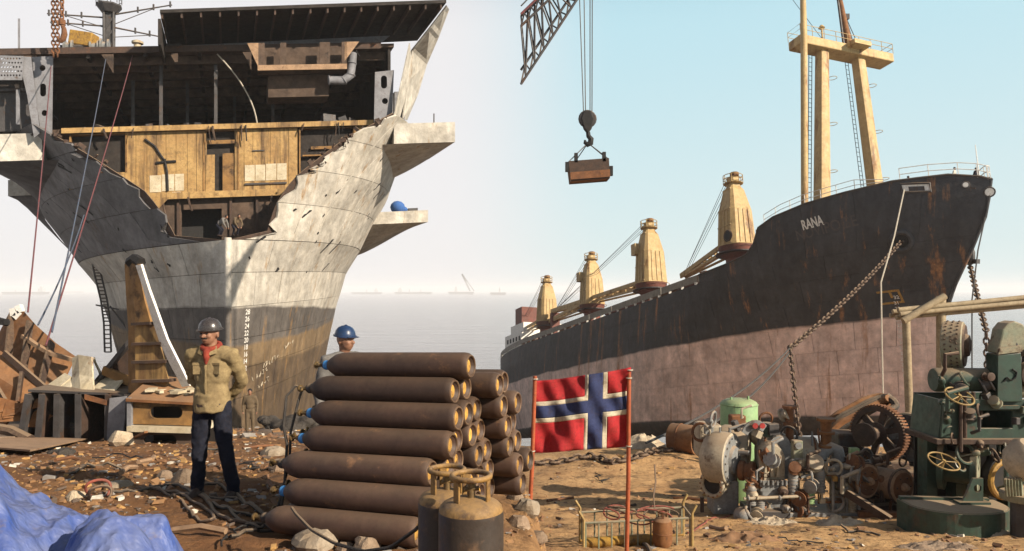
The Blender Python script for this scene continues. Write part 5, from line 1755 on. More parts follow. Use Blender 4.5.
pp_ = V((math.sin(R(21)), math.cos(R(21)), 0))
E0 = P(467, 366, 5.9)
ordn = ['top', 'second', 'third', 'fourth', 'fifth', 'sixth', 'lowest']
CYL = {}
for k in range(7):
    nj = 1 if k == 0 else min(8, k + 3)
    for j in range(nj):
        jit = random.uniform(-0.055, 0.045)
        end = E0 + pp_ * (-CR * k + 2 * CR * j) + V((0, 0, -0.187 * k)) + ax_ * (jit + (0.14 if j > k else 0) - (0.03 if k in (4, 6) else 0))
        org = end - ax_ * CL
        ci = 0 if k in (0, 2, 3, 5) else 1
        if used[ci]:
            o = copy_tree(protos[ci])
        else:
            o = protos[ci]; used[ci] = True
        o.location = org
        o.rotation_euler = (ax_.to_track_quat('X', 'Z') @ (Matrix.Rotation(random.uniform(0, 6), 3, 'X').to_quaternion())).to_euler()
        cnt = ['front', 'second', 'third', 'fourth', 'fifth', 'sixth', 'seventh', 'eighth', 'ninth']
        if j == 0:
            o['label'] = 'brown gas cylinder lying along the front face of the stack, ' + (ordn[k] + ' row' + (' from the top' if k not in (0, 6) else ''))
        else:
            o['label'] = 'brown gas cylinder with only its round end showing, ' + ordn[k] + ' row, ' + cnt[j] + ' back from the front'
        CYL[(k, j)] = org
# ------------------------------------------------------------------ two cooking gas cylinders
def lpg(px, Y, ztop, rad, label, mark):
    x = (px - 512) / FPX * Y
    zg = G(x, Y)
    root = thing('lpg_cylinder', label, 'gas cylinder', (x, Y, zg), 'squat gas cylinders with yellow collars')
    hB = ztop - zg
    prof = [(rad * 0.72, 0.03), (rad * 0.9, 0.06), (rad, 0.13), (rad * 1.0, hB * 0.42), (rad * 1.012, hB * 0.43), (rad * 1.012, hB * 0.46), (rad, hB * 0.47), (rad, hB - 0.085), (rad * 0.985, hB - 0.065)]
    MB().lathe(prof, (x, Y, zg), (0, 0, 1), 32).build('body', 'lpg_black', root, smooth=True)
    MB().lathe([(rad * 0.988, hB - 0.066), (rad * 0.95, hB - 0.045), (rad * 0.85, hB - 0.028), (rad * 0.7, hB - 0.016), (rad * 0.4, hB - 0.003), (0.03, hB)], (x, Y, zg), (0, 0, 1), 32).build('shoulder', 'lpg_yellow', root, smooth=True)
    MB().lathe([(rad * 0.8, 0), (rad * 0.8, 0.05)], (x, Y, zg), (0, 0, 1), 24).build('foot_ring', 'lpg_black', root)
    MB().torus((x, Y, zg + hB + 0.105), (0, 0, 1), 0.095, 0.014, 28, 10).build('collar_ring', 'lpg_yellow', root, smooth=True)
    for a in (-0.35, 1.9, 3.9):
        c0 = V((x + 0.092 * math.cos(a), Y + 0.092 * math.sin(a), zg + hB + 0.03))
        MB().box(c0, (0.012, 0.042, 0.16), Matrix.Rotation(a, 3, 'Z')).build('collar_stay', 'lpg_yellow', root, bevel=0.004)
    m = MB()
    m.cyl((x, Y, zg + hB - 0.01), (x, Y, zg + hB + 0.05), 0.022, 0.018, 10)
    m.cyl((x - 0.03, Y - 0.01, zg + hB + 0.04), (x + 0.04, Y, zg + hB + 0.045), 0.012, n=8)
    m.cyl((x, Y, zg + hB + 0.05), (x, Y, zg + hB + 0.075), 0.026, 0.022, 10)
    m.build('valve', 'brass', root, smooth=True)
    if mark:
        vs, fs = text_flat('GW', 0.075)
        m = MB()
        for v in vs:
            a = -PI / 2 - 0.82 + v.x / rad
            m.v.append(V((x + (rad + 0.0015) * math.cos(a), Y + (rad + 0.0015) * math.sin(a), zg + hB - 0.30 + v.y)))
        m.f = fs
        m.build('painted_letters', 'yellow_paint', root, fix=False)
lpg(471, 3.75, P(0, 497, 3.75).z, 0.163, 'front black gas cylinder with yellow collar and painted letters', True)
lpg(447, 4.12, P(0, 489, 4.12).z, 0.158, 'rear black gas cylinder with yellow collar half hidden behind its twin', False)

# ------------------------------------------------------------------ tarpaulin
def tz(x, y):
    a = 0.95 * math.exp(-((x + 4.0) / 0.85) ** 2 - ((y - 4.85) / 0.85) ** 2)
    a2 = 0.42 * math.exp(-((x + 3.25) / 0.55) ** 2 - ((y - 4.55) / 0.5) ** 2)
    b = 0.44 * math.exp(-((x + 2.42 + 0.25 * (y - 4.7)) / 0.34) ** 4 - ((y - 4.55) / 0.55) ** 4)
    h = max(a + a2 * 0.6, b) + 0.25 * min(a + a2, b)
    wx = x + 0.35 * fb(x * 1.1, y * 1.1, 2.0, 2)
    wy = y + 0.35 * fb(x * 1.1 + 7, y * 1.1, 5.0, 2)
    f = 0.0
    for ang, fr, am in ((0.5, 4.6, 0.085), (1.35, 6.5, 0.06), (2.2, 5.3, 0.065), (2.9, 12.0, 0.03), (0.9, 19.0, 0.016)):
        f += am * (0.55 - math.sqrt(0.012 + math.sin((wx * math.cos(ang) + wy * math.sin(ang)) * fr + 3.0 * fb(x * 0.9 + fr, y * 0.9, 1.0, 2)) ** 2))
    k = min(1, h * 5)
    return h + k * f - 0.06
NXT, NYT = 260, 190
m = MB()
idx = {}
for j in range(NYT + 1):
    y = lerp(3.5, 5.95, j / NYT)
    for i in range(NXT + 1):
        x = lerp(-4.9, -1.75, i / NXT)
        h = tz(x, y)
        if h > -0.035:
            idx[(i, j)] = len(m.v)
            m.v.append(V((x + 0.03 * fb(x * 3, y * 3, 4.0), y + 0.03 * fb(x * 3, y * 3, 8.0), G(x, y) + max(h, 0.006))))
for j in range(NYT):
    for i in range(NXT):
        q_ = [idx.get(t) for t in ((i, j), (i + 1, j), (i + 1, j + 1), (i, j + 1))]
        if None not in q_: m.f.append(tuple(q_))
tp = m.build('tarpaulin', 'tarp', smooth=True, fix=False)
tp.modifiers.new('thick', 'SOLIDIFY').thickness = 0.004
tag(tp, 'crumpled blue plastic tarpaulin over a heap in the near left corner', 'tarpaulin')

# ------------------------------------------------------------------ hoses and cables
def ground_pts(pix, lift=0.02, n=6):
    pts = []
    ps = [GPX(*q) for q in pix]
    for i in range(len(ps) - 1):
        p0, p1, p2, p3 = ps[max(i - 1, 0)], ps[i], ps[i + 1], ps[min(i + 2, len(ps) - 1)]
        for k in range(n):
            t = k / n
            v = 0.5 * ((2 * p1) + (p2 - p0) * t + (2 * p0 - 5 * p1 + 4 * p2 - p3) * t * t + (3 * p1 - p0 - 3 * p2 + p3) * t ** 3)
            pts.append(V((v.x, v.y, G(v.x, v.y) + lift)))
    v = ps[-1]
    pts.append(V((v.x, v.y, G(v.x, v.y) + lift)))
    return pts
for k, (pix, mt, r, lb) in enumerate((
    ([(110, 494), (146, 492), (170, 487), (196, 494), (214, 507), (236, 515), (262, 520), (285, 514)], 'rubber', 0.016, 'black hose running from the red loop past the boots of the standing man'),
    ([(140, 490), (176, 494), (205, 502), (220, 518), (245, 526), (276, 527)], 'hose_brown', 0.017, 'brown hose crossing the other hoses behind the tarpaulin'),
    ([(150, 487), (186, 498), (210, 514), (212, 522), (196, 519), (184, 508), (180, 502)], 'hose_brown', 0.014, 'thin brown hose curling back on itself'),
    ([(165, 484), (200, 486), (225, 493), (250, 507), (280, 524), (300, 545)], 'rubber', 0.016, 'black hose running from the boots towards the bricks'),
    ([(143, 531), (156, 538), (170, 545), (178, 556)], 'hose_red', 0.016, 'reddish hose end beside the tarpaulin corner'),
    ([(136, 527), (150, 536), (160, 548), (164, 558)], 'rubber', 0.014, 'black hose end beside the tarpaulin corner'),
    ([(208, 500), (236, 500), (258, 511), (270, 520), (262, 530), (240, 523), (222, 508)], 'rubber', 0.014, 'loop of black hose on the dark earth patch'))):
    tag(MB().tube(ground_pts(pix), r, 7).build('hose', mt, smooth=True), lb, 'hose', 'hoses on the ground')
c0 = GPX(98, 497)
for rr, mt, lb, dx in ((0.115, 'hose_red', 'red hose standing up in a loop beside the tarpaulin', 0), (0.10, 'hose_brown', 'brown hose loop in front of the red hose loop', 0.09)):
    pts = [c0 + V((dx + rr * math.cos(a), 0.04 * math.sin(2 * a) - dx * 1.4, rr * 0.9 * (1 + math.sin(a)) - 0.05)) for a in [R(-60) + R(300) * k / 20 for k in range(21)]]
    tag(MB().tube(pts, 0.014, 7).build('hose_loop', mt, smooth=True), lb, 'hose', 'hoses on the ground')
v0 = CYL[(1, 0)] - ax_ * 0.1
v1 = CYL[(3, 0)] - ax_ * 0.1
tag(MB().tube([v0, v0 + V((-0.06, 0, 0.02)), v0 + V((-0.12, -0.05, -0.06)), v0 + V((-0.13, -0.1, -0.3)), v0 + V((-0.10, -0.1, -0.45)), v0 + V((-0.09, -0.2, -0.75)), v0 + V((-0.12, -0.3, -1.15))], 0.012, 7).build('hose', 'rubber', smooth=True), 'black hose looping down from the valve of the second cylinder', 'hose', 'hoses on the ground')
tag(MB().tube([v0, v0 + V((-0.02, -0.05, -0.1)), v0 + V((-0.07, -0.1, -0.35)), v0 + V((-0.08, -0.1, -0.6)), v0 + V((-0.16, -0.3, -1.1))], 0.011, 7).build('hose', 'rubber', smooth=True), 'straighter black hose beside the looping valve hose', 'hose', 'hoses on the ground')
pts = [P(290, 505, 5.2), P(300, 520, 5.0), P(322, 538, 4.8), P(350, 549, 4.6), P(375, 553, 4.4), P(405, 541, 4.2), P(432, 512, 4.05), P(441, 497, 4.0)]
sm = []
for i in range(len(pts) - 1):
    for k in range(5): sm.append(pts[i].lerp(pts[i + 1], k / 5))
sm = [sm[max(0, i - 2)].lerp(sm[min(len(sm) - 1, i + 2)], 0.5) for i in range(len(sm))]
tag(MB().tube(sm, 0.011, 7).build('hose', 'rubber', smooth=True), 'black hose hanging along the lowest cylinders to the squat cylinders', 'hose', 'hoses on the ground')

# ------------------------------------------------------------------ stones, boards, loose rubble
def rock(c, r, sd, flat=0.7, sides=11):
    m = MB()
    m.ell((0, 0, 0), (r[0], r[1], r[2]), sides)
    R0 = Matrix.Rotation(sd * 1.7, 3, 'Z') @ Matrix.Rotation(sd * 0.6, 3, 'X')
    rad = max(r)
    for i, p_ in enumerate(m.v):
        k = 1 + 0.38 * fb(p_.x / rad * 1.3 + sd * 9, p_.y / rad * 1.3, p_.z / rad * 1.3 + sd, 3)
        p_ = p_ * k
        for nrm, d in ((V((0.8, -0.5, 0.3)), 0.62), (V((-0.6, -0.6, 0.5)), 0.66), (V((0.1, 0.3, 0.95)), 0.6)):
            nr = nrm.normalized()
            e = p_.dot(nr) - d * rad
            if e > 0: p_ = p_ - nr * e * 0.9
        m.v[i] = V(c) + p_
    return m
for k, (px, py, w_, h_, mt, lb) in enumerate((
    (187, 484, 0.17, 0.13, 'stone', 'rough brown stone just left of the standing man'), (165, 478, 0.10, 0.06, 'stone', 'small flat stone left of the brown stone'),
    (314, 546, 0.17, 0.08, 'concrete', 'pinkish broken brick piece below the cylinder stack'), (366, 552, 0.10, 0.09, 'stone', 'grey rounded stone right of the pinkish brick'),
    (345, 553, 0.07, 0.05, 'stone', 'small stone between the brick and the rounded stone'), (296, 428, 0.55, 0.4, 'mud', 'dark boulder beside the small distant worker'),
    (262, 424, 0.4, 0.35, 'mud', 'dark lump right behind the small distant worker'), (116, 488, 0.16, 0.05, 'concrete', 'flat tan slab piece behind the hose loop'),
    (60, 455, 0.24, 0.07, 'mud', 'black crumpled rag lying on the ground behind the tarpaulin'), (519, 528, 0.10, 0.07, 'stone', 'brown stone on the bank right of the squat gas cylinders'), (528, 512, 0.13, 0.08, 'concrete', 'pale stone at the top of the bank beside the flag pole'), (538, 540, 0.09, 0.06, 'stone', 'dark stone low on the bank beside the flag pole'), (516, 500, 0.08, 0.05, 'stone', 'small stone under the right rear cylinders'), (281, 470, 0.16, 0.09, 'stone', 'stone at the left foot of the cylinder stack'),
    (273, 455, 0.2, 0.1, 'concrete', 'pale stone above the cylinder stack foot'), (75, 500, 0.09, 0.06, 'sand_pale', 'coil of pale rope beside the tarpaulin'),
    (10, 437, 0.5, 0.2, 'stone', 'brown mound of scrap soil at the far left edge'))):
    c0 = GPX(px, min(py, 551))
    tag(rock(c0 + V((0, 0, h_ * 0.35)), (w_, w_ * 0.8, h_), k + 1.3).build('stone', mt), lb, 'stone', 'stones on the beach')
rs = random.Random(17)
kinds = [('bent rusty bar', 'rust', 'bar'), ('crooked dark wire', 'black', 'wire'), ('thin pale strip', 'sheet_tan', 'strip'), ('curled black cable', 'rubber', 'cable')]
spots = [(70, 462, 'behind the tarpaulin'), (118, 458, 'before the box frame'), (150, 462, 'before the oval hole frame'), (205, 452, 'behind the standing man'), (262, 448, 'near the small worker'), (250, 470, 'right of the standing man'),
         (130, 474, 'left of the brown stone'), (95, 468, 'above the hose loop'), (270, 492, 'left of the cylinder stack'), (232, 540, 'on the dark earth patch'), (200, 536, 'right of the tarpaulin'), (255, 535, 'before the lowest cylinder'),
         (560, 500, 'below the flag'), (600, 480, 'right of the flag pole foot'), (720, 530, 'before the turbine inlet'), (860, 535, 'left of the half-round cover'), (690, 500, 'between cage and turbine'), (800, 545, 'before the turbine bed')]
for k, (px, py, wh) in enumerate(spots):
    nm, mt, ct = kinds[k % 4]
    c0 = GPX(px, py)
    sc0 = 0.25 + 0.035 * c0.y
    ang = rs.uniform(0, PI)
    n_ = 3 if k % 4 in (0, 2) else 9
    pts = []
    for q in range(n_):
        t_ = (q / (n_ - 1) - 0.5) * sc0
        wv = rs.uniform(-0.18, 0.18) * sc0 * (0.5 if n_ == 3 else 1)
        X_, Y_ = c0.x + t_ * math.cos(ang) - wv * math.sin(ang), c0.y + t_ * math.sin(ang) + wv * math.cos(ang)
        pts.append(V((X_, Y_, G(X_, Y_) + 0.015 + rs.uniform(0, 0.05))))
    tag(MB().tube(pts, (0.02, 0.008, 0.025, 0.014)[k % 4] * (0.7 + c0.y / 18), 6).build('loose_' + ct, mt, smooth=True), nm + ' lying ' + wh, ct, 'loose scrap on the ground')
# thin sheet metal and boards at the left
for k, (a, b, c_, d_, mt, lb) in enumerate((((-20, 452), (0, 440), (92, 441), (30, 456), 'sheet_tan', 'tan sheet of metal lying on the ground at the left'),
                                            ((-10, 444), (-8, 441), (42, 438), (40, 441), 'planks', 'grey board lying across the tan sheet'),
                                            ((50, 441), (52, 439), (78, 436), (78, 438), 'planks', 'short board at the end of the tan sheet'))):
    ps = [GPX(*q) + V((0, 0, 0.06 + 0.05 * k)) for q in (a, b, c_, d_)]
    tag(MB().poly([ps], V((0, 0, 0.03))).build('board' if k else 'metal_sheet', mt), lb, 'board' if k else 'metal sheet')
tag(MB().beam(GPX(127, 443) + V((0, 0, 0.03)), P(146, 432, 15.5), 0.07, 0.04).build('board', 'rust_orange'), 'orange stick propped before the oval hole frame', 'board')
tag(rock(P(121, 440, 16.5), (0.3, 0.2, 0.3), 4.4).build('cloth_scrap', 'sand_pale'), 'crumpled pale sheet by the orange stick', 'cloth')
m = MB()
cubo = [(-1, -1, -1), (1, -1, -1), (1, 1, -1), (-1, 1, -1), (-1, -1, 1), (1, -1, 1), (1, 1, 1), (-1, 1, 1)]
cf = [(3, 2, 1, 0), (4, 5, 6, 7), (0, 1, 5, 4), (1, 2, 6, 5), (2, 3, 7, 6), (3, 0, 4, 7)]
rg = random.Random(5)
def chip(x, y, s):
    z = G(x, y)
    Rm = Matrix.Rotation(rg.uniform(0, 6.3), 3, 'Z') @ Matrix.Rotation(rg.uniform(-0.7, 0.7), 3, 'X')
    sx, sy, sz = s * rg.uniform(0.6, 1.6), s * rg.uniform(0.4, 1.1), s * rg.uniform(0.15, 0.6)
    m.add([V((x, y, z + sz * 0.4)) + Rm @ V((a * sx * rg.uniform(0.5, 1), b * sy * rg.uniform(0.5, 1), c * sz * rg.uniform(0.5, 1))) for a, b, c in cubo], cf)
for k in range(5200):
    y = 5.2 * (28 / 5.2) ** (rg.random() ** 1.25)
    px = rg.uniform(-20, 300 if rg.random() < 0.85 else 520)
    if fb(px * 0.02, y * 0.8, 3.3) + rg.uniform(-0.35, 0.35) < -0.12: continue
    chip((px - 512) / FPX * y, y, rg.choice((0.008, 0.011, 0.015, 0.02, 0.03)) * (0.7 + y / 14))
for k in range(2600):
    y = 9.5 * (30 / 9.5) ** rg.random()
    px = rg.uniform(515, 1040)
    if fb(px * 0.012, y * 0.5, 7.3) + rg.uniform(-0.3, 0.3) < (0.12 if px < 700 else -0.05): continue
    chip((px - 512) / FPX * y, y, rg.choice((0.008, 0.012, 0.018, 0.028, 0.045)) * (0.6 + y / 20))
for k in range(500):
    y = rg.uniform(22, 60)
    px = rg.uniform(230, 330)
    chip((px - 512) / FPX * y, y, rg.choice((0.05, 0.08, 0.14, 0.2)))
for k in range(160):
    c0 = GPX(rg.uniform(30, 300), rg.uniform(446, 505))
    chip(c0.x, c0.y, rg.uniform(0.025, 0.06))
for k in range(500):
    y = rg.uniform(5.8, 11)
    chip((rg.uniform(508, 640) - 512) / FPX * y, y, rg.choice((0.006, 0.01, 0.016)))
rb_ = m.build('rubble', 'rubble', fix=False)
tag(rb_, 'loose chips, flakes and pebbles strewn over the beach', 'rubble', kind='stuff')
# mud and weed heaps beside the lower hull
for k, (px, Y, w_, h_, lb) in enumerate(((300, 38, 2.2, 0.6, 'long dark weed bank behind the small worker'), (318, 52, 2.6, 0.8, 'dark weed heap against the lower hull'), (290, 33, 1.4, 0.45, 'dark weed clump nearest the small worker'), (505, 62, 2.5, 0.7, 'dark rocks at the water edge beside the cylinder ends'))):
    mm = MB()
    for q in range(40):
        c0 = GX(px, Y) + V((rg.gauss(0, w_ * 0.5), rg.gauss(0, w_ * 0.3), rg.uniform(0, h_)))
        s = rg.uniform(0.15, 0.45)
        mm.ell(c0, (s, s, s * 0.7), 6)
    tag(mm.build('weed_bank', 'mud', remesh=0.1, iters=1), lb, 'weed')

# ------------------------------------------------------------------ ships far out at sea
def far_ship(px0, px1, Y, hgt, label, house=0.85, crane=None, masts=()):
    x0, x1 = (px0 - 512) / FPX * Y, (px1 - 512) / FPX * Y
    L_ = x1 - x0
    root = thing('distant_ship', label, 'ship', ((x0 + x1) / 2, Y, SEA), 'ships out at sea')
    MB().poly([[(x0, Y, SEA + hgt), (x1, Y, SEA + hgt), (x1 - L_ * 0.04, Y, SEA - 2), (x0 + L_ * 0.05, Y, SEA - 2)]], V((0, L_ * 0.14, 0))).build('hull', 'far_ship', root)
    xh = lerp(x0, x1, house)
    m = MB()
    m.box((xh, Y + L_ * 0.07, SEA + hgt * 1.7), (L_ * 0.10, L_ * 0.11, hgt * 1.5)); m.box((xh, Y + L_ * 0.07, SEA + hgt * 2.8), (L_ * 0.05, L_ * 0.06, hgt * 0.8))
    m.build('deckhouse', 'far_white', root)
    for f_, h in masts:
        MB().cyl((lerp(x0, x1, f_), Y + 10, SEA + hgt), (lerp(x0, x1, f_), Y + 10, SEA + hgt + h), Y * 0.0005, Y * 0.0003, 6).build('mast', 'far_ship', root)
    if crane:
        a, b = P(crane[0], crane[1], Y), P(crane[2], crane[3], Y)
        m = MB()
        m.beam(a, b, 12, 12); m.beam(a + V((30, 0, 0)), b, 7, 7)
        m.build('crane_jib', 'far_ship', root)
far_ship(1, 46, 5200, 17, 'long low dark ship on the horizon at the far left', 0.86, None, ((0.9, 28), (0.3, 12)))
far_ship(56, 82, 8200, 14, 'faint ship on the horizon right of the long low ship', 0.2)
far_ship(351, 382, 5600, 13, 'low ship on the horizon next to the sunlit hull', 0.8, None, ((0.5, 20),))
far_ship(394, 432, 5600, 15, 'ship on the horizon left of the floating crane', 0.15, None, ((0.4, 22), (0.7, 18)))
far_ship(448, 474, 5400, 17, 'floating crane barge with raised jib on the horizon', 0.3, (470, 291, 462, 274))
far_ship(490, 506, 4600, 15, 'small dark boat on the horizon at the right end of the sea', 0.6, None, ((0.6, 25),))
# ------------------------------------------------------------------ flag on two poles
FY = 9.0
fl = thing('flag', 'red flag with dark blue cross edged in white, tied between two red poles', 'flag', GX(581, FY))
def fsurf(u, v):
    tl, tr, br, bl = (533.5, 381), (631, 367), (630.5, 446), (530.5, 453)
    x = lerp(lerp(tl[0], tr[0], u), lerp(bl[0], br[0], u), v)
    y = lerp(lerp(tl[1], tr[1], u), lerp(bl[1], br[1], u), v)
    y += 2.2 * math.sin(PI * u) * (1 - v) * 0.8 + 1.4 * math.sin(u * 9) * (1 - abs(v - 0.5)) * 0.5 + 2.0 * math.sin(PI * u) * v * 0.4
    d = 0.05 * math.sin(u * 7.5 + v * 2.0) + 0.03 * math.sin(u * 17 + v * 6) * (0.4 + v) + 0.025 * math.sin(v * 9 + u * 5) + 0.02 * math.sin(u * 31 - v * 11)
    return P(x, y, FY + d)
us = [0, .12, .24, .34, .44, .53, .565, .60, .64, .68, .715, .76, .84, .92, 1.0]
us = sorted(set(us + [k / 40 for k in range(41) if all(abs(k / 40 - q) > 0.008 for q in us)]))
vs_ = [0, .1, .2, .29, .35, .40, .45, .52, .585, .68, .78, .9, 1.0]
vs_ = sorted(set(vs_ + [k / 30 for k in range(31) if all(abs(k / 30 - q) > 0.012 for q in vs_)]))
def fcell(u, v):
    bu, bv = .565 < u < .715, .35 < v < .52
    wu, wv = .53 < u < .76, .29 < v < .585
    if bu or bv: return 'b'
    if wu or wv: return 'w'
    return 'r%d%d' % (u > .7, v > .5)
cells = {}
for i in range(len(us) - 1):
    for j in range(len(vs_) - 1):
        cells.setdefault(fcell((us[i] + us[i + 1]) / 2, (vs_[j] + vs_[j + 1]) / 2), []).append((i, j))
for kk, cl in cells.items():
    m = MB()
    ix = {}
    for i, j in cl:
        q_ = []
        for a, b in ((i, j), (i, j + 1), (i + 1, j + 1), (i + 1, j)):
            if (a, b) not in ix:
                ix[(a, b)] = len(m.v)
                m.v.append(fsurf(us[a], vs_[b]))
            q_.append(ix[(a, b)])
        m.f.append(tuple(q_))
    o = m.build({'b': 'blue_cross', 'w': 'white_cross'}.get(kk, 'red_field'), {'b': 'flag_blue', 'w': 'flag_white'}.get(kk, 'flag_red'), fl, smooth=True, fix=False)
    o.modifiers.new('thick', 'SOLIDIFY').thickness = 0.003
for a, b in (((535, 376), (527, 572)), ((629, 369), (626, 572))):
    p0, p1 = P(a[0], a[1], FY + 0.02), P(b[0], b[1], FY + 0.02)
    p1.z = G(p1.x, p1.y) - 0.1
    MB().tube([p0, p0.lerp(p1, 0.5) + V((0.01, 0, 0)), p1], 0.026, 10).build('pole', 'flag_pole', fl, smooth=True)
m = MB()
for px, py in ((535, 379), (532, 451), (630, 370), (629, 378), (629, 446)):
    m.torus(P(px, py, FY + 0.01), (0, 0, 1), 0.032, 0.008, 10, 5)
m.build('tie_cords', 'rope_pale', fl)

# ------------------------------------------------------------------ crane jib, hook block and load
cj = thing('crane_jib', 'dark lattice crane jib reaching in at the top over the freighter stern', 'crane', P(524, 60, 31))
YJ = 31
ch4 = [[P(521, 26, YJ), P(612, -60, YJ)], [P(521, 84, YJ), P(640, -96, YJ)], [P(521, 16, YJ + 1.6), P(608, -64, YJ + 1.6)], [P(521, 70, YJ + 1.6), P(634, -98, YJ + 1.6)]]
for a, b in ch4:
    MB().cyl(a, b, 0.055, n=8).build('chord', 'dark_steel', cj)
NB_ = 13
for x, y in ((0, 1), (2, 3), (0, 2), (1, 3)):
    for k in range(NB_):
        a = ch4[x][0].lerp(ch4[x][1], k / NB_)
        b = ch4[y][0].lerp(ch4[y][1], (k + 0.5) / NB_)
        c_ = ch4[x][0].lerp(ch4[x][1], (k + 1) / NB_)
        MB().cyl(a, b, 0.036, n=5).build('lacing_bar', 'dark_steel', cj)
        MB().cyl(b, c_, 0.036, n=5).build('lacing_bar', 'dark_steel', cj)
MB().tube([P(521, 14, YJ), P(560, -24, YJ), P(600, -60, YJ)], 0.05, 6).build('pendant', 'rope_red', cj)
MB().tube([P(521, 6, YJ), P(560, -34, YJ), P(600, -70, YJ)], 0.03, 6).build('pendant', 'wire', cj)
YH = 31.5
hb = thing('hook_block', 'black hook block hanging from the crane on four wire falls', 'hook', P(588, 135, YH))
for a, b in (((576.5, -90), (583.5, 112)), ((583, -90), (585.5, 110)), ((590, -90), (590, 110)), ((592.5, -90), (592, 112))):
    MB().cyl(P(*a, YH), P(*b, YH), 0.022, n=5).build('wire_fall', 'wire', hb)
f_ = lambda x, y: P(x, y, YH - 0.15)
MB().poly([[f_(584, 110), f_(591, 110), f_(594, 118), f_(592, 128), f_(588, 133), f_(584, 128), f_(581, 118)]], V((0, 0.3, 0))).build('block_cheek', 'black', hb, bevel=0.04)
MB().torus(P(587.5, 119, YH), (0, 1, 0), 0.27, 0.12, 16, 6).build('sheave', 'dark_steel', hb)
MB().tube([P(588, 132, YH), P(588.5, 136, YH), P(591, 139, YH), P(590.5, 143, YH), P(587.5, 144.5, YH), P(585, 142.5, YH), P(585, 140, YH)], [0.09, 0.1, 0.12, 0.13, 0.12, 0.08, 0.04], 8).build('hook', 'black', hb, smooth=True)
sk = thing('scrap_box', 'rusty steel box slung below the crane hook in the sky', 'box', P(589, 180, YH))
cr = [(568.5, 161), (609, 158), (610, 178), (571, 181)]
MB().poly([[P(x, y, YH - 0.5) for x, y in cr]], V((0, 0.05, 0))).build('front_panel', 'rust_dark', sk)
MB().poly([[P(x, y, YH - 0.5) for x, y in cr]], V((0, 0.05, 0))).M
MB().poly([[P(x, y, YH - 0.5) + V((0, 1.0, 0)) for x, y in cr]], V((0, 0.05, 0))).build('back_panel', 'rust_dark', sk)
for i in ((0, 3), (1, 2)):
    a, b = (P(*cr[i[0]], YH - 0.45), P(*cr[i[1]], YH - 0.45))
    MB().poly([[a, b, b + V((0, 0.94, 0)), a + V((0, 0.94, 0))]], V((0.05 if i[0] == 0 else -0.05, 0, 0))).build('end_panel', 'rust', sk)
a, b = P(571.5, 180.5, YH - 0.44), P(609.5, 177.5, YH - 0.44)
MB().poly([[a, b, b + V((0, 0.92, 0)), a + V((0, 0.92, 0))]], V((0, 0, 0.05))).build('floor_panel', 'rust_orange', sk)
MB().beam(P(570.5, 176, YH - 0.53), P(610, 173, YH - 0.53), 0.05, 0.3).build('lower_skirt', 'rust', sk)
for x, y, yy in ((569.5, 161, -0.45), (608, 158.5, -0.45), (577, 159, 0.5), (606, 158, 0.5)):
    MB().tube([P(588, 143, YH), P(x, y, YH + yy)], 0.022, 5).build('sling', 'dark_steel', sk)
m = MB()
for x, y in ((567, 167), (576, 158), (604, 157), (611, 171)):
    MB().box(P(x, y, YH - 0.4), (0.14, 0.2, 0.4)).build('corner_lug', 'black', sk)

# ------------------------------------------------------------------ turbine set
TY = 16.0
def T(px, py, dy=0.0):
    return P(px, py, TY) + V((0, dy, 0))
tu = thing('turbine_set', 'big dusty cream and grey turbine generator set with pipes and valves on the sand', 'machine', GX(775, TY))
n1 = V((0.80, -0.60, 0))
MB().lathe([(0.22, -0.50), (0.36, -0.48), (0.50, -0.40), (0.57, -0.25), (0.58, -0.05), (0.56, 0.10), (0.53, 0.12)], T(727, 459), n1, 32).build('volute_casing', 'machine_cream', tu, smooth=True)
vol = tu.children[0]
MB().lathe([(0.525, 0.119), (0.51, 0.135), (0.30, 0.14), (0.27, 0.20), (0.13, 0.22)], T(727, 459), n1, 32).build('volute_face', 'machine_grey', vol, smooth=True)
m = MB()
for k in range(18):
    a = 2 * PI * k / 18
    d, x, y = m._fr(n1)
    c0 = T(727, 459) + n1 * 0.135 + x * 0.47 * math.cos(a) + y * 0.47 * math.sin(a)
    m.cyl(c0, c0 + n1 * 0.03, 0.022, n=6)
tag(m.build('face_bolts', 'machine_grey', vol), kind='stuff')
MB().cyl(T(735, 452), T(735, 452) + n1 * 0.3 + V((0, 0, 0.02)), 0.05, n=8).build('face_spigot', 'machine_grey', tu)
n2 = V((-0.72, -0.69, -0.05)).normalized()
c0 = T(718, 482)
MB().lathe([(0.26, -0.35), (0.25, 0.0), (0.22, 0.12), (0.22, 0.2)], c0, n2, 24).build('inlet_duct', 'machine_cream', tu, smooth=True)
m = MB()
m.torus(c0 + n2 * 0.24, n2, 0.245, 0.05, 28, 10)
m.build('inlet_flange', 'machine_cream', tu, smooth=True)
MB().lathe([(0.20, 0), (0.20, 0.02)], c0 + n2 * 0.205, n2, 20).build('inlet_mouth', 'black', tu)
m = MB()
d, x, y = m._fr(n2)
for k in range(14):
    a = 2 * PI * k / 14
    q0 = c0 + n2 * 0.27 + x * 0.25 * math.cos(a) + y * 0.25 * math.sin(a)
    m.cyl(q0, q0 + n2 * 0.04, 0.018, n=6)
o = m.build('flange_bolts', 'rust', tu); tag(o, kind='stuff')
MB().beam(T(702, 497), T(702, 512), 0.07, 0.07).build('prop', 'rust_dark', tu)
MB().box(T(724, 496, 0.1), (0.55, 0.5, 0.7)).build('volute_foot', 'machine_grey', tu, bevel=0.03)
MB().lathe([(0.3, -0.35), (0.48, -0.3), (0.52, -0.2), (0.52, 0.25), (0.46, 0.33), (0.2, 0.36)], T(744, 456, 0.75), V((0.9, -0.4, 0)), 28).build('rear_drum', 'machine_cream', tu, smooth=True)
MB().box(T(716, 446, 0.7), (0.5, 0.6, 0.75)).build('rear_box', 'machine_cream', tu, bevel=0.06)
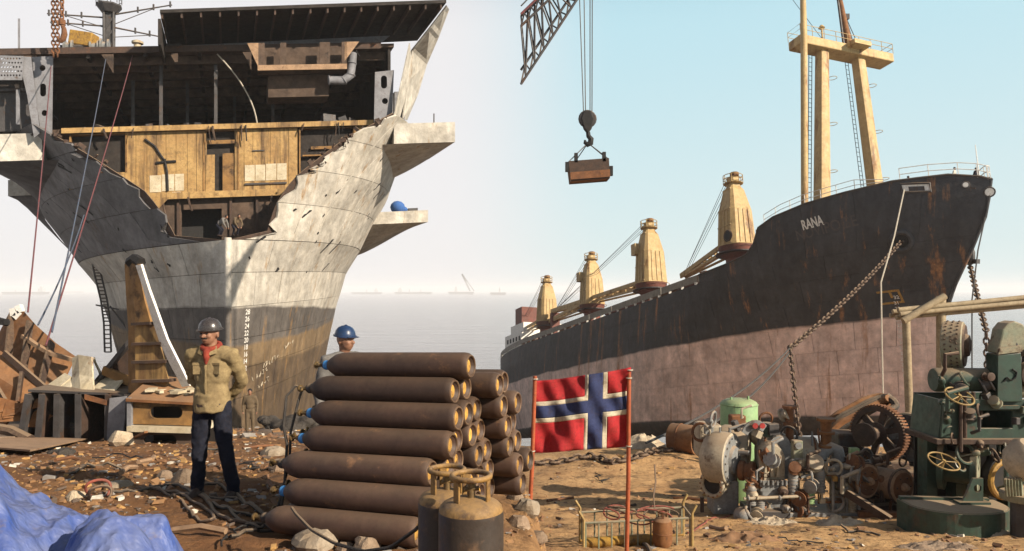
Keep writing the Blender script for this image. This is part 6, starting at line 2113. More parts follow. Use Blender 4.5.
# half-round casing
arch = [(752, 482)] + [(764 - 12.5 * math.cos(a), 455 - 15 * math.sin(a)) for a in [PI * k / 14 for k in range(15)]] + [(776, 482)]
MB().poly([[T(x_, y_, -0.5) for x_, y_ in arch]], V((0.25, 1.1, 0))).build('turbine_casing', 'machine_cream', tu, bevel=0.03)
MB().poly([[T(x_, y_, -0.60) for x_, y_ in [(751, 484), (751, 473), (776, 473), (776, 484)]]], V((0.0, 0.2, 0))).build('casing_joint', 'machine_grey', tu, bevel=0.01)
MB().box(T(764, 492, -0.35), (0.50, 0.5, 0.42)).build('lower_casing', 'machine_grey', tu, bevel=0.03)
m = MB()
for x_ in (753, 757.5, 762, 766.5, 771, 775):
    m.cyl(T(x_, 472.5, -0.66), T(x_, 477, -0.66), 0.025, n=6)
o = m.build('joint_bolts', 'machine_grey', tu); tag(o, kind='stuff')
for k, x_ in enumerate((755, 761, 767)):
    MB().poly([[T(x_, 470, -0.53), T(x_ + 3.5, 470, -0.53), T(x_ + 1.8, 456, -0.53)]], V((0, -0.05, 0))).build('casing_rib', 'machine_cream', tu)
MB().poly([[T(778 - 13 * math.cos(a), 452 - 17 * math.sin(a), -0.1) for a in [PI * k / 12 for k in range(13)]] + [T(791, 478, -0.1), T(765, 478, -0.1)]], V((0.15, 0.5, 0))).build('rear_casing', 'machine_grey', tu, bevel=0.03)
ax3 = V((0.85, -0.5, 0.0)).normalized()
MB().lathe([(0.16, 0), (0.21, 0.03), (0.21, 0.12), (0.17, 0.15), (0.17, 0.22), (0.22, 0.25), (0.22, 0.32), (0.15, 0.36)], T(737, 469, -0.1), ax3, 20).build('coupling', 'rust', tu, smooth=True)
# generator drum
MB().lathe([(0.33, 0), (0.36, 0.03), (0.36, 0.62), (0.34, 0.66), (0.2, 0.68)], T(790, 456, 0.35), V((0.97, -0.2, 0)), 26).build('generator_drum', 'machine_cream', tu, smooth=True)
for d_ in (0.05, 0.6):
    MB().torus(T(790, 456, 0.35) + V((0.97, -0.2, 0)) * d_, V((0.97, -0.2, 0)), 0.365, 0.022, 26, 6).build('drum_band', 'rust', tu, smooth=True)
MB().ell(T(774, 441, 0.6), (0.34, 0.3, 0.28), 16).build('dome_cover', 'machine_cream', tu, smooth=True)
MB().box(T(787, 447, -0.55), (0.20, 0.16, 0.52)).build('gauge_box', 'dusty_green', tu, bevel=0.02)
MB().lathe([(0.07, 0), (0.07, 0.02)], T(787, 439.5, -0.64), (0, -1, 0.1), 14).build('gauge_dial', 'machine_grey', tu)
MB().beam(T(783, 452, -0.65), T(791, 452, -0.65), 0.02, 0.03).build('gauge_bar', 'machine_grey', tu)
ar = [T(742 + 12 - 15 * math.cos(a), 437 - 18 * math.sin(a), -0.15) for a in [R(20) + R(115) * k / 8 for k in range(9)]]
ar2 = [T(742 + 12 - 9 * math.cos(a), 437 - 9 * math.sin(a), -0.15) for a in [R(135) - R(115) * k / 8 for k in range(9)]]
MB().poly([ar + ar2], V((0, 0.06, 0))).build('dial_plate', 'machine_grey', tu)
for x_, y_ in ((752, 424), (759, 424)):
    MB().lathe([(0.06, 0), (0.06, 0.03)], T(x_, y_, -0.2), (0, -1, 0), 12).build('red_dial', 'red_dial', tu)
MB().box(T(767, 431, 0.0), (0.17, 0.15, 0.22)).build('switch_box', 'machine_green', tu, bevel=0.01)
MB().box(T(711, 431, 0.2), (0.18, 0.15, 0.2)).build('switch_box', 'machine_grey', tu, bevel=0.01)
m = MB()
def fpipe(px, py0, py1, dy, r, mt, nm='flanged_pipe'):
    m = MB()
    a, b = T(px, py0, dy), T(px, py1, dy)
    H_ = (b - a).length
    m.lathe([(r * 1.7, 0), (r * 1.7, 0.05), (r, 0.06), (r, H_ * 0.45), (r * 1.6, H_ * 0.46), (r * 1.6, H_ * 0.54), (r, H_ * 0.55), (r * 1.05, H_ - 0.07), (r * 1.8, H_ - 0.06), (r * 1.8, H_)], a, b - a, 14)
    m.build(nm, mt, tu, smooth=True)
fpipe(793, 444, 407, 0.2, 0.085, 'rust')
fpipe(826, 447, 418, 0.0, 0.11, 'rust_orange')
fpipe(770, 432, 424, 0.2, 0.05, 'machine_grey')
MB().tube([T(820, 462, -0.05), T(822, 452, -0.05), T(829, 447, -0.05), T(836, 450, -0.05), T(838, 460, -0.05)], 0.14, 12).build('elbow_pipe', 'machine_grey', tu, smooth=True)
MB().lathe([(0.05, -0.28), (0.16, -0.2), (0.28, -0.02), (0.30, 0.08), (0.24, 0.2), (0.34, 0.22), (0.34, 0.30), (0.1, 0.32)], T(834, 474, -0.2), V((0.5, -0.85, 0)), 22).build('pump_casing', 'machine_grey', tu, smooth=True)
# bed and lower machinery
MB().box(T(792, 510, -0.3), (2.15, 0.9, 0.32)).build('bed_frame', 'machine_grey', tu, bevel=0.02)
MB().box(T(762, 508, -0.72), (0.62, 0.2, 0.34)).build('bed_step', 'dark_steel', tu, bevel=0.02)
m = MB()
m.ell(T(734, 507, -0.6), 0.19, 14); m.cyl(T(738, 504, -0.6), T(752, 500, -0.5), 0.09, 0.08, 10)
m.build('air_vessel', 'machine_grey', tu, smooth=True)
MB().cyl(T(733, 489, -0.75), T(788, 486.5, -0.75), 0.034, n=10).build('guard_rail', 'machine_cream', tu, smooth=True)
for x_ in (737, 767, 786):
    MB().torus(T(x_, 488, -0.75), (1, 0, 0), 0.045, 0.02, 10, 6).build('rail_clamp', 'machine_grey', tu)
for px, py, hh, mt in ((798, 486, 0.36, 'pale_green'), (750, 497, 0.3, 'machine_grey'), (782, 478, 0.5, 'machine_grey'), (742, 488, 0.34, 'machine_grey'), (808, 474, 0.4, 'machine_grey'), (838, 496, 0.38, 'machine_cream')):
    m = MB()
    prof = []
    n_ = 7
    for k in range(n_):
        prof += [(0.105, hh * (k / n_)), (0.105, hh * ((k + 0.55) / n_)), (0.092, hh * ((k + 0.6) / n_)), (0.092, hh * ((k + 0.95) / n_))]
    m.lathe([(0.07, -0.03)] + prof + [(0.06, hh + 0.04)], T(px, py, -0.62) - V((0, 0, hh / 2)), (0, 0, 1), 14)
    m.build('small_motor', mt, tu, smooth=True)
rgm = random.Random(21)
for k in range(30):
    x0, y0 = rgm.uniform(738, 845), rgm.uniform(465, 505)
    dy = rgm.uniform(-0.7, -0.35)
    pts = [T(x0, y0, dy)]
    for q in range(rgm.choice((2, 3))):
        if rgm.random() < 0.5: x0 += rgm.uniform(-14, 14)
        else: y0 += rgm.uniform(-14, 10)
        pts.append(T(x0, min(y0, 512), dy))
    MB().tube(pts, rgm.choice((0.016, 0.022, 0.03)), 7).build('oil_pipe', rgm.choice(('machine_grey', 'machine_cream', 'dark_steel', 'rust')), tu, smooth=True)
for k in range(16):
    x0, y0 = rgm.uniform(738, 842), rgm.uniform(470, 502)
    c0 = T(x0, y0, rgm.uniform(-0.72, -0.5))
    m = MB()
    m.cyl(c0, c0 + V((0, 0, 0.16)), 0.035, 0.02, 8)
    m.torus(c0 + V((0, 0, 0.17)), V((rgm.uniform(-0.5, 0.5), -0.5, 1)), 0.055, 0.011, 12, 5)
    m.box(c0, (0.1, 0.1, 0.09))
    m.build('valve', rgm.choice(('machine_grey', 'dark_steel', 'machine_cream', 'rust')), tu, smooth=False)
for x_ in (720, 728, 760, 765, 773, 812, 818):
    h0 = rgm.uniform(8, 20)
    MB().cyl(T(x_, 446, rgm.uniform(-0.3, 0.3)), T(x_, 446 - h0, 0.0), 0.022, n=6).build('standpipe', rgm.choice(('machine_grey', 'rust')), tu)
for x_, y0, y1 in ((819, 470, 505), (844, 462, 500), (832, 478, 508)):
    MB().cyl(T(x_, y0, -0.7), T(x_, y1, -0.7), 0.03, n=7).build('stanchion', 'machine_grey', tu)
MB().box(T(820, 470, -0.72), (0.09, 0.09, 0.1)).build('yellow_knob', 'yellow_paint', tu)
MB().beam(T(790, 470, -0.6), T(830, 458, -0.6), 0.05, 0.05).build('linkage', 'machine_grey', tu)
MB().beam(T(790, 465, -0.4), T(838, 464, -0.5), 0.12, 0.12).build('pipe_tray', 'machine_grey', tu)
def clutter(root, n, x0, x1, y0, y1, Yc, dys, mats, sd):
    r = random.Random(sd)
    for k in range(n):
        c0 = P(r.uniform(x0, x1), r.uniform(y0, y1), Yc) + V((0, r.uniform(*dys), 0))
        g_ = G(c0.x, c0.y) + 0.06
        if c0.z < g_: c0.z = g_ + r.uniform(0, 0.1)
        mt = r.choice(mats)
        ty = r.randrange(5)
        ax = V((r.uniform(-1, 1), r.uniform(-1, -0.1), r.uniform(-0.3, 0.6))).normalized()
        s = r.uniform(0.05, 0.11)
        if ty == 0:
            MB().lathe([(s, 0), (s * 1.6, 0.01), (s * 1.6, 0.04), (s, 0.05), (s, 0.14), (s * 1.5, 0.15), (s * 1.5, 0.18), (s * 0.6, 0.19)], c0, ax, 14).build('flange_piece', mt, root, smooth=True)
        elif ty == 1:
            MB().box(c0, (s * r.uniform(1, 3), s * 1.5, s * r.uniform(1, 2.5)), Matrix.Rotation(r.uniform(-0.6, 0.6), 3, 'Y') @ Matrix.Rotation(r.uniform(0, 3), 3, 'Z')).build('small_casting', mt, root, bevel=0.012)
        elif ty == 2:
            MB().tube([c0, c0 + ax * s * 2, c0 + ax * s * 2 + V((0, 0, s * 3)), c0 + ax * s + V((s * 3, 0, s * 4))], s * 0.4, 8).build('bent_pipe', mt, root, smooth=True)
        elif ty == 3:
            MB().torus(c0, ax, s * 1.7, s * 0.3, 18, 7).build('ring_piece', mt, root, smooth=True)
        else:
            MB().lathe([(s * 0.3, -0.2), (s * 0.35, 0.0), (s, 0.01), (s * 1.1, 0.06), (s * 0.8, 0.12), (s * 0.3, 0.14), (s * 0.3, 0.2)], c0, ax, 12).build('spindle_piece', mt, root, smooth=True)
clutter(tu, 46, 738, 846, 448, 512, TY, (-0.78, -0.45), ('machine_grey', 'machine_grey', 'machine_cream', 'dark_steel', 'rust', 'rust_dark'), 4)
clutter(tu, 16, 704, 790, 418, 446, TY, (-0.1, 0.4), ('machine_grey', 'machine_cream', 'rust', 'dark_steel'), 8)
# green tank behind
gt = GX(739, 18.6)
tk = thing('green_tank', 'pale green domed tank with scorched side behind the turbine', 'tank', gt)
zt_ = P(0, 404, 18.6).z
MB().lathe([(0.42, 0), (0.45, 0.04), (0.45, zt_ - gt.z), (0.42, zt_ - gt.z + 0.06), (0.30, zt_ - gt.z + 0.12), (0.08, zt_ - gt.z + 0.15)], gt, (0, 0, 1), 28).build('shell', 'pale_green', tk, smooth=True)
for px, py in ((731, 399), (748, 398)):
    MB().cyl(P(px, py + 4, 18.5), P(px, py - 2, 18.5), 0.03, n=8).build('nozzle', 'pale_green', tk)
MB().torus(V((gt.x, gt.y, zt_)), (0, 0, 1), 0.452, 0.015, 28, 6).build('weld_band', 'pale_green', tk, smooth=True)
MB().box(P(737, 420, 18.0), (0.35, 0.3, 0.25)).build('inspection_cover', 'rust', tk, bevel=0.03)
# rusty hollow drum
rd = GX(684, 26.5)
dr_ = thing('rusty_drum', 'short rusty orange pipe length lying open end on towards the turbine', 'drum', rd)
axd = V((0.80, -0.6, 0))
c0 = rd + V((-0.4, 0.2, 0.48))
MB().lathe([(0.49, 0), (0.5, 0.02), (0.5, 0.95), (0.44, 0.95), (0.42, 0.5), (0.42, 0.1)], c0, axd, 26).build('shell', 'rust_orange', dr_, smooth=True)
MB().lathe([(0.415, 0.45), (0.3, 0.46), (0.12, 0.5)], c0, axd, 20).build('inner_plate', 'rust_dark', dr_)
MB().torus(c0 + axd * 0.35, axd, 0.505, 0.02, 26, 5).build('band', 'rust', dr_)
tag(rock(GX(703, 27) + V((0, 0, 0.35)), (0.5, 0.4, 0.5), 3.1).build('sack', 'white_paint', smooth=True), 'white sack behind the rusty drum', 'sack')
tag(MB().box(GX(686, 29, 0.25), (0.5, 0.3, 0.25)).build('blue_box', 'blue_cap', bevel=0.04), 'small blue crate on the sand behind the rusty drum', 'box')

# ------------------------------------------------------------------ gear wheels, cables and rollers
def gear(px, py, Y, rad, mt, label, teeth, n):
    c0 = P(px, py, Y)
    root = thing('gear_wheel', label, 'gear', (c0.x, c0.y, c0.z - rad))
    m = MB()
    d, x, y = m._fr(n)
    ring = [(rad * 0.80, -0.11), (rad * 0.97, -0.11), (rad * 0.97, 0.11), (rad * 0.80, 0.11), (rad * 0.80, -0.11)]
    N = 40
    vs, fs = [], []
    for r_, h in ring[:4]:
        for i in range(N):
            a = 2 * PI * i / N
            vs.append(c0 + d * h + x * r_ * math.cos(a) + y * r_ * math.sin(a))
    for j in range(4):
        for i in range(N):
            fs.append((j * N + i, j * N + (i + 1) % N, (j + 1) % 4 * N + (i + 1) % N, (j + 1) % 4 * N + i))
    rim_ = m.add(vs, fs).build('rim', mt, root)
    for k in range(6):
        a = 2 * PI * k / 6 + 0.3
        e = x * math.cos(a) + y * math.sin(a)
        MB().beam(c0 + e * rad * 0.12, c0 + e * rad * 0.82, 0.13, 0.11, d).build('spoke', mt, root)
    MB().lathe([(0.12, -0.2), (0.12, 0.2), (0.07, 0.22)], c0, d, 16).build('hub', 'rust_dark', root, smooth=True)
    if teeth:
        for k in range(56):
            a = 2 * PI * k / 56
            e = x * math.cos(a) + y * math.sin(a)
            MB().beam(c0 + e * rad * 0.965, c0 + e * rad * 1.045, 0.22, rad * 0.055, d.cross(e)).build('tooth', 'rust', rim_)
    return root, c0
ng = V((-0.80, -0.60, 0.05)).normalized()
gr, gc = gear(879, 433, 17.6, 0.64, 'rust_dark', 'big rusty toothed gear wheel with spokes beside the cable heap', True, ng)
MB().lathe([(0.26, 0.12), (0.26, 0.18), (0.15, 0.2), (0.15, 0.6), (0.27, 0.62), (0.27, 0.7), (0.1, 0.72)], gc, ng, 20).build('winding_drum', 'rust_dark', gr, smooth=True)
gr2, gc2 = gear(909, 440, 17.9, 0.62, 'dark_steel', 'dark flywheel with pale chipped rim right of the toothed gear', False, ng)
MB().lathe([(0.60, 0.0), (0.60, 0.04)], gc2, -ng, 30).build('web_disc', 'machine_grey', gr2)
m = MB()
m.torus(gc2 + ng * 0.02, ng, 0.585, 0.07, 40, 8)
m.build('pale_rim', 'dusty_green', gr2)
# supporting scrap under the gears
for k, (px, py, Y, sx, sy, sz, mt, lb) in enumerate(((875, 478, 17.9, 1.2, 0.9, 1.0, 'rust_dark', 'dark machine block under the toothed gear wheel'), (848, 462, 18.2, 0.7, 0.6, 1.5, 'dark_steel', 'dark machine casing below the cable heap'), (915, 486, 17.6, 0.9, 0.8, 0.9, 'rust_dark', 'dark machine block under the flywheel'))):
    c0 = P(px, py, Y)
    g_ = G(c0.x, c0.y)
    root = thing('machine_block', lb, 'machine', (c0.x, c0.y, g_))
    hh = c0.z + sz / 2 - g_
    MB().box((c0.x, c0.y, g_ + hh / 2), (sx, sy, hh)).build('casting', mt, root, bevel=0.05)
    for q in range(5):
        p_ = V((c0.x + rgm.uniform(-sx, sx) * 0.4, c0.y - sy / 2 - 0.05, g_ + rgm.uniform(0.2, 0.9) * hh))
        MB().lathe([(0.13, 0), (0.13, 0.08), (0.07, 0.1), (0.07, 0.16)], p_, (rgm.uniform(-0.4, 0.4), -1, 0), 12).build('boss', 'rust_dark', root, smooth=True)
    for q in range(4):
        a = V((c0.x + rgm.uniform(-sx, sx) * 0.5, c0.y - sy / 2 - 0.1, g_ + rgm.uniform(0.2, 1.0) * hh))
        MB().beam(a, a + V((rgm.uniform(-0.6, 0.6), 0.05, rgm.uniform(-0.3, 0.3))), 0.08, 0.12).build('bracket', 'rust_dark', root)
heap = thing('scrap_heap', 'heap of rusty machine scrap piled between turbine, gears and winch', 'scrap metal', GX(880, 16.2))
hm_ = MB()
rh = random.Random(9)
for k in range(34):
    px_ = rh.gauss(880, 30)
    c0 = GX(px_, 16.4 + rh.uniform(-0.5, 0.8))
    hh = 0.75 * math.exp(-((px_ - 882) / 36) ** 2)
    Rm = Matrix.Rotation(rh.uniform(0, 3), 3, 'Z') @ Matrix.Rotation(rh.uniform(-0.8, 0.8), 3, 'X')
    MB().box(c0 + V((0, 0, rh.uniform(0.1, 1.0) * hh)), (rh.uniform(0.2, 0.75), rh.uniform(0.06, 0.25), rh.uniform(0.06, 0.3)), Rm).build('scrap_piece', rh.choice(('rust_dark', 'dark_steel', 'rust', 'rust_dark', 'sheet_tan')), heap)
clutter(heap, 44, 840, 930, 455, 516, 16.0, (-0.5, 0.1), ('rust_dark', 'rust', 'dark_steel', 'sheet_tan', 'rust_dark'), 12)
MB().box(P(854, 452, 17.2), (0.2, 0.15, 0.2)).build('green_lamp', 'pale_green', gr, bevel=0.02)
for k in range(17):
    off = rgm.uniform(-10, 6)
    x_ = rgm.uniform(-6, 6)
    Yc = 19.2 + rgm.uniform(-0.6, 0.6)
    pts = [P(828 + x_, 434 + off * 0.8, Yc), P(838 + x_, 424 + off, Yc), P(852 + x_, 417 + off, Yc), P(868 + x_, 408 + off, Yc), P(882 + x_, 401 + off * 0.6, Yc), P(890 + x_ + rgm.uniform(-3, 4), 398 + off * 0.5 + rgm.uniform(-3, 6), Yc - 0.2)]
    if k % 4 == 0: pts += [P(893 + x_, 408, Yc - 0.3), P(880 + x_, 412, Yc - 0.35)]
    ps = []
    for i in range(len(pts) - 1):
        for q in range(4): ps.append(pts[i].lerp(pts[i + 1], q / 4))
    ps = [ps[max(0, i - 1)].lerp(ps[min(len(ps) - 1, i + 1)], 0.5) for i in range(len(ps))]
    mt = 'rubber' if k % 3 else 'rust_orange'
    tag(MB().tube(ps, rgm.uniform(0.06, 0.10), 8).build('thick_cable', mt, smooth=True), 'thick black cable in the heap above the toothed gear' if k % 3 else 'rust brown cable in the heap above the toothed gear', 'cable', 'thick cables heaped above the gear')
for k, (px, py, lb) in enumerate(((868, 481, 'left rusty cable roller facing the viewer below the gear wheel'), (903, 487, 'right rusty cable roller facing the viewer below the flywheel'))):
    c0 = P(px, py, 15.4)
    nr_ = V((0.42, -0.9, 0.03)).normalized()
    root = thing('cable_roller', lb, 'roller', (c0.x, c0.y, c0.z - 0.35), 'rusty cable rollers')
    MB().lathe([(0.30, -0.75), (0.31, -0.6), (0.31, -0.12), (0.345, -0.1), (0.345, 0.0), (0.30, 0.01)], c0, nr_, 24).build('barrel', 'sheet_tan', root, smooth=True)
    MB().lathe([(0.30, 0.008), (0.27, 0.02), (0.10, 0.02)], c0, nr_, 24).build('end_disc', 'rust', root)
    MB().lathe([(0.09, 0.02), (0.08, 0.08), (0.05, 0.09), (0.05, 0.13)], c0, nr_, 14).build('hub', 'sheet_tan', root, smooth=True)
    MB().torus(c0 + nr_ * -0.05, nr_, 0.35, 0.03, 24, 6).build('hoop', 'rust_dark', root)
    d, x, y = MB()._fr(nr_)
    for q in range(6):
        e = x * math.cos(q * PI / 3) + y * math.sin(q * PI / 3)
        MB().ell(c0 + e * 0.2 + nr_ * 0.022, 0.022, 8).build('bolt', 'rust_dark', root)
for k, (a, b, mt, w_, lb) in enumerate((((846, 492, 15.2), (890, 520, 14.6), 'rust_dark', 0.14, 'dark beam sloping down in front of the left roller'), ((852, 512, 15.6), (930, 506, 15.9), 'rust_dark', 0.22, 'dark girder under the two rollers'), ((858, 515, 15.2), (906, 516, 15.0), 'rust', 0.16, 'short rusty channel on the sand below the rollers'), ((838, 470, 16.2), (870, 462, 15.8), 'dark_steel', 0.1, 'dark bar above the left roller'), ((880, 505, 16), (885, 470, 16.4), 'rust_dark', 0.2, 'dark post between the rollers'), ((855, 503, 16.0), (852, 522, 15.6), 'rust_dark', 0.25, 'stub leg under the left roller'), ((912, 500, 16.0), (914, 522, 15.7), 'rust_dark', 0.25, 'stub leg under the right roller'))):
    tag(MB().beam(P(*a), P(*b), w_, w_).build('scrap_beam', mt), lb, 'beam')

# ------------------------------------------------------------------ mooring winch
WY = 14.6
def Wp(px, py, dy=0.0):
    return P(px, py, WY) + V((0, dy, 0))
wi = thing('mooring_winch', 'large dark green mooring winch with gear cover, drum and yellow handwheels', 'winch', GX(975, WY))
nd = V((0.80, -0.60, 0)).normalized()
def drum(px, py, dy, rad, wd, mt, mt2, nm, ax):
    c0 = Wp(px, py, dy)
    MB().lathe([(rad * 0.93, -wd / 2), (rad, -wd / 2 + 0.02), (rad, wd / 2 - 0.02), (rad * 0.95, wd / 2)], c0, ax, 36).build(nm, mt, wi, smooth=True)
    MB().lathe([(rad * 0.90, 0), (rad * 0.86, 0.03), (rad * 0.5, 0.03), (rad * 0.42, 0.1), (rad * 0.2, 0.12)], c0 + ax * (wd / 2), ax, 30).build('wheel_face', mt2, wi, smooth=True)
drum(961, 346, 0.25, 0.47, 0.36, 'dusty_green', 'rust_dark', 'brake_wheel', nd)
d, x, y = MB()._fr(nd)
c0 = Wp(961, 346, 0.25)
bwh = [o_ for o_ in wi.children if o_.name.startswith('brake_wheel')][0]
for k in range(30):
    a = 2 * PI * k / 30
    for q in (-0.1, 0.0, 0.1):
        e = x * math.cos(a + q * 0.8) + y * math.sin(a + q * 0.8)
        if (e.y < 0.35):
            MB().ell(c0 + nd * q + e * 0.47, 0.022, 6).build('rivet', 'rust_dark', bwh)
cov = [(979, 398), (979, 350)] + [(996 + 15 * math.cos(a), 336 - 15 * math.sin(a)) for a in [PI - PI * k / 12 for k in range(13)]] + [(1011, 356), (1004, 398)]
fcov = [(980, 398), (980, 352), (985, 340), (988, 328), (996, 322), (1001, 328), (1003, 345), (1003, 398)]
MB().poly([[Wp(x_, y_, -0.55) for x_, y_ in [(979, 398), (979.5, 352), (1002, 350), (1003.5, 398)]]], V((0.06, 0.45, 0))).build('gear_case', 'machine_green', wi, bevel=0.02)
MB().poly([[Wp(x_, y_, -0.5) for x_, y_ in [(980, 351), (984, 338), (986, 328), (991, 322), (998, 320), (1006, 323), (1011, 332), (1012, 345), (1003, 350)]]], V((0.02, 0.36, 0))).build('gear_cover', 'dusty_green', wi, bevel=0.03)
MB().poly([[Wp(x_, y_, -0.58) for x_, y_ in [(979, 352), (1002, 349), (1002, 343), (981, 346)]]], V((0, 0.05, 0))).build('cover_flange', 'dusty_green', wi)
drum(1007, 345, -0.1, 0.42, 0.28, 'dark_steel', 'dark_steel', 'gear_wheel', nd)
MB().tube([Wp(985, 378, -0.57), Wp(988, 374, -0.57), Wp(992, 377, -0.57), Wp(996, 374, -0.57), Wp(997, 369, -0.57), Wp(993, 366, -0.57)], 0.015, 5).build('painted_mark', 'black', wi)
MB().lathe([(0.21, 0), (0.23, 0.03), (0.23, 0.98), (0.2, 1.0)], Wp(930, 379, -0.1), (1, -0.05, 0), 24).build('shaft_housing', 'machine_green', wi, smooth=True)
MB().cyl(Wp(1004, 388, -0.2), Wp(1040, 386, -0.3), 0.17, n=18).build('shaft_housing', 'dusty_green', wi, smooth=True)
MB().lathe([(0.1, 0), (0.24, 0.02), (0.24, 0.16), (0.12, 0.2)], Wp(1013, 372, -0.35), (0.2, -1, 0), 18).build('clutch_cover', 'rust_dark', wi, smooth=True)
MB().poly([[Wp(x_, y_, -0.45) for x_, y_ in [(929, 396), (1012, 396), (1017, 434), (925, 434)]], [Wp(x_, y_, -0.45) for x_, y_ in [(963, 407), (963, 424), (997, 424), (997, 407)]]], V((0, 0.08, 0))).build('front_frame', 'machine_green', wi, bevel=0.01)
MB().poly([[Wp(x_, y_, 0.5) for x_, y_ in [(929, 396), (1012, 396), (1017, 434), (925, 434)]]], V((0, 0.06, 0))).build('rear_frame', 'machine_green', wi)
MB().poly([[Wp(929, 397, -0.42), Wp(925, 434, -0.42), Wp(925, 434, 0.5), Wp(929, 397, 0.5)]], V((0.05, 0, 0))).build('end_frame', 'machine_green', wi)
MB().poly([[Wp(1012, 397, -0.42), Wp(1017, 434, -0.42), Wp(1017, 434, 0.5), Wp(1012, 397, 0.5)]], V((-0.05, 0, 0))).build('end_frame', 'machine_green', wi)
MB().box(Wp(970, 436, 0.0), (1.95, 1.15, 0.1)).build('bed_plate', 'rust_dark', wi, bevel=0.01)
MB().box(Wp(990, 403, -0.5), (0.42, 0.12, 0.06)).build('case_foot', 'machine_green', wi)
MB().poly([[Wp(929, 399, -0.52), Wp(950, 399, -0.52), Wp(950, 432, -0.52), Wp(926, 432, -0.52)]], V((0, 0.06, 0))).build('side_panel', 'machine_green', wi)
for px, y0, y1 in ((943, 398, 445), (947, 392, 432), (955, 388, 398)):
    MB().cyl(Wp(px, y0, -0.58), Wp(px, y1, -0.58), 0.035, n=8).build('brake_spindle', 'rust_dark', wi)
def handwheel(px, py, dy, rr, tilt):
    c0 = Wp(px, py, dy)
    nn = V((0.12, tilt, 1)).normalized()
    hwr = MB().torus(c0, nn, rr, 0.016, 28, 8).build('handwheel', 'handwheel', wi, smooth=True)
    d, x, y = MB()._fr(nn)
    for k in range(5):
        e = x * math.cos(k * 2 * PI / 5 + 0.4) + y * math.sin(k * 2 * PI / 5 + 0.4)
        MB().cyl(c0, c0 + e * rr, 0.010, n=6).build('handwheel_spoke', 'handwheel', hwr)
    MB().cyl(c0 - nn * 0.12, c0 + nn * 0.03, 0.03, n=8).build('handwheel_hub', 'handwheel', hwr)
handwheel(938, 391, -0.7, 0.25, -0.62)
handwheel(923, 453, -0.7, 0.27, -0.45)
MB().lathe([(0.30, 0), (0.46, 0.02), (0.46, 0.12), (0.30, 0.14), (0.30, 0.55), (0.46, 0.57), (0.46, 0.66)], Wp(941, 466, 0.1), nd, 28).build('lower_drum', 'machine_green', wi, smooth=True)
MB().lathe([(0.45, 0), (0.45, 0.02), (0.2, 0.03)], Wp(941, 466, 0.1) + nd * 0.665, nd, 26).build('drum_face', 'dusty_green', wi)
MB().lathe([(0.42, -0.1), (0.44, -0.06), (0.44, 0.06), (0.42, 0.1)], Wp(996, 474, -0.15), V((0.25, -0.95, 0)), 26).build('warping_drum', 'black', wi, smooth=True)
MB().torus(Wp(996, 476, -0.26), V((0.25, -0.95, 0)), 0.34, 0.06, 26, 8).build('drum_hoop', 'yellow_paint', wi, smooth=True)
for px in (933, 962, 985, 1014):
    a = Wp(px, 438, 0.2)
    b = V((a.x, a.y, G(a.x, a.y) - 0.03))
    MB().beam(a, b, 0.2, 0.35, (0, 1, 0)).build('support_leg', 'machine_green', wi)
MB().poly([[Wp(930, 440, 0.55), Wp(1020, 440, 0.55), Wp(1020, 515, 0.55), Wp(930, 515, 0.55)]], V((0, 0.05, 0))).build('back_plate', 'black', wi)
MB().box(Wp(968, 455, 0.0), (0.5, 0.4, 0.5)).build('motor_block', 'dark_steel', wi, bevel=0.04)
clutter(wi, 26, 928, 1018, 400, 505, WY, (-0.6, -0.45), ('machine_green', 'dark_steel', 'rust_dark', 'dusty_green'), 15)
clutter(wi, 10, 930, 980, 372, 400, WY, (-0.45, -0.3), ('machine_green', 'dark_steel', 'rust_dark'), 16)
# pale ribbed casing at the right edge
pc = thing('ribbed_casing', 'pale ribbed valve casing cut off by the right edge', 'machine', GX(1022, 12.6))
c0 = P(1022, 458, 12.6)
MB().lathe([(0.2, -0.1), (0.30, 0.0), (0.36, 0.2), (0.30, 0.42), (0.2, 0.5)], c0 - V((0, 0, 0.2)), V((0.15, -0.4, 1)), 24).build('casing', 'machine_cream', pc, smooth=True)
for k in range(6):
    a = P(1006 + 3 * k, 478, 12.4)
    MB().beam(a, a + V((0.05, 0.05, -0.3)), 0.03, 0.12).build('rib', 'dusty_green', pc)
MB().lathe([(0.34, 0), (0.36, 0.06), (0.36, 0.12)], P(1024, 500, 12.6), (0, 0, 1), 24).build('base_flange', 'dusty_green', pc, smooth=True)
b_ = GX(1024, 12.6)
MB().cyl(b_ - V((0, 0, 0.05)), P(1024, 499, 12.6), 0.2, n=18).build('stem', 'dark_steel', pc)
tag(MB().box(P(1026, 362, 15.5), (0.35, 0.4, 0.75)).build('black_box', 'black', bevel=0.03), 'black housing at the right edge behind the winch', 'box')
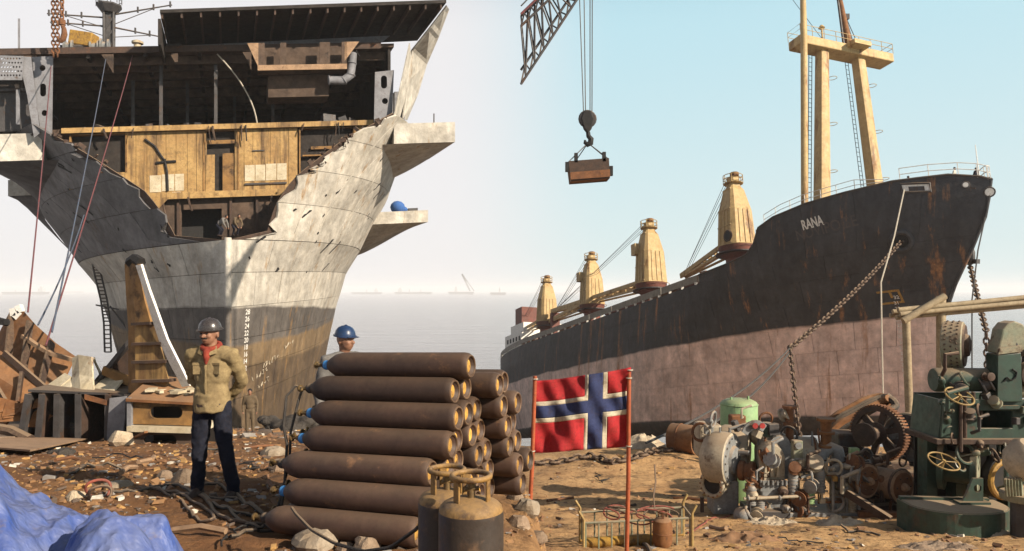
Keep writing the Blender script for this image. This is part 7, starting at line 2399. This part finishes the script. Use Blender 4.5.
# half-round lid
LY = 13.35
lc = GX(957, LY)
ldt = thing('half_round_cover', 'heavy green half-round cover lying on the sand in the right foreground', 'scrap metal', lc)
plan = [(-0.86, 0.42)] + [(0.86 * math.cos(a), 0.62 * math.sin(a) + 0.02) for a in [PI + PI * k / 22 for k in range(23)]] + [(0.86, 0.30)]
MB().poly([[lc + V((x_, y_, -0.06)) for x_, y_ in plan]], V((0, 0, 0.50))).build('rim_wall', 'machine_green', ldt, bevel=0.015)
MB().poly([[lc + V((x_ * 0.965, y_ * 0.95, 0.442)) for x_, y_ in plan]], V((0, 0, 0.012))).build('top_plate', 'dusty_green', ldt)
MB().beam(lc + V((-0.84, 0.36, 0.47)), lc + V((0.7, 0.24, 0.47)), 0.1, 0.06).build('straight_edge', 'machine_green', ldt)
f_ = lambda x_, z_: lc + V((x_, 0.05, z_))
MB().poly([[f_(0.12, 0.46), f_(0.50, 0.46), f_(0.50, 0.9), f_(0.32, 0.9), f_(0.2, 0.62)], ngon(0.40, 0.72, 0.07, 0.07, 12, f_)], V((0, 0.05, 0))).build('lifting_lug', 'machine_green', ldt)
MB().box(lc + V((0.3, 0.06, 0.475)), (0.55, 0.22, 0.04)).build('lug_base', 'machine_green', ldt)
MB().beam(lc + V((-0.75, -0.5, 0.0)), lc + V((-0.45, -0.62, 0.02)), 0.05, 0.04).build('loose_strap', 'rust_dark', ldt)
# pipe gantry
ga = thing('pipe_rack', 'pole frame carrying long bare pipes behind the winch', 'pipe rack', GX(925, 21.5))
for px, p0, px1, w_ in ((906, 318, 912, 0.11), (941, 296, 941.5, 0.13)):
    a = P(px, p0, 21.5)
    b = GX(px1, 21.5)
    MB().cyl(a, b - V((0, 0, 0.2)), w_, n=10).build('post', 'pipe_wood', ga, smooth=True)
for y0, y1, dy, r_ in ((310, 297, 0.0, 0.075), (314, 302, -0.1, 0.07), (317.5, 306, 0.1, 0.075), (312, 299, 0.3, 0.07), (316, 301, 0.45, 0.07)):
    MB().cyl(P(898, y0, 21.4) + V((0, dy, 0)), P(1060, y1 - 3, 21.4) + V((0, dy, 0)), r_, n=10).build('long_pipe', 'pipe_wood', ga, smooth=True)
MB().cyl(P(903, 321, 21.2), P(945, 296, 21.2), 0.1, n=10).build('brace', 'pipe_wood', ga, smooth=True)

# ------------------------------------------------------------------ cage, small cylinder, chain, sand heaps
CY = 11.5
def Q(px, py, dy=0.0):
    return P(px, py, CY) + V((0, dy, 0))
cg = thing('wire_cage', 'low yellowish steel cage with a pipe inside and hoses thrown over it', 'cage', GX(635, CY))
for dy in (-0.25, 0.3):
    MB().cyl(Q(583, 518, dy), Q(686, 513, dy), 0.018, n=7).build('top_rail', 'dusty_green', cg)
    MB().cyl(Q(582, 547, dy), Q(688, 541, dy), 0.02, n=7).build('bottom_rail', 'yellow_paint', cg)
    for k in range(9):
        x_ = lerp(584, 686, k / 8)
        MB().cyl(Q(x_, 518 - 5 * k / 8, dy), Q(x_, 547 - 6 * k / 8, dy), 0.013, n=6).build('bar', 'dusty_green', cg)
for px, y0, y1 in ((582, 506, 550), (688, 500, 543)):
    for dy in (-0.27, 0.32):
        MB().tube([Q(px + (-5 if px < 600 else 4), y0, dy), Q(px, y0 + 8, dy), Q(px, y1, dy)], 0.022, 7).build('corner_post', 'handwheel', cg, smooth=True)
    MB().cyl(Q(px, y0 + 12, -0.27), Q(px, y0 + 12, 0.32), 0.016, n=6).build('end_rail', 'dusty_green', cg)
MB().lathe([(0.07, 0), (0.085, 0.03), (0.085, 1.2), (0.07, 1.24)], Q(584, 541, -0.1), V((1, 0, 0.06)), 16).build('pipe_inside', 'yellow_paint', cg, smooth=True)
for k in range(6):
    cx, cy = rgm.uniform(600, 660), rgm.uniform(510, 520)
    pts = []
    ph = rgm.uniform(0, 6)
    rx, ry = rgm.uniform(9, 22), rgm.uniform(4, 12)
    for q in range(26):
        a = ph + q * 0.3
        pts.append(Q(cx + rx * math.cos(a) + q * 0.5, cy - 2 + ry * 0.5 * math.sin(a), 0.15 * math.sin(a * 0.7)))
    tag(MB().tube(pts, 0.013, 6).build('hose', 'hose_red' if k % 2 else 'hose_brown', smooth=True), ('red' if k % 2 else 'brown') + ' hose coiled over the steel cage, ' + ('towards its left end', 'nearest the flag pole', 'in the middle', 'towards the small cylinder', 'lowest of the coils', 'topmost of the coils')[k], 'hose', 'hoses coiled over the cage')
tag(MB().tube(ground_pts([(688, 535), (700, 527), (712, 519), (730, 517)], 0.015), 0.014, 6).build('hose', 'hose_red', smooth=True), 'red hose running from the cage to the turbine', 'hose')
tag(MB().tube([Q(655, 513), Q(656, 500, 0.2), Q(662, 490, 0.5), Q(667, 480, 1.0)], 0.013, 6).build('hose', 'hose_brown', smooth=True), 'brown hose standing up behind the small rusty cylinder', 'hose')
x_, y_ = (662.5 - 512) / FPX * 11.1, 11.1
zg = G(x_, y_)
rc_ = thing('small_gas_cylinder', 'small rusty orange gas cylinder standing in front of the cage', 'gas cylinder', (x_, y_, zg))
MB().lathe([(0.11, 0), (0.13, 0.03), (0.145, 0.08), (0.145, 0.3), (0.13, 0.38), (0.08, 0.42), (0.03, 0.43)], (x_, y_, zg), (0, 0, 1), 24).build('body', 'rust_orange', rc_, smooth=True)
MB().torus((x_, y_, zg + 0.2), (0, 0, 1), 0.146, 0.008, 24, 6).build('seam', 'rust', rc_)
for a in (0.4, 2.5, 4.6):
    MB().box((x_ + 0.07 * math.cos(a), y_ + 0.07 * math.sin(a), zg + 0.46), (0.01, 0.03, 0.1), Matrix.Rotation(a, 3, 'Z')).build('collar_stay', 'rust', rc_)
MB().torus((x_, y_, zg + 0.51), (0, 0, 1), 0.075, 0.012, 20, 6).build('collar', 'rust', rc_, smooth=True)
MB().cyl((x_, y_, zg + 0.42), (x_, y_, zg + 0.49), 0.018, n=8).build('valve', 'brass', rc_)
tag(MB().tube(ground_pts([(632, 541), (640, 543), (648, 549), (656, 556)], 0.03), 0.03, 7).build('shackle_bar', 'dark_steel', smooth=True), 'dark bar lying left of the small rusty cylinder', 'bar')
gc_ = thing('ground_chain', 'long heavy dark chain lying across the sand towards the turbine', 'chain', GPX(640, 449))
pts = []
cp_ = [(540, 24.6), (590, 25.2), (614, 24.4), (640, 25.0), (660, 26.2), (690, 26.4), (722, 26.0)]
for (xa, ya), (xb, yb) in zip(cp_, cp_[1:]):
    pts += [GX(lerp(xa, xb, q_ / 5), lerp(ya, yb, q_ / 5), 0.10) for q_ in range(5)]
links(MB(), pts, 0.34, 0.055).build('chain_run', 'rust_dark', gc_)
for px, py, w_, h_, mt, lb in ((642, 445, 0.9, 0.45, 'sand_pale', 'white salty heap against the freighter foot right of the flag'), (548, 446, 0.6, 0.2, 'sand_pale', 'white salty patch left behind the flag'), (772, 524, 0.5, 0.12, 'sand_pale', 'pale sand heap in front of the turbine'), (745, 540, 0.55, 0.14, 'rust_orange', 'reddish rust heap at the bottom in front of the turbine'), (840, 524, 0.45, 0.14, 'sand_pale', 'pale rubble heap right of the turbine'), (990, 534, 0.35, 0.12, 'sand_pale', 'pale ash heap right of the green half-round cover'), (935, 549, 0.6, 0.08, 'stone', 'brown earth mound at the bottom right')):
    c0 = GPX(px, py)
    m = MB()
    n_ = 28
    rows = []
    for j in range(n_ + 1):
        r_ = []
        for i in range(n_ + 1):
            a, b = (i / n_ * 2 - 1), (j / n_ * 2 - 1)
            dd = math.hypot(a, b)
            h = h_ * max(0, 1 - dd ** 1.6) * (1 + 0.6 * fb(a * 3 + px, b * 3, 2.0)) + 0.03 * fb(a * 11 + px, b * 11, 1.0) * (dd < 1)
            X_, Y_ = c0.x + a * w_ * 1.1, c0.y + b * w_ * 0.8
            r_.append(V((X_, Y_, G(X_, Y_) + h - 0.02 - 0.1 * max(0, dd - 0.95))))
        rows.append(r_)
    tag(m.grid(rows).build('sand_heap', mt, smooth=True, fix=False), lb, 'sand heap')
# ------------------------------------------------------------------ haze
hm = bpy.data.materials.new('haze_air')
hm.use_nodes = True
hn = hm.node_tree
hn.nodes.clear()
ho = hn.nodes.new('ShaderNodeOutputMaterial')
pv = hn.nodes.new('ShaderNodeVolumePrincipled')
pv.inputs['Color'].default_value = (0.93, 0.93, 0.95, 1)
pv.inputs['Density'].default_value = 0.00022
pv.inputs['Anisotropy'].default_value = 0.0
hn.links.new(pv.outputs[0], ho.inputs['Volume'])
hz = MB().box((0, 5600, -12), (23000, 12400, 124)).build('haze', None)
hz.data.materials.append(hm)
tag(hz, 'pale sea haze filling the air over beach and water', 'haze', kind='stuff')
